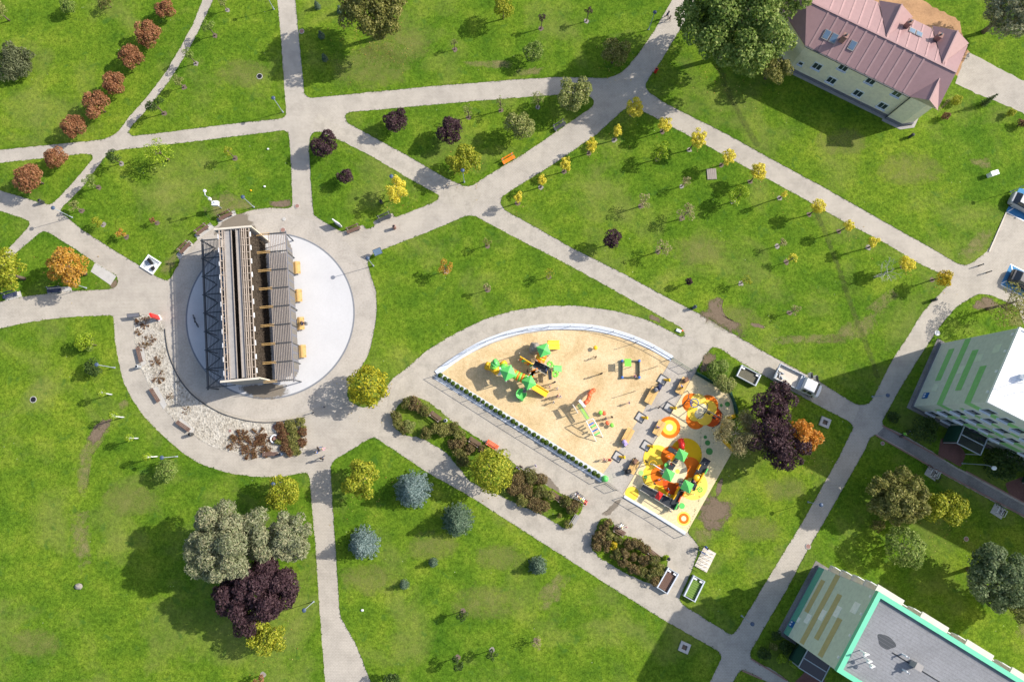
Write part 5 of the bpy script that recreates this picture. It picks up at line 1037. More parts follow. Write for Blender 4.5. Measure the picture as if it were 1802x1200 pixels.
def bin_(px, py, label, col='darkmetal', h=.85, r=.2):
    p = P(px, py); t = thing('litter_bin', label, 'bin', (p[0], p[1], .02), 0, 'litter bins'); q = MB(); q.lathe((0, 0, 0), [(r*.8, 0), (r, .1), (r, h), (r*1.08, h+.02), (r*.8, h+.1)], 12); q.build('body', col, t, True); q = MB(); q.lathe((0, 0, h+.1), [(r*.7, 0), (r*.5, .03)], 10); q.build('opening', 'black', t)
for x, y, lb, c in [(247, 646, 'grey litter bin beside the upper pebble bed bench', 'steel'), (339, 764, 'dark litter bin beside the lower pebble bed bench', 'darkmetal'), (497, 799, 'blue-grey litter bin at the bottom of the pebble bed', 'lampblue'), (77, 357, 'dark litter bin by the narrow path mouth', 'darkmetal'), (1153, 128, 'red litter bin beside the path junction at the top', 'redp'), (1174, 981, 'dark litter bin beside the separate shrub bed', 'darkmetal'), (1220, 542, 'blue-grey litter bin beside the diagonal path near the churned soil', 'lampblue'), (672, 358, 'dark bin lid on the lawn by the golden tree', 'darkmetal'), (785, 740, 'grey litter bin behind the first brown bench of the long bed', 'steel'), (695, 402, 'small brown bin on the path below the dark grey bench', 'brick'), (1640, 529, 'dark litter bin beside the path to the parking', 'darkmetal'), (1600, 242, 'small dark bin at the house corner', 'darkmetal')]:
    bin_(x, y, lb, c)
p = P(281, 560); t = thing('information_pillar', 'red and white information pillar at the upper end of the pebble bed', 'sign', (p[0], p[1], .03), .5)
q = MB(); q.box((0, 0, 1.15), (.22, .55, 2.2)); q.build('panel', 'redp', t); q = MB(); q.box((0, 0, .1), (.4, .7, .2)); q.build('foot', 'white', t)
p = P(596, 396); t = thing('information_pillar', 'white rounded board standing on the lawn edge above the plaza', 'sign', (p[0], p[1], .03), -.6)
q = MB(); q.prism([(-.5, -.07), (.5, -.07), (.58, 0), (.5, .07), (-.5, .07), (-.58, 0)], .1, 1.5); q.build('panel', 'white', t); q = MB(); q.box((0, 0, .06), (.9, .3, .12)); q.build('foot', 'concrete', t)
def board(px, py, rz, label, col='panelglass', tiltd=35, w=.95, d=.75, z=1.1):
    p = P(px, py); t = thing('information_board', label, 'sign', (p[0], p[1], .03), rz); T = Matrix.Rotation(math.radians(tiltd), 3, 'X')
    q = MB(); q.box((0, 0, z), (w, d, .06), 0, None, T); po = q.build('panel', col, t); f = MB(); f.box((0, 0, z-.04), (w+.1, d+.1, .05), 0, None, T); f.build('frame', 'darkmetal', t)
    for s in (-1, 1): l = MB(); l.tube([(s*w*.38, 0, 0), (s*w*.38, 0, z-.04)], .04, 6); l.build('leg', 'darkmetal', t)
board(667, 447, .4, 'glass information board beside the lamp at the centre lawn tip'); board(241, 557, .1, 'grey slanted board at the upper end of the pebble bed', 'plinth', 20, 1.4, .4, .9)
p = P(1742, 309); t = thing('electric_cabinet', 'small white cabinet standing alone on the right lawn', 'cabinet', (p[0], p[1], .03), .3); q = MB(); q.box((0, 0, .45), (.9, .5, .9)); q.build('body', 'pale', t); q = MB(); q.box((0, 0, .93), (1.0, .6, .06)); q.build('lid', 'white', t)
p = P(1194, 582); t = thing('marker_stone', 'small white block at the narrow tip of the centre lawn', 'stone', (p[0], p[1], .03), -.4); q = MB(); q.frustum((0, 0), (.35, .2), (.3, .16), 0, .22); q.build('block', 'white', t); q = MB(); q.box((.42, .18, .06), (.22, .16, .12)); q.build('cap', 'coralp', t)
# square white basin
c = P(266, 466); rz = ang(250, 468, 272, 482); t = thing('drinking_basin', 'white square basin with black fittings at the lawn corner left of the tower', 'basin', (c[0], c[1], .0), rz)
q = MB()
for (x, y, a, b) in ((0, -.82, 1.9, .16), (0, .82, 1.9, .16), (-.87, 0, .16, 1.48), (.87, 0, .16, 1.48)): q.box((x, y, .1), (a, b, .2))
q.build('rim', 'white', t); q = MB(); q.box((0, 0, .05), (1.58, 1.48, .1)); q.build('floor', 'steel', t); q = MB(); q.box((.1, -.3, .11), (.9, .75, .06)); q.box((.55, .2, .11), (.3, .5, .06)); q.build('slab', 'white', t)
q = MB(); q.box((-.15, .3, .35), (.75, .3, .5), -.35); q.build('fitting', 'black', t); q = MB(); q.lathe((.6, -.25, .1), [(.22, 0), (.24, .3), (.2, .34), (.12, .3)], 14); q.build('bowl', 'black', t)
# stones, manholes, hatches
def disc_thing(name, px, py, r, label, cat, mat, z=.034, h=.03, n=14, rim='concrete'):
    p = P(px, py); t = thing(name, label, cat, (p[0], p[1], z)); q = MB(); q.lathe((0, 0, 0), [(r*1.2, 0), (r*1.2, h*.7), (r, h*.8)], n); q.build('rim', rim, t); q = MB(); q.lathe((0, 0, h*.75), [(r, 0), (r*.95, h*.4)], n); q.build('lid', mat, t)
for x, y, r, lb, m_ in [(498, 405, .28, 'rusty manhole cover at the top of the white disc', 'brick'), (500, 386, .2, 'small manhole cover on the ring path above the disc', 'concrete'), (523, 363, .26, 'rusty manhole cover at the bottom of the upper vertical path', 'brick'), (59, 703, .33, 'dark manhole on the left lawn', 'black'), (457, 135, .32, 'dark manhole on the lawn left of the vertical path', 'black'), (1649, 586, .3, 'pale manhole beside the path above the striped block', 'pale'), (1422, 961, .28, 'manhole in the path right of the block shadow', 'brick'), (405, 758, .18, 'round rusty cap in the pebble bed', 'brick'), (484, 751, .32, 'dark round cap beside the red shrubs', 'brick'), (1700, 948, .24, 'manhole on the courtyard lawn', 'brick'), (1553, 780, .2, 'small ring cover on the shaded courtyard lawn', 'brick'), (501, 387, .1, None, None), (531, 56, .28, 'rusty cover beside the upper vertical path', 'brick')]:
    if lb: disc_thing('manhole_cover', x, y, r, lb, 'cover', m_)
def rock(px, py, r, label, mat='concrete', h=.5, n=1):
    p = P(px, py); bm = bmesh.new(); bmesh.ops.create_icosphere(bm, subdivisions=2, radius=1); rr = random.Random(int(px))
    for v in bm.verts: v.co *= rr.uniform(.86, 1.1); v.co.x *= r; v.co.y *= r*.8; v.co.z = v.co.z*h*.5+h*.35
    me = bpy.data.meshes.new('boulder'); bm.to_mesh(me); bm.free(); me.materials.append(MATS[mat]); o = bpy.data.objects.new('boulder', me); COL.objects.link(o); o.location = (p[0], p[1], .03); tag(o, label, 'stone')
rock(140, 1031, .45, 'lone boulder in the lower left lawn', 'greyrock'); rock(638, 1073, .18, 'small white stone beside the lower vertical path', 'white', .25); rock(466, 329, .16, 'small white stone on the lawn above the tower', 'white', .25); rock(442, 336, .14, 'small yellow stone on the lawn above the tower', 'yellowp', .25); rock(472, 263, .14, 'small pale stone on the lawn left of the vertical path', 'pale', .2)
p = P(1252, 307); t = thing('wooden_hatch', 'weathered square wooden hatch in the big right lawn', 'hatch', (p[0], p[1], .03), .05)
for k in range(5): q = MB(); q.box((-.48+.24*k, 0, .06), (.22, 1.4, .1)); q.build('plank', 'slatwood', t)
for x, y, lb in [(1451, 743, 'open stone-framed pit right of the orange tree'), (1204, 1138, 'open stone-framed pit in the block shadow')]:
    p = P(x, y); t = thing('stone_pit', lb, 'pit', (p[0], p[1], .03), -.4)
    for (a, b, c_, d) in ((0, -.42, 1.2, .3), (0, .42, 1.2, .3), (-.45, 0, .3, .54), (.45, 0, .3, .54)): q = MB(); q.box((a, b, .09), (c_, d, .2)); q.build('stone', 'concrete', t)
    q = MB(); q.box((0, 0, .02), (.6, .54, .03)); q.build('pit_floor', 'bark', t)
# white ring planter in the pebble bed
p = P(484, 772); t = thing('ring_planter', 'white broken ring with rusty cap among the red shrubs', 'planter', (p[0], p[1], .03)); q = MB(); q.tube([(.45*math.cos(a), .45*math.sin(a), .2) for a in np.linspace(1.0, 5.9, 16)], .09, 6); q.build('ring', 'white', t); q = MB(); q.lathe((.1, 0, 0), [(.3, 0), (.32, .2), (.25, .26)], 12); q.build('cap', 'brick', t)
for (x, y, lb) in [(551, 726, 'left of two'), (571, 716, 'right of two')]:
    p = P(x, y); t = thing('bollard', f'thin dark bollard on the ring path below the disc, {lb}', 'bollard', (p[0], p[1], 0), 0, 'bollards on the ring path'); q = MB(); q.lathe((0, 0, 0), [(.09, 0), (.06, .05), (.055, .8), (.08, .84), (.05, .95)], 8); q.build('post', 'darkmetal', t, True); q = MB(); q.lathe((0, 0, .95), [(.06, 0), (.03, .05)], 8); q.build('cap', 'steel', t)
for (x, y, lb) in [(1722, 468, 'upper'), (1736, 480, 'lower')]:
    p = P(x, y); t = thing('bollard', f'dark bollard at the parking entrance, {lb} of two', 'bollard', (p[0], p[1], 0), 0, 'bollards at the parking'); q = MB(); q.lathe((0, 0, 0), [(.09, 0), (.07, .9), (.09, .95), (.04, 1.0)], 8); q.build('post', 'darkmetal', t, True)

# low metal framed boxes with ribbed boards
def frame_box(corners, label, boards, h=.6):
    pts = [np.array(P(*c, h)) for c in corners]; c = sum(pts)/4; ux = pts[1]-pts[0]; L_ = float(np.linalg.norm(ux)); W_ = float(np.linalg.norm(pts[3]-pts[0])); rz = math.atan2(ux[1], ux[0]); t = thing('framed_box', label, 'box', (c[0], c[1], .03), rz, 'metal framed boxes')
    for s in (-1, 1):
        q = MB(); q.box((0, s*(W_/2-.05), h-.06), (L_-.2, .1, .12)); q.build('rail', 'steel', t); q = MB(); q.box((s*(L_/2-.06), 0, h-.04), (.14, W_, .14)); q.build('rail', 'kerbwhite', t)
        q = MB(); q.box((0, s*(W_/2-.05), h/2-.06), (L_-.24, .05, h-.2)); q.build('side_panel', 'steel', t); q = MB(); q.box((s*(L_/2-.06), 0, h/2-.06), (.05, W_-.15, h-.2)); q.build('side_panel', 'steel', t)
        for k in (-1, 1): q = MB(); q.box((s*(L_/2-.06), k*(W_/2-.05), h/2), (.12, .12, h)); q.build('post', 'steel', t)
        q = MB(); q.box((s*(L_/2-.35), W_/2-.28, h-.1), (.42, .2, .05)); q.build('label_plate', 'white', t)
    m = 9
    for k in range(m): q = MB(); y = -(W_/2-.14)+(W_-.28)*(k+.5)/m; q.box((0, y, h-.28), (L_-.3, (W_-.28)/m*.86, .05)); q.build('board', boards, t)
frame_box([(1296, 661), (1330, 679), (1340, 661), (1305, 641)], 'low metal framed box with olive boards near the white truck', 'deckboard')
frame_box([(1155, 1033), (1174, 1045), (1196, 1010), (1176, 998)], 'low metal framed box with brown boards at the end of the separate shrub bed', 'benchwood')
frame_box([(1202, 1048), (1222, 1059), (1243, 1023), (1221, 1012)], 'low metal framed box with green bottom on the lawn by the lower path', 'lawngreen')

# bicycles and racks
def bicycle_mesh():
    parts = {}; w = MB()
    for x in (-.52, .52):
        m = MB(); m.tube([(x+.33*math.cos(a), 0, .34+.33*math.sin(a)) for a in np.linspace(0, 2*math.pi, 17)], .028, 5, cap=False)
        for k in range(6): a = k*math.pi/6; m.tube([(x+.3*math.cos(a), 0, .34+.3*math.sin(a)), (x-.3*math.cos(a), 0, .34-.3*math.sin(a))], .006, 3)
        parts['wheel'+str(x)] = m
    f = MB(); pts = [(-.52, 0, .34), (-.05, 0, .30), (-.2, 0, .82), (.38, 0, .84), (.52, 0, .34)]
    for a, b in ((0, 1), (1, 2), (2, 3), (3, 4), (1, 3), (0, 2)): f.tube([pts[a], pts[b]], .025, 5)
    f.tube([(.38, 0, .84), (.36, 0, 1.0)], .02, 5); s = MB(); s.ball((-.22, 0, .9), (.15, .08, .05), 8); hb = MB(); hb.tube([(.28, -.28, 1.0), (.38, -.1, 1.02), (.38, .1, 1.02), (.28, .28, 1.0)], .018, 5)
    return parts, f, s, hb
def bicycle(px, py, rz, label, col='black', lying=False, z=.03):
    p = P(px, py); t = thing('bicycle', label, 'bicycle', (p[0], p[1], z), rz, 'parked bicycles'); parts, f, s, hb = bicycle_mesh()
    for m in parts.values(): m.build('wheel', 'black', t)
    f.build('frame', col, t); s.build('saddle', 'black', t); hb.build('handlebar', 'steel', t); t.rotation_euler = (.12, 0, rz); return t
bicycle(346, 566, 2.0, 'dark bicycle parked on the shaded side of the white disc', 'darkmetal', z=.04)
c = P(1241, 984); rz = ang(1222, 998, 1240, 1008); t = thing('bicycle_rack', 'pale paved bicycle stand with hoops at the lower playground corner', 'rack', (c[0], c[1], .03), rz)
q = MB(); q.box((0, 0, .03), (1.6, 2.5, .06)); q.build('slab', 'tanboard', t)
for k in range(6): q = MB(); y = -1.05+.42*k; q.tube([(-.5, y, .06), (-.5, y, .75), (.5, y, .75), (.5, y, .06)], .03, 6); q.build('hoop', 'white', t)
bicycle(1232, 968, rz, 'dark bicycle in the stand beside the person in blue', 'bluep', z=.1)
for (x, y, lb) in [(1640, 832, 'by the cobbled entry path, left one'), (1756, 899, 'by the cobbled entry path, right one')]:
    c = P(x, y); rz = ang(1590, 793, 1633, 820); t = thing('bicycle_rack', f'small paved bicycle stand {lb}', 'rack', (c[0], c[1], .03), rz, 'bicycle stands in the courtyard'); q = MB(); q.box((0, 0, .02), (1.5, 1.3, .05)); q.build('slab', 'concrete', t)
    for k in range(3): q = MB(); xx = -.5+.5*k; q.tube([(xx, -.4, .04), (xx, -.4, .75), (xx, .4, .75), (xx, .4, .04)], .03, 6); q.build('hoop', 'white', t)
bicycle(1636, 829, 1.9, 'dark bicycle in the left courtyard stand', 'darkmetal', z=.07); bicycle(1644, 836, 1.7, 'silver bicycle in the left courtyard stand', 'steel', z=.07); bicycle(1756, 896, 1.9, 'dark bicycle in the right courtyard stand', 'black', z=.07)
bicycle(1590, 762, .6, 'bicycle leaning by the shaded entry path corner', 'darkmetal')

# ------------------------------------------------------------------ vehicles
def wheel_parts(t, x, y, r=.33, w=.22):
    q = MB(); n = 18; q.tube([(x, y-w/2, r), (x, y+w/2, r)], r, n); wo_ = q.build('wheel', 'black', t, False); q = MB(); sgn = 1 if y > 0 else -1; q.tube([(x, y+sgn*(w/2-.02), r), (x, y+sgn*(w/2+.015), r)], r*.6, 12); q.build('rim', 'steel', wo_)
def loft(t, name, secs, mat, smooth=True):
    """closed body from cross sections along x: (x, halfwidth bottom, halfwidth top, z0, z1)"""
    m = MB(); n = 10; vs = []; fs = []
    for (x, wb, wt, z0, z1) in secs:
        ring = [(x, -wb, z0), (x, wb, z0), (x, wb*1.0, z0+(z1-z0)*.45), (x, wt*1.0, z0+(z1-z0)*.85), (x, wt*.86, z1), (x, wt*.4, z1+.015), (x, -wt*.4, z1+.015), (x, -wt*.86, z1), (x, -wt, z0+(z1-z0)*.85), (x, -wb, z0+(z1-z0)*.45)]; vs += ring
    for i in range(len(secs)-1):
        for k in range(n): fs.append((i*n+k, i*n+(k+1) % n, (i+1)*n+(k+1) % n, (i+1)*n+k))
    fs.append(tuple(range(n))[::-1]); fs.append(tuple(range((len(secs)-1)*n, len(secs)*n))); m.add(vs, fs); return m.build(name, mat, t, False)
def truck():
    a = np.array(P(1372, 655, 1.0)); b = np.array(P(1436, 686, 1.0)); c = (a+b)/2; rz = math.atan2((b-a)[1], (b-a)[0]); t = thing('flatbed_truck', 'white crew-cab flatbed truck with open doors on the path', 'truck', (c[0], c[1], .01), rz)
    L2 = 2.75; k = L2/2.6
    loft(t, 'cab', [(.55, .88, .86, .45, 1.25), (.62, .90, .74, .4, 1.95), (1.9, .90, .74, .4, 1.98), (2.05, .9, .72, .4, 1.8), (2.45, .9, .84, .38, 1.2), (2.85, .86, .78, .38, 1.05), (3.02, .74, .66, .42, .85)], 'carwhite')
    q = MB(); q.add([(2.0, -.70, 1.86), (2.0, .70, 1.86), (2.46, .80, 1.24), (2.46, -.80, 1.24)], [(0, 3, 2, 1)]); q.v = [(x+.05, y, z+.05) for x, y, z in q.v]; q.build('windscreen', 'carglass', t)
    for s in (-1, 1):
        for (x0, x1) in ((.75, 1.25), (1.35, 1.95)):
            q = MB(); q.add([(x0, s*.915, 1.22), (x1, s*.915, 1.22), (x1-.05, s*.80, 1.8), (x0+.05, s*.80, 1.8)], [(0, 1, 2, 3) if s < 0 else (3, 2, 1, 0)]); q.build('side_window', 'carglass', t)
        q = MB(); q.box((2.15, s*1.02, 1.3), (.1, .2, .22)); q.build('mirror', 'black', t); q = MB(); q.box((2.98, s*.55, .78), (.1, .3, .18)); q.build('headlight', 'glass', t)
    for x, an in ((2.0, 1.0), (1.25, 1.1)):
        q = MB(); d = (math.cos(math.pi-an), math.sin(math.pi-an)); q.beam((x, .93, .85), (x+d[0]*.75, .93+d[1]*.75, .85), .07, .85); do = q.build('door', 'carwhite', t); q = MB(); q.beam((x, .93, 1.5), (x+d[0]*.7, .93+d[1]*.7, 1.5), .05, .45); q.build('door_window', 'carglass', do)
    q = MB(); q.box((-1.15, 0, .78), (3.2, 1.9, .1)); bed = q.build('flatbed', 'tanboard', t)
    for (x, y, a_, b_) in ((-1.15, -.95, 3.2, .06), (-1.15, .95, 3.2, .06), (-2.75, 0, .06, 1.96), (.46, 0, .08, 1.96)): q = MB(); q.box((x, y, 1.0), (a_, b_, .42)); q.build('drop_side', 'kerbwhite', bed)
    q = MB(); q.box((-1.1, 0, .55), (3.3, .9, .25)); q.build('chassis', 'darkmetal', t)
    for k in range(9): q = MB(); q.box((-2.55+.18*(k % 5), -.55+.5*(k//5)+.07*(k % 3), .9), (.12, .42, .14), .2*k); q.build('cargo', 'black' if k % 2 else 'steel', bed)
    q = MB(); q.box((.3, 0, .95), (.3, 1.8, .3)); q.build('tool_box', 'steel', bed)
    for x in (-1.75, 2.25):
        for s in (-1, 1): wheel_parts(t, x, s*.82, .34)
truck()
def car(px, py, rz, label, paint, name='parked_car'):
    p = P(px, py, .7); t = thing(name, label, 'car', (p[0], p[1], .01), rz, 'cars on the blue bays')
    loft(t, 'body', [(-2.05, .72, .66, .35, .8), (-1.95, .84, .78, .3, .95), (-1.2, .87, .82, .26, 1.0), (1.0, .87, .82, .26, .98), (1.7, .84, .76, .28, .85), (2.0, .72, .62, .34, .68)], paint)
    loft(t, 'cabin', [(-1.75, .76, .70, .9, .98), (-1.25, .77, .60, .9, 1.42), (.1, .77, .60, .9, 1.45), (.95, .78, .70, .88, 1.0)], 'carglass')
    q = MB(); q.prism([(-1.2, -.56), (.05, -.56), (.05, .56), (-1.2, .56)], 1.43, 1.475); q.build('roof', paint, t)
    for x in (-1.3, 1.25):
        for s in (-1, 1): wheel_parts(t, x, s*.76, .31, .2)
    for s in (-1, 1): q = MB(); q.box((1.93, s*.52, .66), (.16, .3, .14)); q.build('headlight', 'glass', t); q = MB(); q.box((.75, s*.92, 1.0), (.16, .16, .12)); q.build('mirror', paint, t)
brz = ang(1772, 372, 1802, 388)
sheet('parking_bay', [(1770, 373), (1793, 328), (1960, 412), (1935, 460)], .006, 'bluebay', 0, 1, .05, 3); sheet('parking_bay', [(1761, 500), (1778, 465), (1945, 550), (1925, 590)], .006, 'bluebay', 0, 1, .05, 4)
for a, b in (((1770, 373), (1960, 468)), ((1793, 328), (1960, 412)), ((1773, 373), (1802, 355)), ((1761, 501), (1925, 590)), ((1778, 465), (1945, 550)), ((1780, 467), (1783, 485)), ((1762, 499), (1775, 493))):
    mb = MB(); mb.beam((*P(*a), .011), (*P(*b), .011), .12, .006); struct('bay_marking', mb, 'white')
car(1806, 360, brz, 'silver car on the upper blue parking bay, cut by the right edge', 'carsilver'); car(1806, 497, brz, 'dark car on the lower blue parking bay, cut by the right edge', 'cardark')
mb = MB(); a, b = P(1740, 443), P(1770, 374); mb.beam((*a, .06), (*b, .06), .12, .13); struct('kerb', mb, 'beige')
for a, b in (((1553, 749), (1660, 808)), ((1540, 765), (1640, 822)), ((1640, 822), (1802, 908)), ((1700, 829), (1802, 884)), ((1321, 1158), (1385, 1197)), ((1306, 1179), (1340, 1194))):
    mb = MB(); mb.beam((*P(*a), .03), (*P(*b), .03), .14, .12); struct('kerb', mb, 'brick')
# ------------------------------------------------------------------ playground in the sand
def fence(line, h, label, mat='fencegreen', step=2.0, rails=(.12, 1.0), gap=.35, z=.06, wires=True):
    pts = [np.array(p) for p in line]; o = pts[0]; t = thing('fence', label, 'fence', (o[0], o[1], 0)); org = (o[0], o[1], 0)
    cum = [0]; 
    for a, b in zip(pts[:-1], pts[1:]): cum.append(cum[-1]+float(np.linalg.norm(b-a)))
    def at(s):
        for i in range(len(cum)-1):
            if s <= cum[i+1]+1e-6: return pts[i]+(pts[i+1]-pts[i])*((s-cum[i])/max(1e-6, cum[i+1]-cum[i]))
        return pts[-1]
    n = max(1, int(round(cum[-1]/step))); P_ = [at(cum[-1]*i/n) for i in range(n+1)]
    for p in P_: q = MB(org); q.box((p[0], p[1], z+h/2), (.06, .06, h)); q.build('post', mat, t)
    for a, b in zip(P_[:-1], P_[1:]):
        q = MB(org)
        for r_ in rails: q.beam((a[0], a[1], z+h*r_-.03), (b[0], b[1], z+h*r_-.03), .035, .05)
        if wires:
            l = float(np.linalg.norm(b-a)); m = int(l/gap)
            for k in range(1, m): c = a+(b-a)*k/m; q.beam((c[0], c[1], z+.1), (c[0], c[1], z+h-.04), .012, .012)
        q.build('panel', mat, t)
    return t
fence(list(ktop)[2:], 1.0, 'thin grey fence along the curved white kerb of the sandpit', 'steel', 2.6)
fence([np.array(P(764, 662)), np.array(P(900, 749)), np.array(P(1056, 846))], 1.0, 'thin grey fence along the straight white kerb with box balls', 'steel', 2.6)
fence([np.array(P(1096, 874)), np.array(P(1150, 906)), np.array(P(1205, 941))], 1.0, 'thin grey fence along the lower kerb of the rubber surface', 'steel', 2.2)
fence([np.array(P(1181, 632)), np.array(P(1214, 653))], 1.1, 'green gate panel at the upper playground entrance', 'fencegreen', 1.7, gap=.14)
fence([np.array(P(1066, 850)), np.array(P(1084, 862))], 1.1, 'dark gate panel at the lower playground entrance', 'darkmetal', 1.4, gap=.14)
fence([np.array(P(1224, 657)), np.array(P(1284, 691)), np.array(P(1295, 728))], 1.1, 'dark green fence along the upper edge of the rubber surface', 'darkgreen', 1.8, gap=.12)
mb = MB(); 
for a, b in (((1224, 656), (1285, 690)), ((1285, 690), (1297, 727))): mb.beam((*P(*a), .1), (*P(*b), .1), .3, .18)
struct('kerb', mb, 'darkgreen')

class Kit:
    """parts of one play thing placed by photo pixel and height"""
    def __init__(s, name, label, cat, px, py, z0=.03, group=None):
        p = P(px, py); s.o = (p[0], p[1], z0); s.t = thing(name, label, cat, s.o, 0, group)
    def mb(s): return MB(s.o)
    def b(s, m, name, mat, parent=None, smooth=False): return m.build(name, mat, parent or s.t, smooth)
    def post(s, px, py, zref, h, mat='white', r=.055):
        p = P(px, py, zref); m = s.mb(); m.tube([(*p, .03), (*p, h)], r, 7); return s.b(m, 'post', mat)
    def deck(s, corners, z, mat='deck', name='deck', th=.1):
        m = s.mb(); m.prism([P(*c, z) for c in corners], z-th, z); return s.b(m, name, mat)
    def roof(s, px, py, half, z, h, rz, mat='greenp', z2=None):
        c = P(px, py, z+.2); m = s.mb(); m.frustum(c, (half, half), (.02, .02), z, z+h, rz); m.frustum(c, (half*.98, half*.98), (half, half), z-.1, z-.005, rz); return s.b(m, 'roof', mat)
    def pipe(s, pts, r, mats, name='tube', n=12):
        """fat ringed tube, each ring its own colour part"""
        P_ = [Vector(P3(*p)) for p in pts]; k = len(P_)-1
        for i in range(k): m = s.mb(); m.tube([P_[i], P_[i].lerp(P_[i+1], .98)], r, n); s.b(m, name, mats[i % len(mats)], None, True)
K = Kit('play_structure', 'big green and orange climbing structure with slides and tubes in the sand', 'playground', 945, 650)
# left tower with spiral tube slide
K.roof(894, 656, .74, 2.7, .5, .45); K.deck([(884, 650), (896, 646), (904, 660), (892, 668)], 1.5)
for p in ((883, 650), (897, 644), (906, 661), (891, 670)): K.post(*p, 2.6, 2.7)
a = []
for k in range(11):
    th = 1.9+k*.52; a.append((878+9.0*math.cos(th), 645-8.5*math.sin(th), 2.35-.14*k))
K.pipe(a, .5, ['greenp', 'greenp', 'limep', 'yellowp', 'yellowp', 'white'], 'tube_slide')
K.pipe([(872, 648, .75), (866, 646, .6), (861, 645, .45), (855, 643, .35)], .5, ['greenp', 'yellowp', 'yellowp'], 'tube_slide')
# crawl tube between the towers
K.pipe([(903, 657, 1.7), (906, 659, 1.7), (910, 661, 1.7), (913, 662.5, 1.7), (917, 664, 1.7), (921, 666, 1.7), (925, 668, 1.7)], .55, ['orangep', 'limep'], 'crawl_tube')
# middle tower
K.roof(931, 673, .66, 2.7, .6, .5); K.deck([(921, 670), (932, 664), (940, 676), (929, 684)], 1.4)
for p in ((921, 672), (929, 662), (941, 674), (932, 684)): K.post(*p, 2.6, 2.7)
m = K.mb(); s0, s1 = P3(938, 679, 1.4), P3(963, 694, .25); m.beam(s0, s1, .75, .06); K.b(m, 'slide', 'yellowp')
for k in (-1, 1):
    d = Vector(s1)-Vector(s0); nn = Vector((-d.y, d.x, 0)).normalized()*.36*k; m = K.mb(); m.beam(Vector(s0)+nn+Vector((0, 0, .1)), Vector(s1)+nn+Vector((0, 0, .1)), .09, .22); K.b(m, 'slide_side', 'yellowp')
K.deck([(922, 682), (930, 680), (925, 692), (919, 690)], 1.2, 'darkmetal')
c = P(917, 693, .8); m = K.mb(); m.lathe((c[0], c[1], .25), [(.4, 0), (.6, .1), (.66, .5), (.63, .7), (.57, .5), (.22, .35)], 18); K.b(m, 'spiral_slide', 'greenp', None, True); m = K.mb(); m.tube([P3(916, 700, .3), P3(921, 702, .25)], .35, 8); K.b(m, 'slide_exit', 'greenp')
# stepped bridge to the deck
for k in range(5):
    f_ = k/4; m = K.mb(); a_ = P3(933+f_*7, 664-f_*12, 1.4); m.box(a_, (.95, .26, .1), .5); K.b(m, 'step', ['orangep', 'tanboard'][k % 2])
K.deck([(943, 634), (968, 646), (961, 658), (937, 645)], 1.4); K.deck([(963, 652), (970, 651), (971, 668), (965, 668)], .9, 'deck', 'ramp')
for p in ((937, 645), (943, 633), (969, 645), (961, 659), (951, 652)): K.post(*p, 1.9, 2.0, 'beigewood')
for a_, b_ in (((943, 634), (968, 646)), ((937, 646), (961, 659)), ((963, 652), (965, 669)), ((971, 651), (972, 669))): m = K.mb(); m.beam(P3(*a_, 1.9), P3(*b_, 1.9), .05, .3); K.b(m, 'railing', 'tanboard' if a_[0] < 960 else 'wood')
m = K.mb(); m.beam(P3(915, 627, 2.3), P3(938, 641, 2.3), .12, .12); K.b(m, 'beam', 'yellowp')
for k in range(5): m = K.mb(); m.box(P3(917+4.6*k, 632+2.8*k, .5), (.5, .25, .1), .4); K.b(m, 'stepping_board', ['orangep', 'greenp', 'yellowp'][k % 3])
for p in ((914, 622), (912, 634)): K.post(*p, 1.5, 2.2, 'beigewood')
# upper tower, rock wall and wide slide
K.roof(957, 616, .68, 2.6, .55, .35); 
for p in ((948, 612), (965, 608), (968, 622), (952, 626)): K.post(*p, 2.5, 2.6)
K.deck([(949, 612), (965, 609), (966, 622), (951, 624)], 1.4)
K.pipe([(955, 624, 1.8), (953, 628, 1.7), (951, 632, 1.6), (949, 636, 1.5)], .6, ['orangep', 'yellowp', 'orangep'], 'crawl_tube')
m = K.mb(); m.beam(P3(964, 607, 1.4), P3(984, 607, .2), 1.0, .08); sl_ = K.b(m, 'wide_slide', 'yellowp')
for k in (-1, 0, 1): m = K.mb(); a_ = Vector(P3(964, 607, 1.5)); b_ = Vector(P3(984, 607, .3)); m.beam(a_+Vector((0, .5*k, 0)), b_+Vector((0, .5*k, 0)), .08, .2); K.b(m, 'slide_rib', 'yellowp', sl_)
bm = bmesh.new(); bmesh.ops.create_icosphere(bm, subdivisions=3, radius=1); rr = random.Random(4); c = P(941, 613, .8); ph = [rr.uniform(0, 6) for _ in range(6)]
for v in bm.verts:
    f_ = 1+.16*math.sin(4*v.co.x+ph[0])*math.sin(4*v.co.y+ph[1])+.1*math.sin(7*v.co.z+ph[2]); v.co = Vector((v.co.x*.65*f_+c[0]-K.o[0], v.co.y*.75*f_+c[1]-K.o[1], max(0, v.co.z*f_+.75)))
me = bpy.data.meshes.new('rock_wall'); bm.to_mesh(me); bm.free(); me.materials.append(MATS['greyrock']); put('rock_wall', me, K.t)
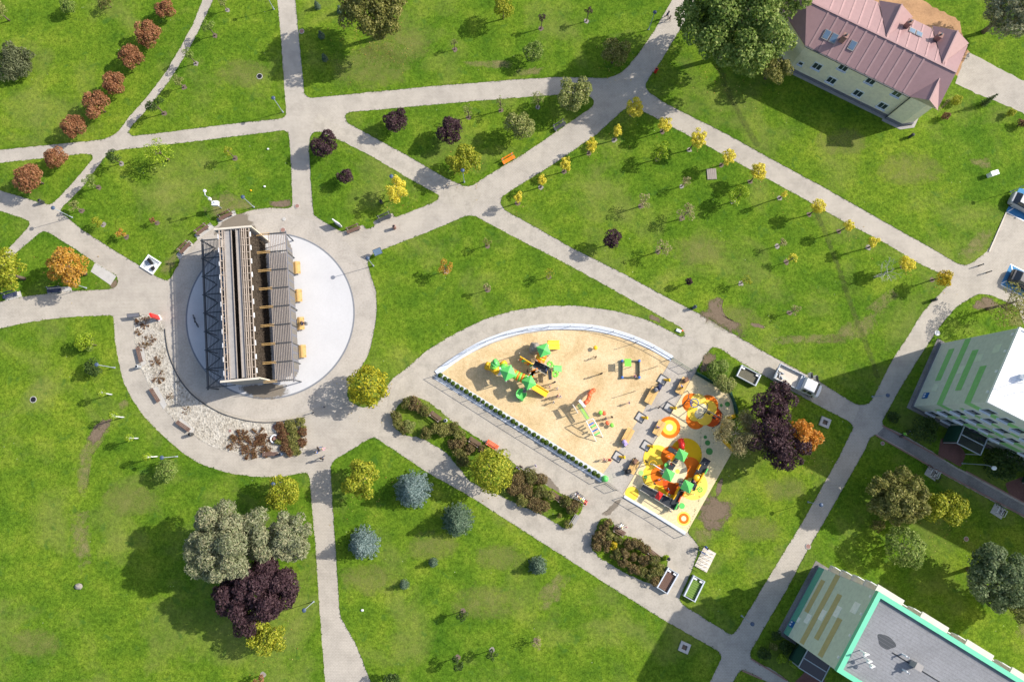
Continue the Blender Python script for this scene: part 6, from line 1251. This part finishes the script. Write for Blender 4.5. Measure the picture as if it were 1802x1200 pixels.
# flower panels and small slide at the right
for (x, y) in ((968, 641), (977, 658)):
    for k in range(7): m = K.mb(); a_ = k*.9; m.ball((P3(x, y, 1.9)[0]+.28*math.cos(a_), P3(x, y, 1.9)[1]+.28*math.sin(a_), 1.9), (.17, .17, .05), 8); K.b(m, 'petal', 'limep', None, True)
m = K.mb(); m.beam(P3(974, 648, 1.1), P3(988, 649, .25), .7, .08); K.b(m, 'small_slide', 'greenp')
for k in (-1, 1): m = K.mb(); a_ = Vector(P3(974, 648, 1.2)); b_ = Vector(P3(988, 649, .35)); m.beam(a_+Vector((0, .33*k, 0)), b_+Vector((0, .33*k, 0)), .07, .18); K.b(m, 'slide_side', 'greenp')
# climbing frame with red slide
K = Kit('climbing_frame', 'slim climbing frame with red chute and white rails in the sand', 'playground', 1030, 725)
for k in range(12): m = K.mb(); f_ = k/11; m.box(P3(1019+15*f_, 712+24*f_, 1.3), (.55, .12, .06), .55); K.b(m, 'tread', 'limep')
for s in (0, 1):
    m = K.mb(); m.beam(P3(1017+5*s, 713-3*s, 1.3), P3(1032+5*s, 738-4*s, 1.3), .06, .1); K.b(m, 'side_rail', 'greywood')
for p in ((1008, 712), (1016, 726), (1019, 706), (1030, 716), (1031, 741), (1043, 737)): K.post(*p, 1.8, 1.9, 'tanboard', .05)
m = K.mb(); m.beam(P3(1019, 704, 1.5), P3(1029, 716, 1.5), .3, .5); K.b(m, 'side_panel', 'white'); m = K.mb(); m.beam(P3(1008, 712, 1.6), P3(1017, 727, 1.6), .12, .4); K.b(m, 'side_panel', 'tanboard')
pts = [(1028, 710, 1.5), (1034, 706, 1.3), (1037, 699, 1.05), (1038, 692, .8), (1042, 688, .55), (1046, 686, .35)]
for a_, b_ in zip(pts[:-1], pts[1:]): m = K.mb(); m.tube([P3(*a_), P3(*b_)], .26, 8); K.b(m, 'chute', 'coralp', None, True)
for a_, b_ in (((1032, 742), (1049, 776)), ((1044, 737), (1061, 769))):
    v0 = Vector(P3(*a_, 1.9)); v1 = Vector(P3(*b_, .1)); m = K.mb(); m.tube([v0, v0.lerp(v1, .55)+Vector((0, 0, .35)), v1], .05, 6); K.b(m, 'arched_rail', 'white')
for a_, b_, c_ in (((1031, 741), (1044, 736), 'white'),): m = K.mb(); m.beam(P3(*a_, 1.9), P3(*b_, 1.9), .06, .06); K.b(m, 'cross_rail', c_)
for k, (x, y, c_) in enumerate([(1040, 746, 'bluep'), (1044, 750, 'greenp'), (1047, 757, 'bluep'), (1051, 763, 'greenp')]): m = K.mb(); m.box(P3(x, y, .9), (.75, .18, .06), .5); K.b(m, 'hanging_step', c_)
for k, (x, y, c_, lb) in enumerate([(1057, 726, 'limep', 'green'), (1063, 727, 'coralp', 'coral')]):
    pass
def stool(px, py, col, label):
    p = P(px, py, .5); t = thing('jump_stool', label, 'playground', (p[0], p[1], .03), 0, 'round jump stools in the sand'); q = MB(); q.tube([(0, 0, 0), (0, 0, .42)], .06, 8); q.build('post', 'steel', t); q = MB(); q.lathe((0, 0, .42), [(.2, 0), (.27, .05), (.25, .12), (.1, .15)], 14); q.build('seat', col, t, True)
stool(1057, 726, 'limep', 'pale green round stool in the sand, upper pair'); stool(1063, 727, 'coralp', 'coral round stool in the sand, upper pair'); stool(1069, 744, 'coralp', 'coral round stool in the sand, lower pair'); stool(1077, 748, 'limep', 'pale green round stool in the sand, lower pair'); stool(1048, 612, 'yellowp', 'yellow spring stool at the upper sand')
# sandbox frame with little roof
K = Kit('sandbox_frame', 'square wooden sandbox with blue corners and small green roof', 'playground', 1109, 649)
cs = [(1095, 635), (1125, 635), (1125, 664), (1095, 664)]
for i in range(4): m = K.mb(); m.beam(P3(*cs[i], .2), P3(*cs[(i+1) % 4], .2), .12, .3); K.b(m, 'side_board', 'deckboard')
for c_ in cs: m = K.mb(); p = P(*c_, .3); m.lathe((p[0], p[1], .03), [(.16, 0), (.18, .3), (.1, .38)], 10); K.b(m, 'corner_cap', 'bluep', None, True)
m = K.mb(); a_ = P3(1105, 638, 1.4); m.box(a_, (.8, .9, .06)); K.b(m, 'roof', 'limep'); 
for p in ((1099, 634), (1111, 634), (1099, 645), (1111, 645)): K.post(*p, 1.3, 1.4, 'tanboard', .035)
# spring boards: diamond frames with yellow rider
def spring(px, py, label):
    p = P(px, py, .1); t = thing('trampoline', label, 'playground', (p[0], p[1], .03), math.radians(-33), 'diamond trampolines on the play pavement'); q = MB()
    for (a, b, c_, d) in ((0, -.5, 1.1, .11), (0, .5, 1.1, .11), (-.5, 0, .11, .9), (.5, 0, .11, .9)): q.box((a, b, .04), (c_, d, .08))
    q.build('frame', 'darkmetal', t); q = MB(); q.box((0, 0, .03), (.9, .9, .03)); q.build('mat', 'concrete', t); q = MB(); q.tube([(.1, .1, .1), (.45, .2, .35), (.7, .35, .55)], [.1, .16, .2], 8); q.build('rider', 'yellowp', t)
for (x, y, lb) in [(1166, 668, 'top'), (1127, 734, 'second'), (1177, 717, 'third'), (1087, 803, 'fourth'), (1137, 784, 'fifth')]: spring(x, y, f'diamond framed plate with yellow figure, {lb} one on the play pavement')
# wooden double benches
def slat_bench(px, py, label, l=2.1, w=.95):
    p = P(px, py, .5); t = thing('wooden_bench', label, 'bench', (p[0], p[1], .03), ang(1110, 770, 1143, 708)-math.pi/2, 'wooden playground benches')
    for k in range(7): u = -w/2+w*(k+.5)/7; q = MB(); q.beam((u, -l/2, .45+.03*math.cos(k*1.4)), (u, l/2, .45+.03*math.cos(k*1.4)), w/7*.92, .06); q.build('slat', 'wood', t)
    for s in (-1, 1): q = MB(); q.box((0, s*l*.4, .21), (w*.86, .1, .42)); q.build('leg', 'darkmetal', t)
slat_bench(1147, 696, 'wooden bench on the play pavement nearest the upper gate'); slat_bench(1104, 768, 'wooden bench on the sand edge in the middle'); slat_bench(1201, 679, 'wooden bench at the upper rubber edge with a seated person'); slat_bench(1160, 753, 'wooden bench at the rubber edge in the middle', 1.8); slat_bench(1115, 821, 'wooden bench at the lower rubber edge between strollers', 1.7)
p = P(1064, 842); t = thing('play_dome', 'glossy green ball bin at the lower playground entrance', 'playground', (p[0], p[1], .02)); q = MB(); q.lathe((0, 0, 0), [(.28, 0), (.36, .2), (.38, .5), (.3, .72), (.12, .82)], 16); q.build('shell', 'greenp', t, True); q = MB(); q.lathe((0, 0, 0), [(.4, 0), (.4, .06)], 16); q.build('foot', 'greenp', t)
def stroller(px, py, rz, label, col='darkmetal', hood='greycloth'):
    p = P(px, py, .4); t = thing('stroller', label, 'stroller', (p[0], p[1], .03), rz, 'strollers by the benches')
    q = MB(); q.frustum((0, 0), (.2, .18), (.36, .24), .38, .62); q.build('seat', hood, t); q = MB(); q.lathe((-.14, 0, .6), [(.27, 0), (.28, .1), (.2, .28), (.06, .34)], 12); q.build('hood', hood, t, True)
    q = MB(); q.tube([(-.2, -.22, .5), (-.55, -.22, .95), (-.55, .22, .95), (-.2, .22, .5)], .02, 6)
    for y in (-.24, .24): q.tube([(-.32, y, .14), (.2, y, .5)], .018, 5); q.tube([(.34, y, .12), (-.1, y, .5)], .018, 5)
    q.build('frame', 'darkmetal', t)
    for (x, y) in ((-.34, -.26), (-.34, .26), (.36, -.2), (.36, .2)): q = MB(); q.tube([(x, y-.03, .14), (x, y+.03, .14)], .14, 12); q.build('wheel', 'black', t)
stroller(1155, 685, .6, 'grey stroller at the upper end of the first wooden bench'); stroller(1160, 681, 1.0, 'dark grey stroller touching the grey one at the first wooden bench', 'darkmetal', 'navy'); stroller(1099, 779, -.9, 'lilac and black stroller at the end of the middle bench', 'black', 'lilac'); stroller(1105, 829, .3, 'dark stroller at the lower end of the lower bench', 'black', 'black'); stroller(1117, 812, .8, 'black stroller with pink cover at the upper end of the lower bench', 'black', 'brownfur'); stroller(1206, 669, .5, 'brown stroller at the upper rubber edge bench', 'black', 'brownfur')
# ------------------------------------------------------------------ playground on the rubber surface
K = Kit('nest_swing', 'dark steel swing frame with round nest seat over the printed flower', 'playground', 1240, 722, .05)
top = [(1211, 701), (1271, 738)]; zt = 2.3
m = K.mb(); m.tube([P3(*top[0], zt), P3(*top[1], zt)], .06, 8); K.b(m, 'top_bar', 'darkmetal')
for (x, y) in ((1211, 701), (1244, 721), (1271, 738)):
    for s in (-1, 1):
        a_ = Vector(P3(x, y, zt)); n_ = Vector((.47, .88, 0))*1.15*s; m = K.mb(); m.tube([a_, a_+n_*.6+Vector((0, 0, -.7)), a_+n_+Vector((0, 0, -zt+.05))], .05, 7); K.b(m, 'leg', 'darkmetal')
c = P3(1222, 709, .6); m = K.mb(); m.tube([(c[0]+.5*math.cos(a_), c[1]+.5*math.sin(a_), .6) for a_ in np.linspace(0, 2*math.pi, 21)], .05, 6, cap=False); K.b(m, 'nest_ring', 'bluep')
m = K.mb()
for k in range(6): m.beam((c[0]-.45, c[1]-.4+.16*k, .58), (c[0]+.45, c[1]-.4+.16*k, .58), .02, .02)
K.b(m, 'net', 'black')
for (x, y) in ((1247, 727), (1256, 735)):
    m = K.mb(); a_ = P3(x, y, .5); m.box(a_, (.45, .22, .04), -.5); K.b(m, 'swing_seat', 'black'); m = K.mb(); m.tube([a_, (a_[0]+.1, a_[1]+.1, zt)], .012, 4); K.b(m, 'chain', 'steel')
K = Kit('play_structure', 'black ramped play structure with green pyramid roofs on the rubber surface', 'playground', 1185, 835, .05)
K.deck([(1188, 800), (1197, 805), (1190, 817), (1181, 812)], .9); K.deck([(1181.5, 813), (1189.5, 818), (1181, 832), (1173, 827)], .7, 'deck', 'ramp'); K.deck([(1178, 785), (1194, 794), (1189, 801), (1175, 792)], 1.1, 'deck', 'net_ramp')
K.deck([(1239, 804), (1251, 811), (1236, 836), (1224, 830)], .75); K.deck([(1223.5, 831), (1235, 837), (1222, 864), (1212, 857)], .65); K.deck([(1196, 853), (1206, 859), (1191, 893), (1180, 886)], .7); K.deck([(1196, 845), (1212, 848), (1206, 862), (1194, 858)], 1.0)
K.deck([(1132, 852), (1186, 880), (1192, 884), (1186, 898), (1127, 862)], .6, 'deck', 'long_ramp'); K.deck([(1165, 826), (1178, 832), (1172, 838), (1162, 834)], .5, 'deck', 'ramp')
for (x, y, rz_) in ((1200, 801, -.5), (1177, 836, -.5), (1210, 856, -.5)):
    K.roof(x, y, .60, 2.4, .5, rz_)
    for dx, dy in ((-9, -5), (5, -9), (9, 4), (-5, 9)): K.post(x+dx, y+dy, 2.4, 2.4, 'tanboard', .045)
for a_, b_, c_ in (((1188, 801), (1181, 812), 'wood'), ((1196, 856), (1189, 868), 'wood'), ((1191, 866), (1184, 878), 'wood'), ((1232, 817), (1227, 826), 'wood'), ((1238, 832), (1226, 852), 'wood')): m = K.mb(); m.beam(P3(*a_, 1.2), P3(*b_, 1.2), .1, .7); K.b(m, 'side_panel', 'yellowp')
m = K.mb(); m.tube([P3(1199, 788, 1.1), P3(1200, 782, .8), P3(1198, 775, .35)], [.36, .36, .4], 10); K.b(m, 'slide', 'redp', None, True)
c = P3(1160, 872, 1.6); m = K.mb(); m.frustum(c, (.32, .46), (.02, .02), 1.5, 1.85, -.6); K.b(m, 'roof', 'redp')
for (x, y) in ((1154, 872), (1166, 870)): K.post(x, y, 1.5, 1.5, 'tanboard', .04)
m = K.mb(); c = P3(1226, 841, 1.3); m.lathe(c, [(.4, 0), (.42, .06), (.3, .16), (.06, .22)], 18); K.b(m, 'parasol', 'yellowp', None, True); K.post(1226, 842, 1.3, 1.4, 'steel', .04)
for (x, y, c_) in ((1242, 829, 'greenp'), (1190, 891, 'greenp'), (1203, 868, 'orangep')): m = K.mb(); m.box(P3(x, y, .8), (.12, .75, .6), -.5); K.b(m, 'panel', c_)
m = K.mb(); m.box(P3(1196, 877, .7), (.1, .8, .5), -.5); K.b(m, 'panel', 'coralp')
m = K.mb(); m.tube([P3(1151, 818, 2.0), P3(1169, 829, 2.0)], .05, 7); K.b(m, 'monkey_bar', 'white'); m = K.mb(); c = P3(1149, 817, 1.6); m.tube([(c[0]+.45*math.cos(a_), c[1]+.45*math.sin(a_), 1.6) for a_ in np.linspace(.2, 5.5, 14)], .045, 6); K.b(m, 'ring_bar', 'yellowp'); K.post(1150, 817, 1.8, 2.0, 'white')
for a_, b_ in (((1132, 851), (1186, 879)), ((1127, 862), (1184, 897))): m = K.mb(); m.beam(P3(*a_, .9), P3(*b_, .9), .04, .06); K.b(m, 'railing', 'tanboard')
for (x, y) in ((1132, 851), (1150, 861), (1168, 870), (1127, 862), (1147, 876), (1170, 890), (1184, 897), (1240, 817), (1229, 827), (1178, 803), (1222, 870)): K.post(x, y, .9, .95, 'white', .035)
def flower_post(px, py, label):
    p = P(px, py, 1.0); t = thing('play_flower', label, 'playground', (p[0], p[1], .05), 0, 'green play flowers'); q = MB(); q.tube([(0, 0, 0), (0, 0, .9)], .04, 6); q.build('stem', 'greenp', t)
    for k in range(8): q = MB(); a_ = k*.785; q.ball((.26*math.cos(a_), .26*math.sin(a_), .95), (.13 if k % 2 else .11, .1, .04), 8); q.build('petal', 'limep', t, True)
    q = MB(); q.ball((0, 0, .97), .1, 8); q.build('heart', 'greenp', t, True)
flower_post(1232, 861, 'lime green flower post right of the play structure'); 
p = P(1198, 889); t = thing('play_disc', 'green standing disc at the lower end of the play structure', 'playground', (p[0], p[1], .05), -.5); q = MB(); q.lathe((0, 0, .45), [(.33, 0), (.35, .04), (.33, .08)], 18); q.build('disc', 'greenp', t); q = MB(); q.tube([(0, 0, 0), (0, 0, .45)], .05, 8); q.build('post', 'steel', t)
p = P(1172, 818); t = thing('play_disc', 'green standing disc between the pyramid roofs', 'playground', (p[0], p[1], .05), 0); q = MB(); q.lathe((0, 0, .3), [(.3, 0), (.31, .04), (.29, .08)], 18); q.build('disc', 'greenp', t); q = MB(); q.tube([(0, 0, 0), (0, 0, .3)], .05, 8); q.build('post', 'steel', t)
# thin lamp poles standing in the sand
for (x, y, lb) in [(1115, 605, 'near the curved kerb'), (1150, 647, 'right of the sandbox'), (1112, 690, 'below the sandbox')]:
    p = P(x, y); t = thing('flag_pole', f'thin dark pole in the sand {lb}', 'pole', (p[0], p[1], .03), 0, 'thin poles in the sand'); q = MB(); q.tube([(0, 0, 0), (0, 0, 1.9)], [.045, .03], 6); q.build('pole', 'darkmetal', t); q = MB(); q.box((.0, 0, 1.8), (.3, .05, .1)); q.build('bracket', 'darkmetal', t)

# ------------------------------------------------------------------ people
def person_mesh(pose):
    if pose == 'stand': J = dict(hip=(0, 0, .92), sp=(0, 0, 1.12), ch=(.01, 0, 1.32), nk=(0.01, 0, 1.47), hd=(.03, 0, 1.58), ht=(.03, 0, 1.70), sl=(0, .17, 1.40), el=(-.02, .24, 1.12), hl=(.06, .25, .88), sr=(0, -.17, 1.40), er=(-.02, -.24, 1.12), hr=(.06, -.25, .88), pl=(0, .09, .88), kl=(.02, .10, .48), al=(-.02, .10, .07), tl=(.14, .12, .04), pr=(0, -.09, .88), kr=(.02, -.10, .48), ar=(-.02, -.10, .07), tr=(.14, -.12, .04))
    elif pose == 'walk': J = dict(hip=(0, 0, .90), sp=(.02, 0, 1.10), ch=(.05, 0, 1.30), nk=(.06, 0, 1.45), hd=(.10, 0, 1.56), ht=(.10, 0, 1.68), sl=(.04, .17, 1.38), el=(-.10, .24, 1.12), hl=(-.02, .26, .90), sr=(.04, -.17, 1.38), er=(.14, -.22, 1.12), hr=(.30, -.20, 1.0), pl=(0, .09, .86), kl=(.20, .10, .50), al=(.26, .10, .09), tl=(.42, .12, .05), pr=(0, -.09, .86), kr=(-.04, -.10, .47), ar=(-.30, -.10, .14), tr=(-.18, -.12, .04))
    elif pose == 'sit': J = dict(hip=(0, 0, .50), sp=(.0, 0, .70), ch=(.04, 0, .92), nk=(.06, 0, 1.08), hd=(.10, 0, 1.18), ht=(.11, 0, 1.30), sl=(.03, .17, 1.0), el=(.05, .24, .74), hl=(.28, .16, .62), sr=(.03, -.17, 1.0), er=(.05, -.24, .74), hr=(.28, -.16, .62), pl=(.03, .09, .49), kl=(.44, .11, .50), al=(.44, .11, .08), tl=(.60, .12, .04), pr=(.03, -.09, .49), kr=(.44, -.11, .50), ar=(.46, -.11, .08), tr=(.62, -.12, .04))
    else: J = dict(hip=(0, 0, .34), sp=(.08, 0, .50), ch=(.18, 0, .66), nk=(.26, 0, .78), hd=(.34, 0, .86), ht=(.38, 0, .96), sl=(.18, .16, .72), el=(.30, .20, .50), hl=(.42, .12, .28), sr=(.18, -.16, .72), er=(.30, -.20, .50), hr=(.42, -.12, .28), pl=(.02, .09, .32), kl=(.34, .14, .42), al=(.05, .13, .08), tl=(.22, .15, .04), pr=(.02, -.09, .32), kr=(.34, -.14, .42), ar=(.05, -.13, .08), tr=(.22, -.15, .04))
    E = [('hip', 'sp'), ('sp', 'ch'), ('ch', 'nk'), ('nk', 'hd'), ('hd', 'ht'), ('ch', 'sl'), ('sl', 'el'), ('el', 'hl'), ('ch', 'sr'), ('sr', 'er'), ('er', 'hr'), ('hip', 'pl'), ('pl', 'kl'), ('kl', 'al'), ('al', 'tl'), ('hip', 'pr'), ('pr', 'kr'), ('kr', 'ar'), ('ar', 'tr')]
    R = dict(hip=(.15, .12), sp=(.14, .11), ch=(.15, .12), nk=(.055, .055), hd=(.10, .095), ht=(.075, .07), sl=(.065, .065), sr=(.065, .065), el=(.045, .045), er=(.045, .045), hl=(.035, .045), hr=(.035, .045), pl=(.09, .09), pr=(.09, .09), kl=(.062, .062), kr=(.062, .062), al=(.045, .045), ar=(.045, .045), tl=(.045, .035), tr=(.045, .035))
    names = list(J); me = bpy.data.meshes.new('skel'); me.from_pydata([J[k] for k in names], [(names.index(a), names.index(b)) for a, b in E], [])
    o = bpy.data.objects.new('skel', me); COL.objects.link(o); md = o.modifiers.new('s', 'SKIN'); md.use_smooth_shade = True
    sv = me.skin_vertices[0].data
    for i, k in enumerate(names): sv[i].radius = R[k]; sv[i].use_root = (k == 'hip')
    o.modifiers.new('d', 'SUBSURF').levels = 1
    dg = bpy.context.evaluated_depsgraph_get(); out = bpy.data.meshes.new_from_object(o.evaluated_get(dg)); bpy.data.objects.remove(o); bpy.data.meshes.remove(me)
    cat_ = {('nk', 'hd'): 0, ('hd', 'ht'): 0, ('al', 'tl'): 3, ('ar', 'tr'): 3, ('hip', 'pl'): 2, ('hip', 'pr'): 2, ('pl', 'kl'): 2, ('pr', 'kr'): 2, ('kl', 'al'): 2, ('kr', 'ar'): 2}
    cs = np.array([tuple(p.center) for p in out.polygons]); D = []
    for a, b in E:
        A = np.array(J[a]); B = np.array(J[b]); tt = np.clip(((cs-A)@(B-A))/((B-A)@(B-A)), 0, 1); D.append(np.linalg.norm(cs-(A+tt[:, None]*(B-A)), axis=1)-.5*R[b][0])
    ix = np.argmin(np.array(D), 0); mi = np.array([cat_.get(E[i], 1) for i in ix])
    for hand in ('hl', 'hr'): mi[np.linalg.norm(cs-np.array(J[hand]), axis=1) < .09] = 0
    out.materials.clear()
    for k in ('skin', 'greycloth', 'navy', 'black'): out.materials.append(MATS[k])
    out.polygons.foreach_set('material_index', mi.astype(np.int32)); out.name = 'person_'+pose
    hd = Vector(J['hd']); ht = Vector(J['ht']); hm = MB(); c = hd.lerp(ht, .55); hm.ball((c.x-.03, c.y, c.z+.015), (.118, .108, .105), 12); hmesh = hm.mesh('hair', 'hairdark', True)
    fm = MB(); f0 = hd.lerp(ht, .3); fm.ball((f0.x+.105, 0, f0.z), (.02, .014, .02), 6)
    for s in (-1, 1): fm.ball((f0.x+.09, s*.035, f0.z+.04), (.012, .012, .009), 6); fm.ball((f0.x, s*.1, f0.z), (.02, .012, .03), 6)
    fm.beam((f0.x+.094, -.025, f0.z-.045), (f0.x+.094, .025, f0.z-.045), .01, .01); fmesh = fm.mesh('face', 'skin', True)
    return out, hmesh, fmesh
POSES = {k: person_mesh(k) for k in ('stand', 'walk', 'sit', 'crouch')}
HAIR = {'d': 'hairdark', 'b': 'brownfur', 'y': 'wood', 'g': 'pale'}
def person(px, py, pose, s, rz, top, legs, label, hair='d', z=.03, group='people'):
    zc = s*.9 if pose != 'sit' else .7
    p = P(px, py, z+zc*.8); body, hm, fm = POSES[pose]
    o = bpy.data.objects.new('person', body); COL.objects.link(o); o.location = (p[0], p[1], z); o.rotation_euler = (0, 0, rz); o.scale = (s, s, s); tag(o, label, 'person', group)
    for i, mname in ((1, top), (2, legs)): o.material_slots[i].link = 'OBJECT'; o.material_slots[i].material = MATS[mname]
    h = put('hair', hm, o); h.material_slots[0].link = 'OBJECT'; h.material_slots[0].material = MATS[HAIR[hair]]; put('face', fm, o)
    return o
AD, CH = .95, .62
PEOPLE = [(561, 789, 'walk', AD, .3, 'black', 'denim', 'adult in black pushing along the paved junction below the plaza', 'd'), (558, 795, 'walk', .7, .3, 'bluep', 'navy', 'child in light blue at the paved junction', 'y'), (569, 790, 'walk', .7, .3, 'pink', 'pink', 'child in pink at the paved junction', 'y'), (567, 807, 'walk', AD, 1.0, 'black', 'navy', 'person in black walking below the group at the junction', 'd'),
 (531, 569, 'sit', AD, .1, 'navy', 'black', 'person in dark clothes sitting on the third wave bench', 'd'), (519, 620, 'stand', .8, 3.0, 'bluep', 'denim', 'person in blue in the shade left of the fourth wave bench', 'd'),
 (1174, 27, 'walk', AD, -1.0, 'navy', 'black', 'person in dark clothes walking on the path at the top', 'd'), (1178, 33, 'walk', .7, -1.0, 'black', 'black', 'smaller person in black beside the walker at the top', 'd'),
 (1048, 629, 'walk', CH, 2.0, 'brownfur', 'black', 'child in brown in the upper sand', 'd'), (1057, 658, 'stand', .9, 2.0, 'black', 'black', 'adult in black in the middle of the sand', 'd'), (928, 653, 'stand', .85, 0, 'black', 'navy', 'person in black between the towers of the climbing structure', 'd'), (961, 651, 'stand', CH, 0, 'bluep', 'bluep', 'child in blue on the black bridge', 'd', 1.4), (975, 673, 'stand', .9, 2, 'navy', 'black', 'adult in navy beside the yellow slide', 'd'), (968, 680, 'walk', CH, 2, 'pink', 'white', 'child in pale pink beside the yellow slide', 'y'), (980, 684, 'walk', CH, 2, 'white', 'greycloth', 'child in white right of the yellow slide', 'b'), (945, 688, 'crouch', CH, .5, 'white', 'navy', 'child in white under the yellow slide', 'd'), (982, 696, 'stand', .9, 2.4, 'pink', 'brownfur', 'adult in pale pink below the yellow slide', 'y'), (986, 698, 'walk', .6, 2.4, 'white', 'lilac', 'child beside the adult in pale pink', 'd'), (974, 708, 'walk', CH, 2.4, 'white', 'black', 'child in white above the climbing frame', 'd'),
 (1107, 709, 'walk', CH, 3, 'lilac', 'pink', 'child in lilac in the right part of the sand', 'd'), (1076, 734, 'walk', CH, .3, 'black', 'black', 'child in black near the round stools', 'd'), (1066, 736, 'walk', CH, .3, 'denim', 'greycloth', 'child in grey-blue near the round stools', 'y'), (1071, 810, 'crouch', .75, .3, 'redp', 'redp', 'child in red at the lower sand edge', 'd'), (1063, 808, 'walk', .6, .3, 'pink', 'redp', 'child in pink beside the child in red', 'y'), (1116, 662, 'crouch', CH, .3, 'pink', 'coralp', 'child in coral at the sandbox corner', 'y'), (1159, 717, 'walk', CH, 2.5, 'black', 'black', 'child in black walking on the play pavement', 'd'),
 (1198, 683, 'sit', AD, 1.0, 'yellowp', 'bluep', 'person in yellow sitting on the upper rubber edge bench', 'd'), (1158, 752, 'sit', .8, 1.0, 'lilac', 'pink', 'child in purple sitting on the middle rubber edge bench', 'b'), (1217, 709, 'sit', CH, .3, 'lilac', 'navy', 'child in purple sitting in the nest swing', 'd', .4), (1136, 812, 'walk', .8, .4, 'black', 'navy', 'person in black beside the lower bench', 'd'), (1159, 845, 'crouch', CH, .4, 'pink', 'white', 'child in pink on the orange print', 'y'), (1151, 851, 'walk', CH, .4, 'black', 'lilac', 'child in black on the rubber near the long ramp', 'd'), (1176, 860, 'stand', CH, .4, 'white', 'black', 'child in white on the red print', 'd'), (1180, 816, 'stand', CH, .4, 'redp', 'navy', 'child in red on the black deck', 'd', .9), (1221, 847, 'stand', .6, .4, 'pink', 'lilac', 'child in pink on the right black deck', 'y', .7), (1177, 870, 'walk', .58, .4, 'white', 'redp', 'small child in white beside the long ramp', 'd'), (1179, 899, 'stand', .6, .4, 'white', 'greycloth', 'child in white at the lower end of the long ramp', 'd'),
 (1242, 963, 'stand', AD, 3.6, 'bluep', 'navy', 'person in a blue jacket bending at the bicycle stand', 'd'), (1092, 928, 'sit', AD, .9, 'white', 'pale', 'person in white sitting on the bench at the separate shrub bed', 'y'), (1101, 927, 'walk', .55, .9, 'pink', 'tanboard', 'toddler in pink beside the seated person in white', 'b'), (911, 823, 'stand', AD, 1.0, 'lilac', 'black', 'person in lilac beside the solid shrub block', 'd'), (917, 821, 'stand', AD, 1.0, 'black', 'black', 'person in black beside the person in lilac', 'd'), (942, 819, 'walk', CH, .2, 'lilac', 'white', 'child walking on the grit right of the lime-yellow tree', 'd'),
 (1013, 872, 'sit', AD, .8, 'white', 'navy', 'person in white and blue sitting at the bed end, leftmost of four', 'd'), (1019, 877, 'sit', AD, .8, 'wood', 'greycloth', 'person in tan sitting at the bed end, second of four', 'y'), (1024, 881, 'sit', AD, .8, 'greenp', 'white', 'person in green sitting at the bed end, third of four', 'y'), (1028, 886, 'sit', AD, .8, 'redp', 'redp', 'person in red sitting at the bed end, rightmost of four', 'd'), (1590, 764, 'walk', .85, .5, 'limep', 'black', 'person in a yellow-green top in the shade near the entry path', 'd')]
for q_ in PEOPLE: person(*q_[:9], **({'z': q_[9]+.03} if len(q_) > 9 else {}))
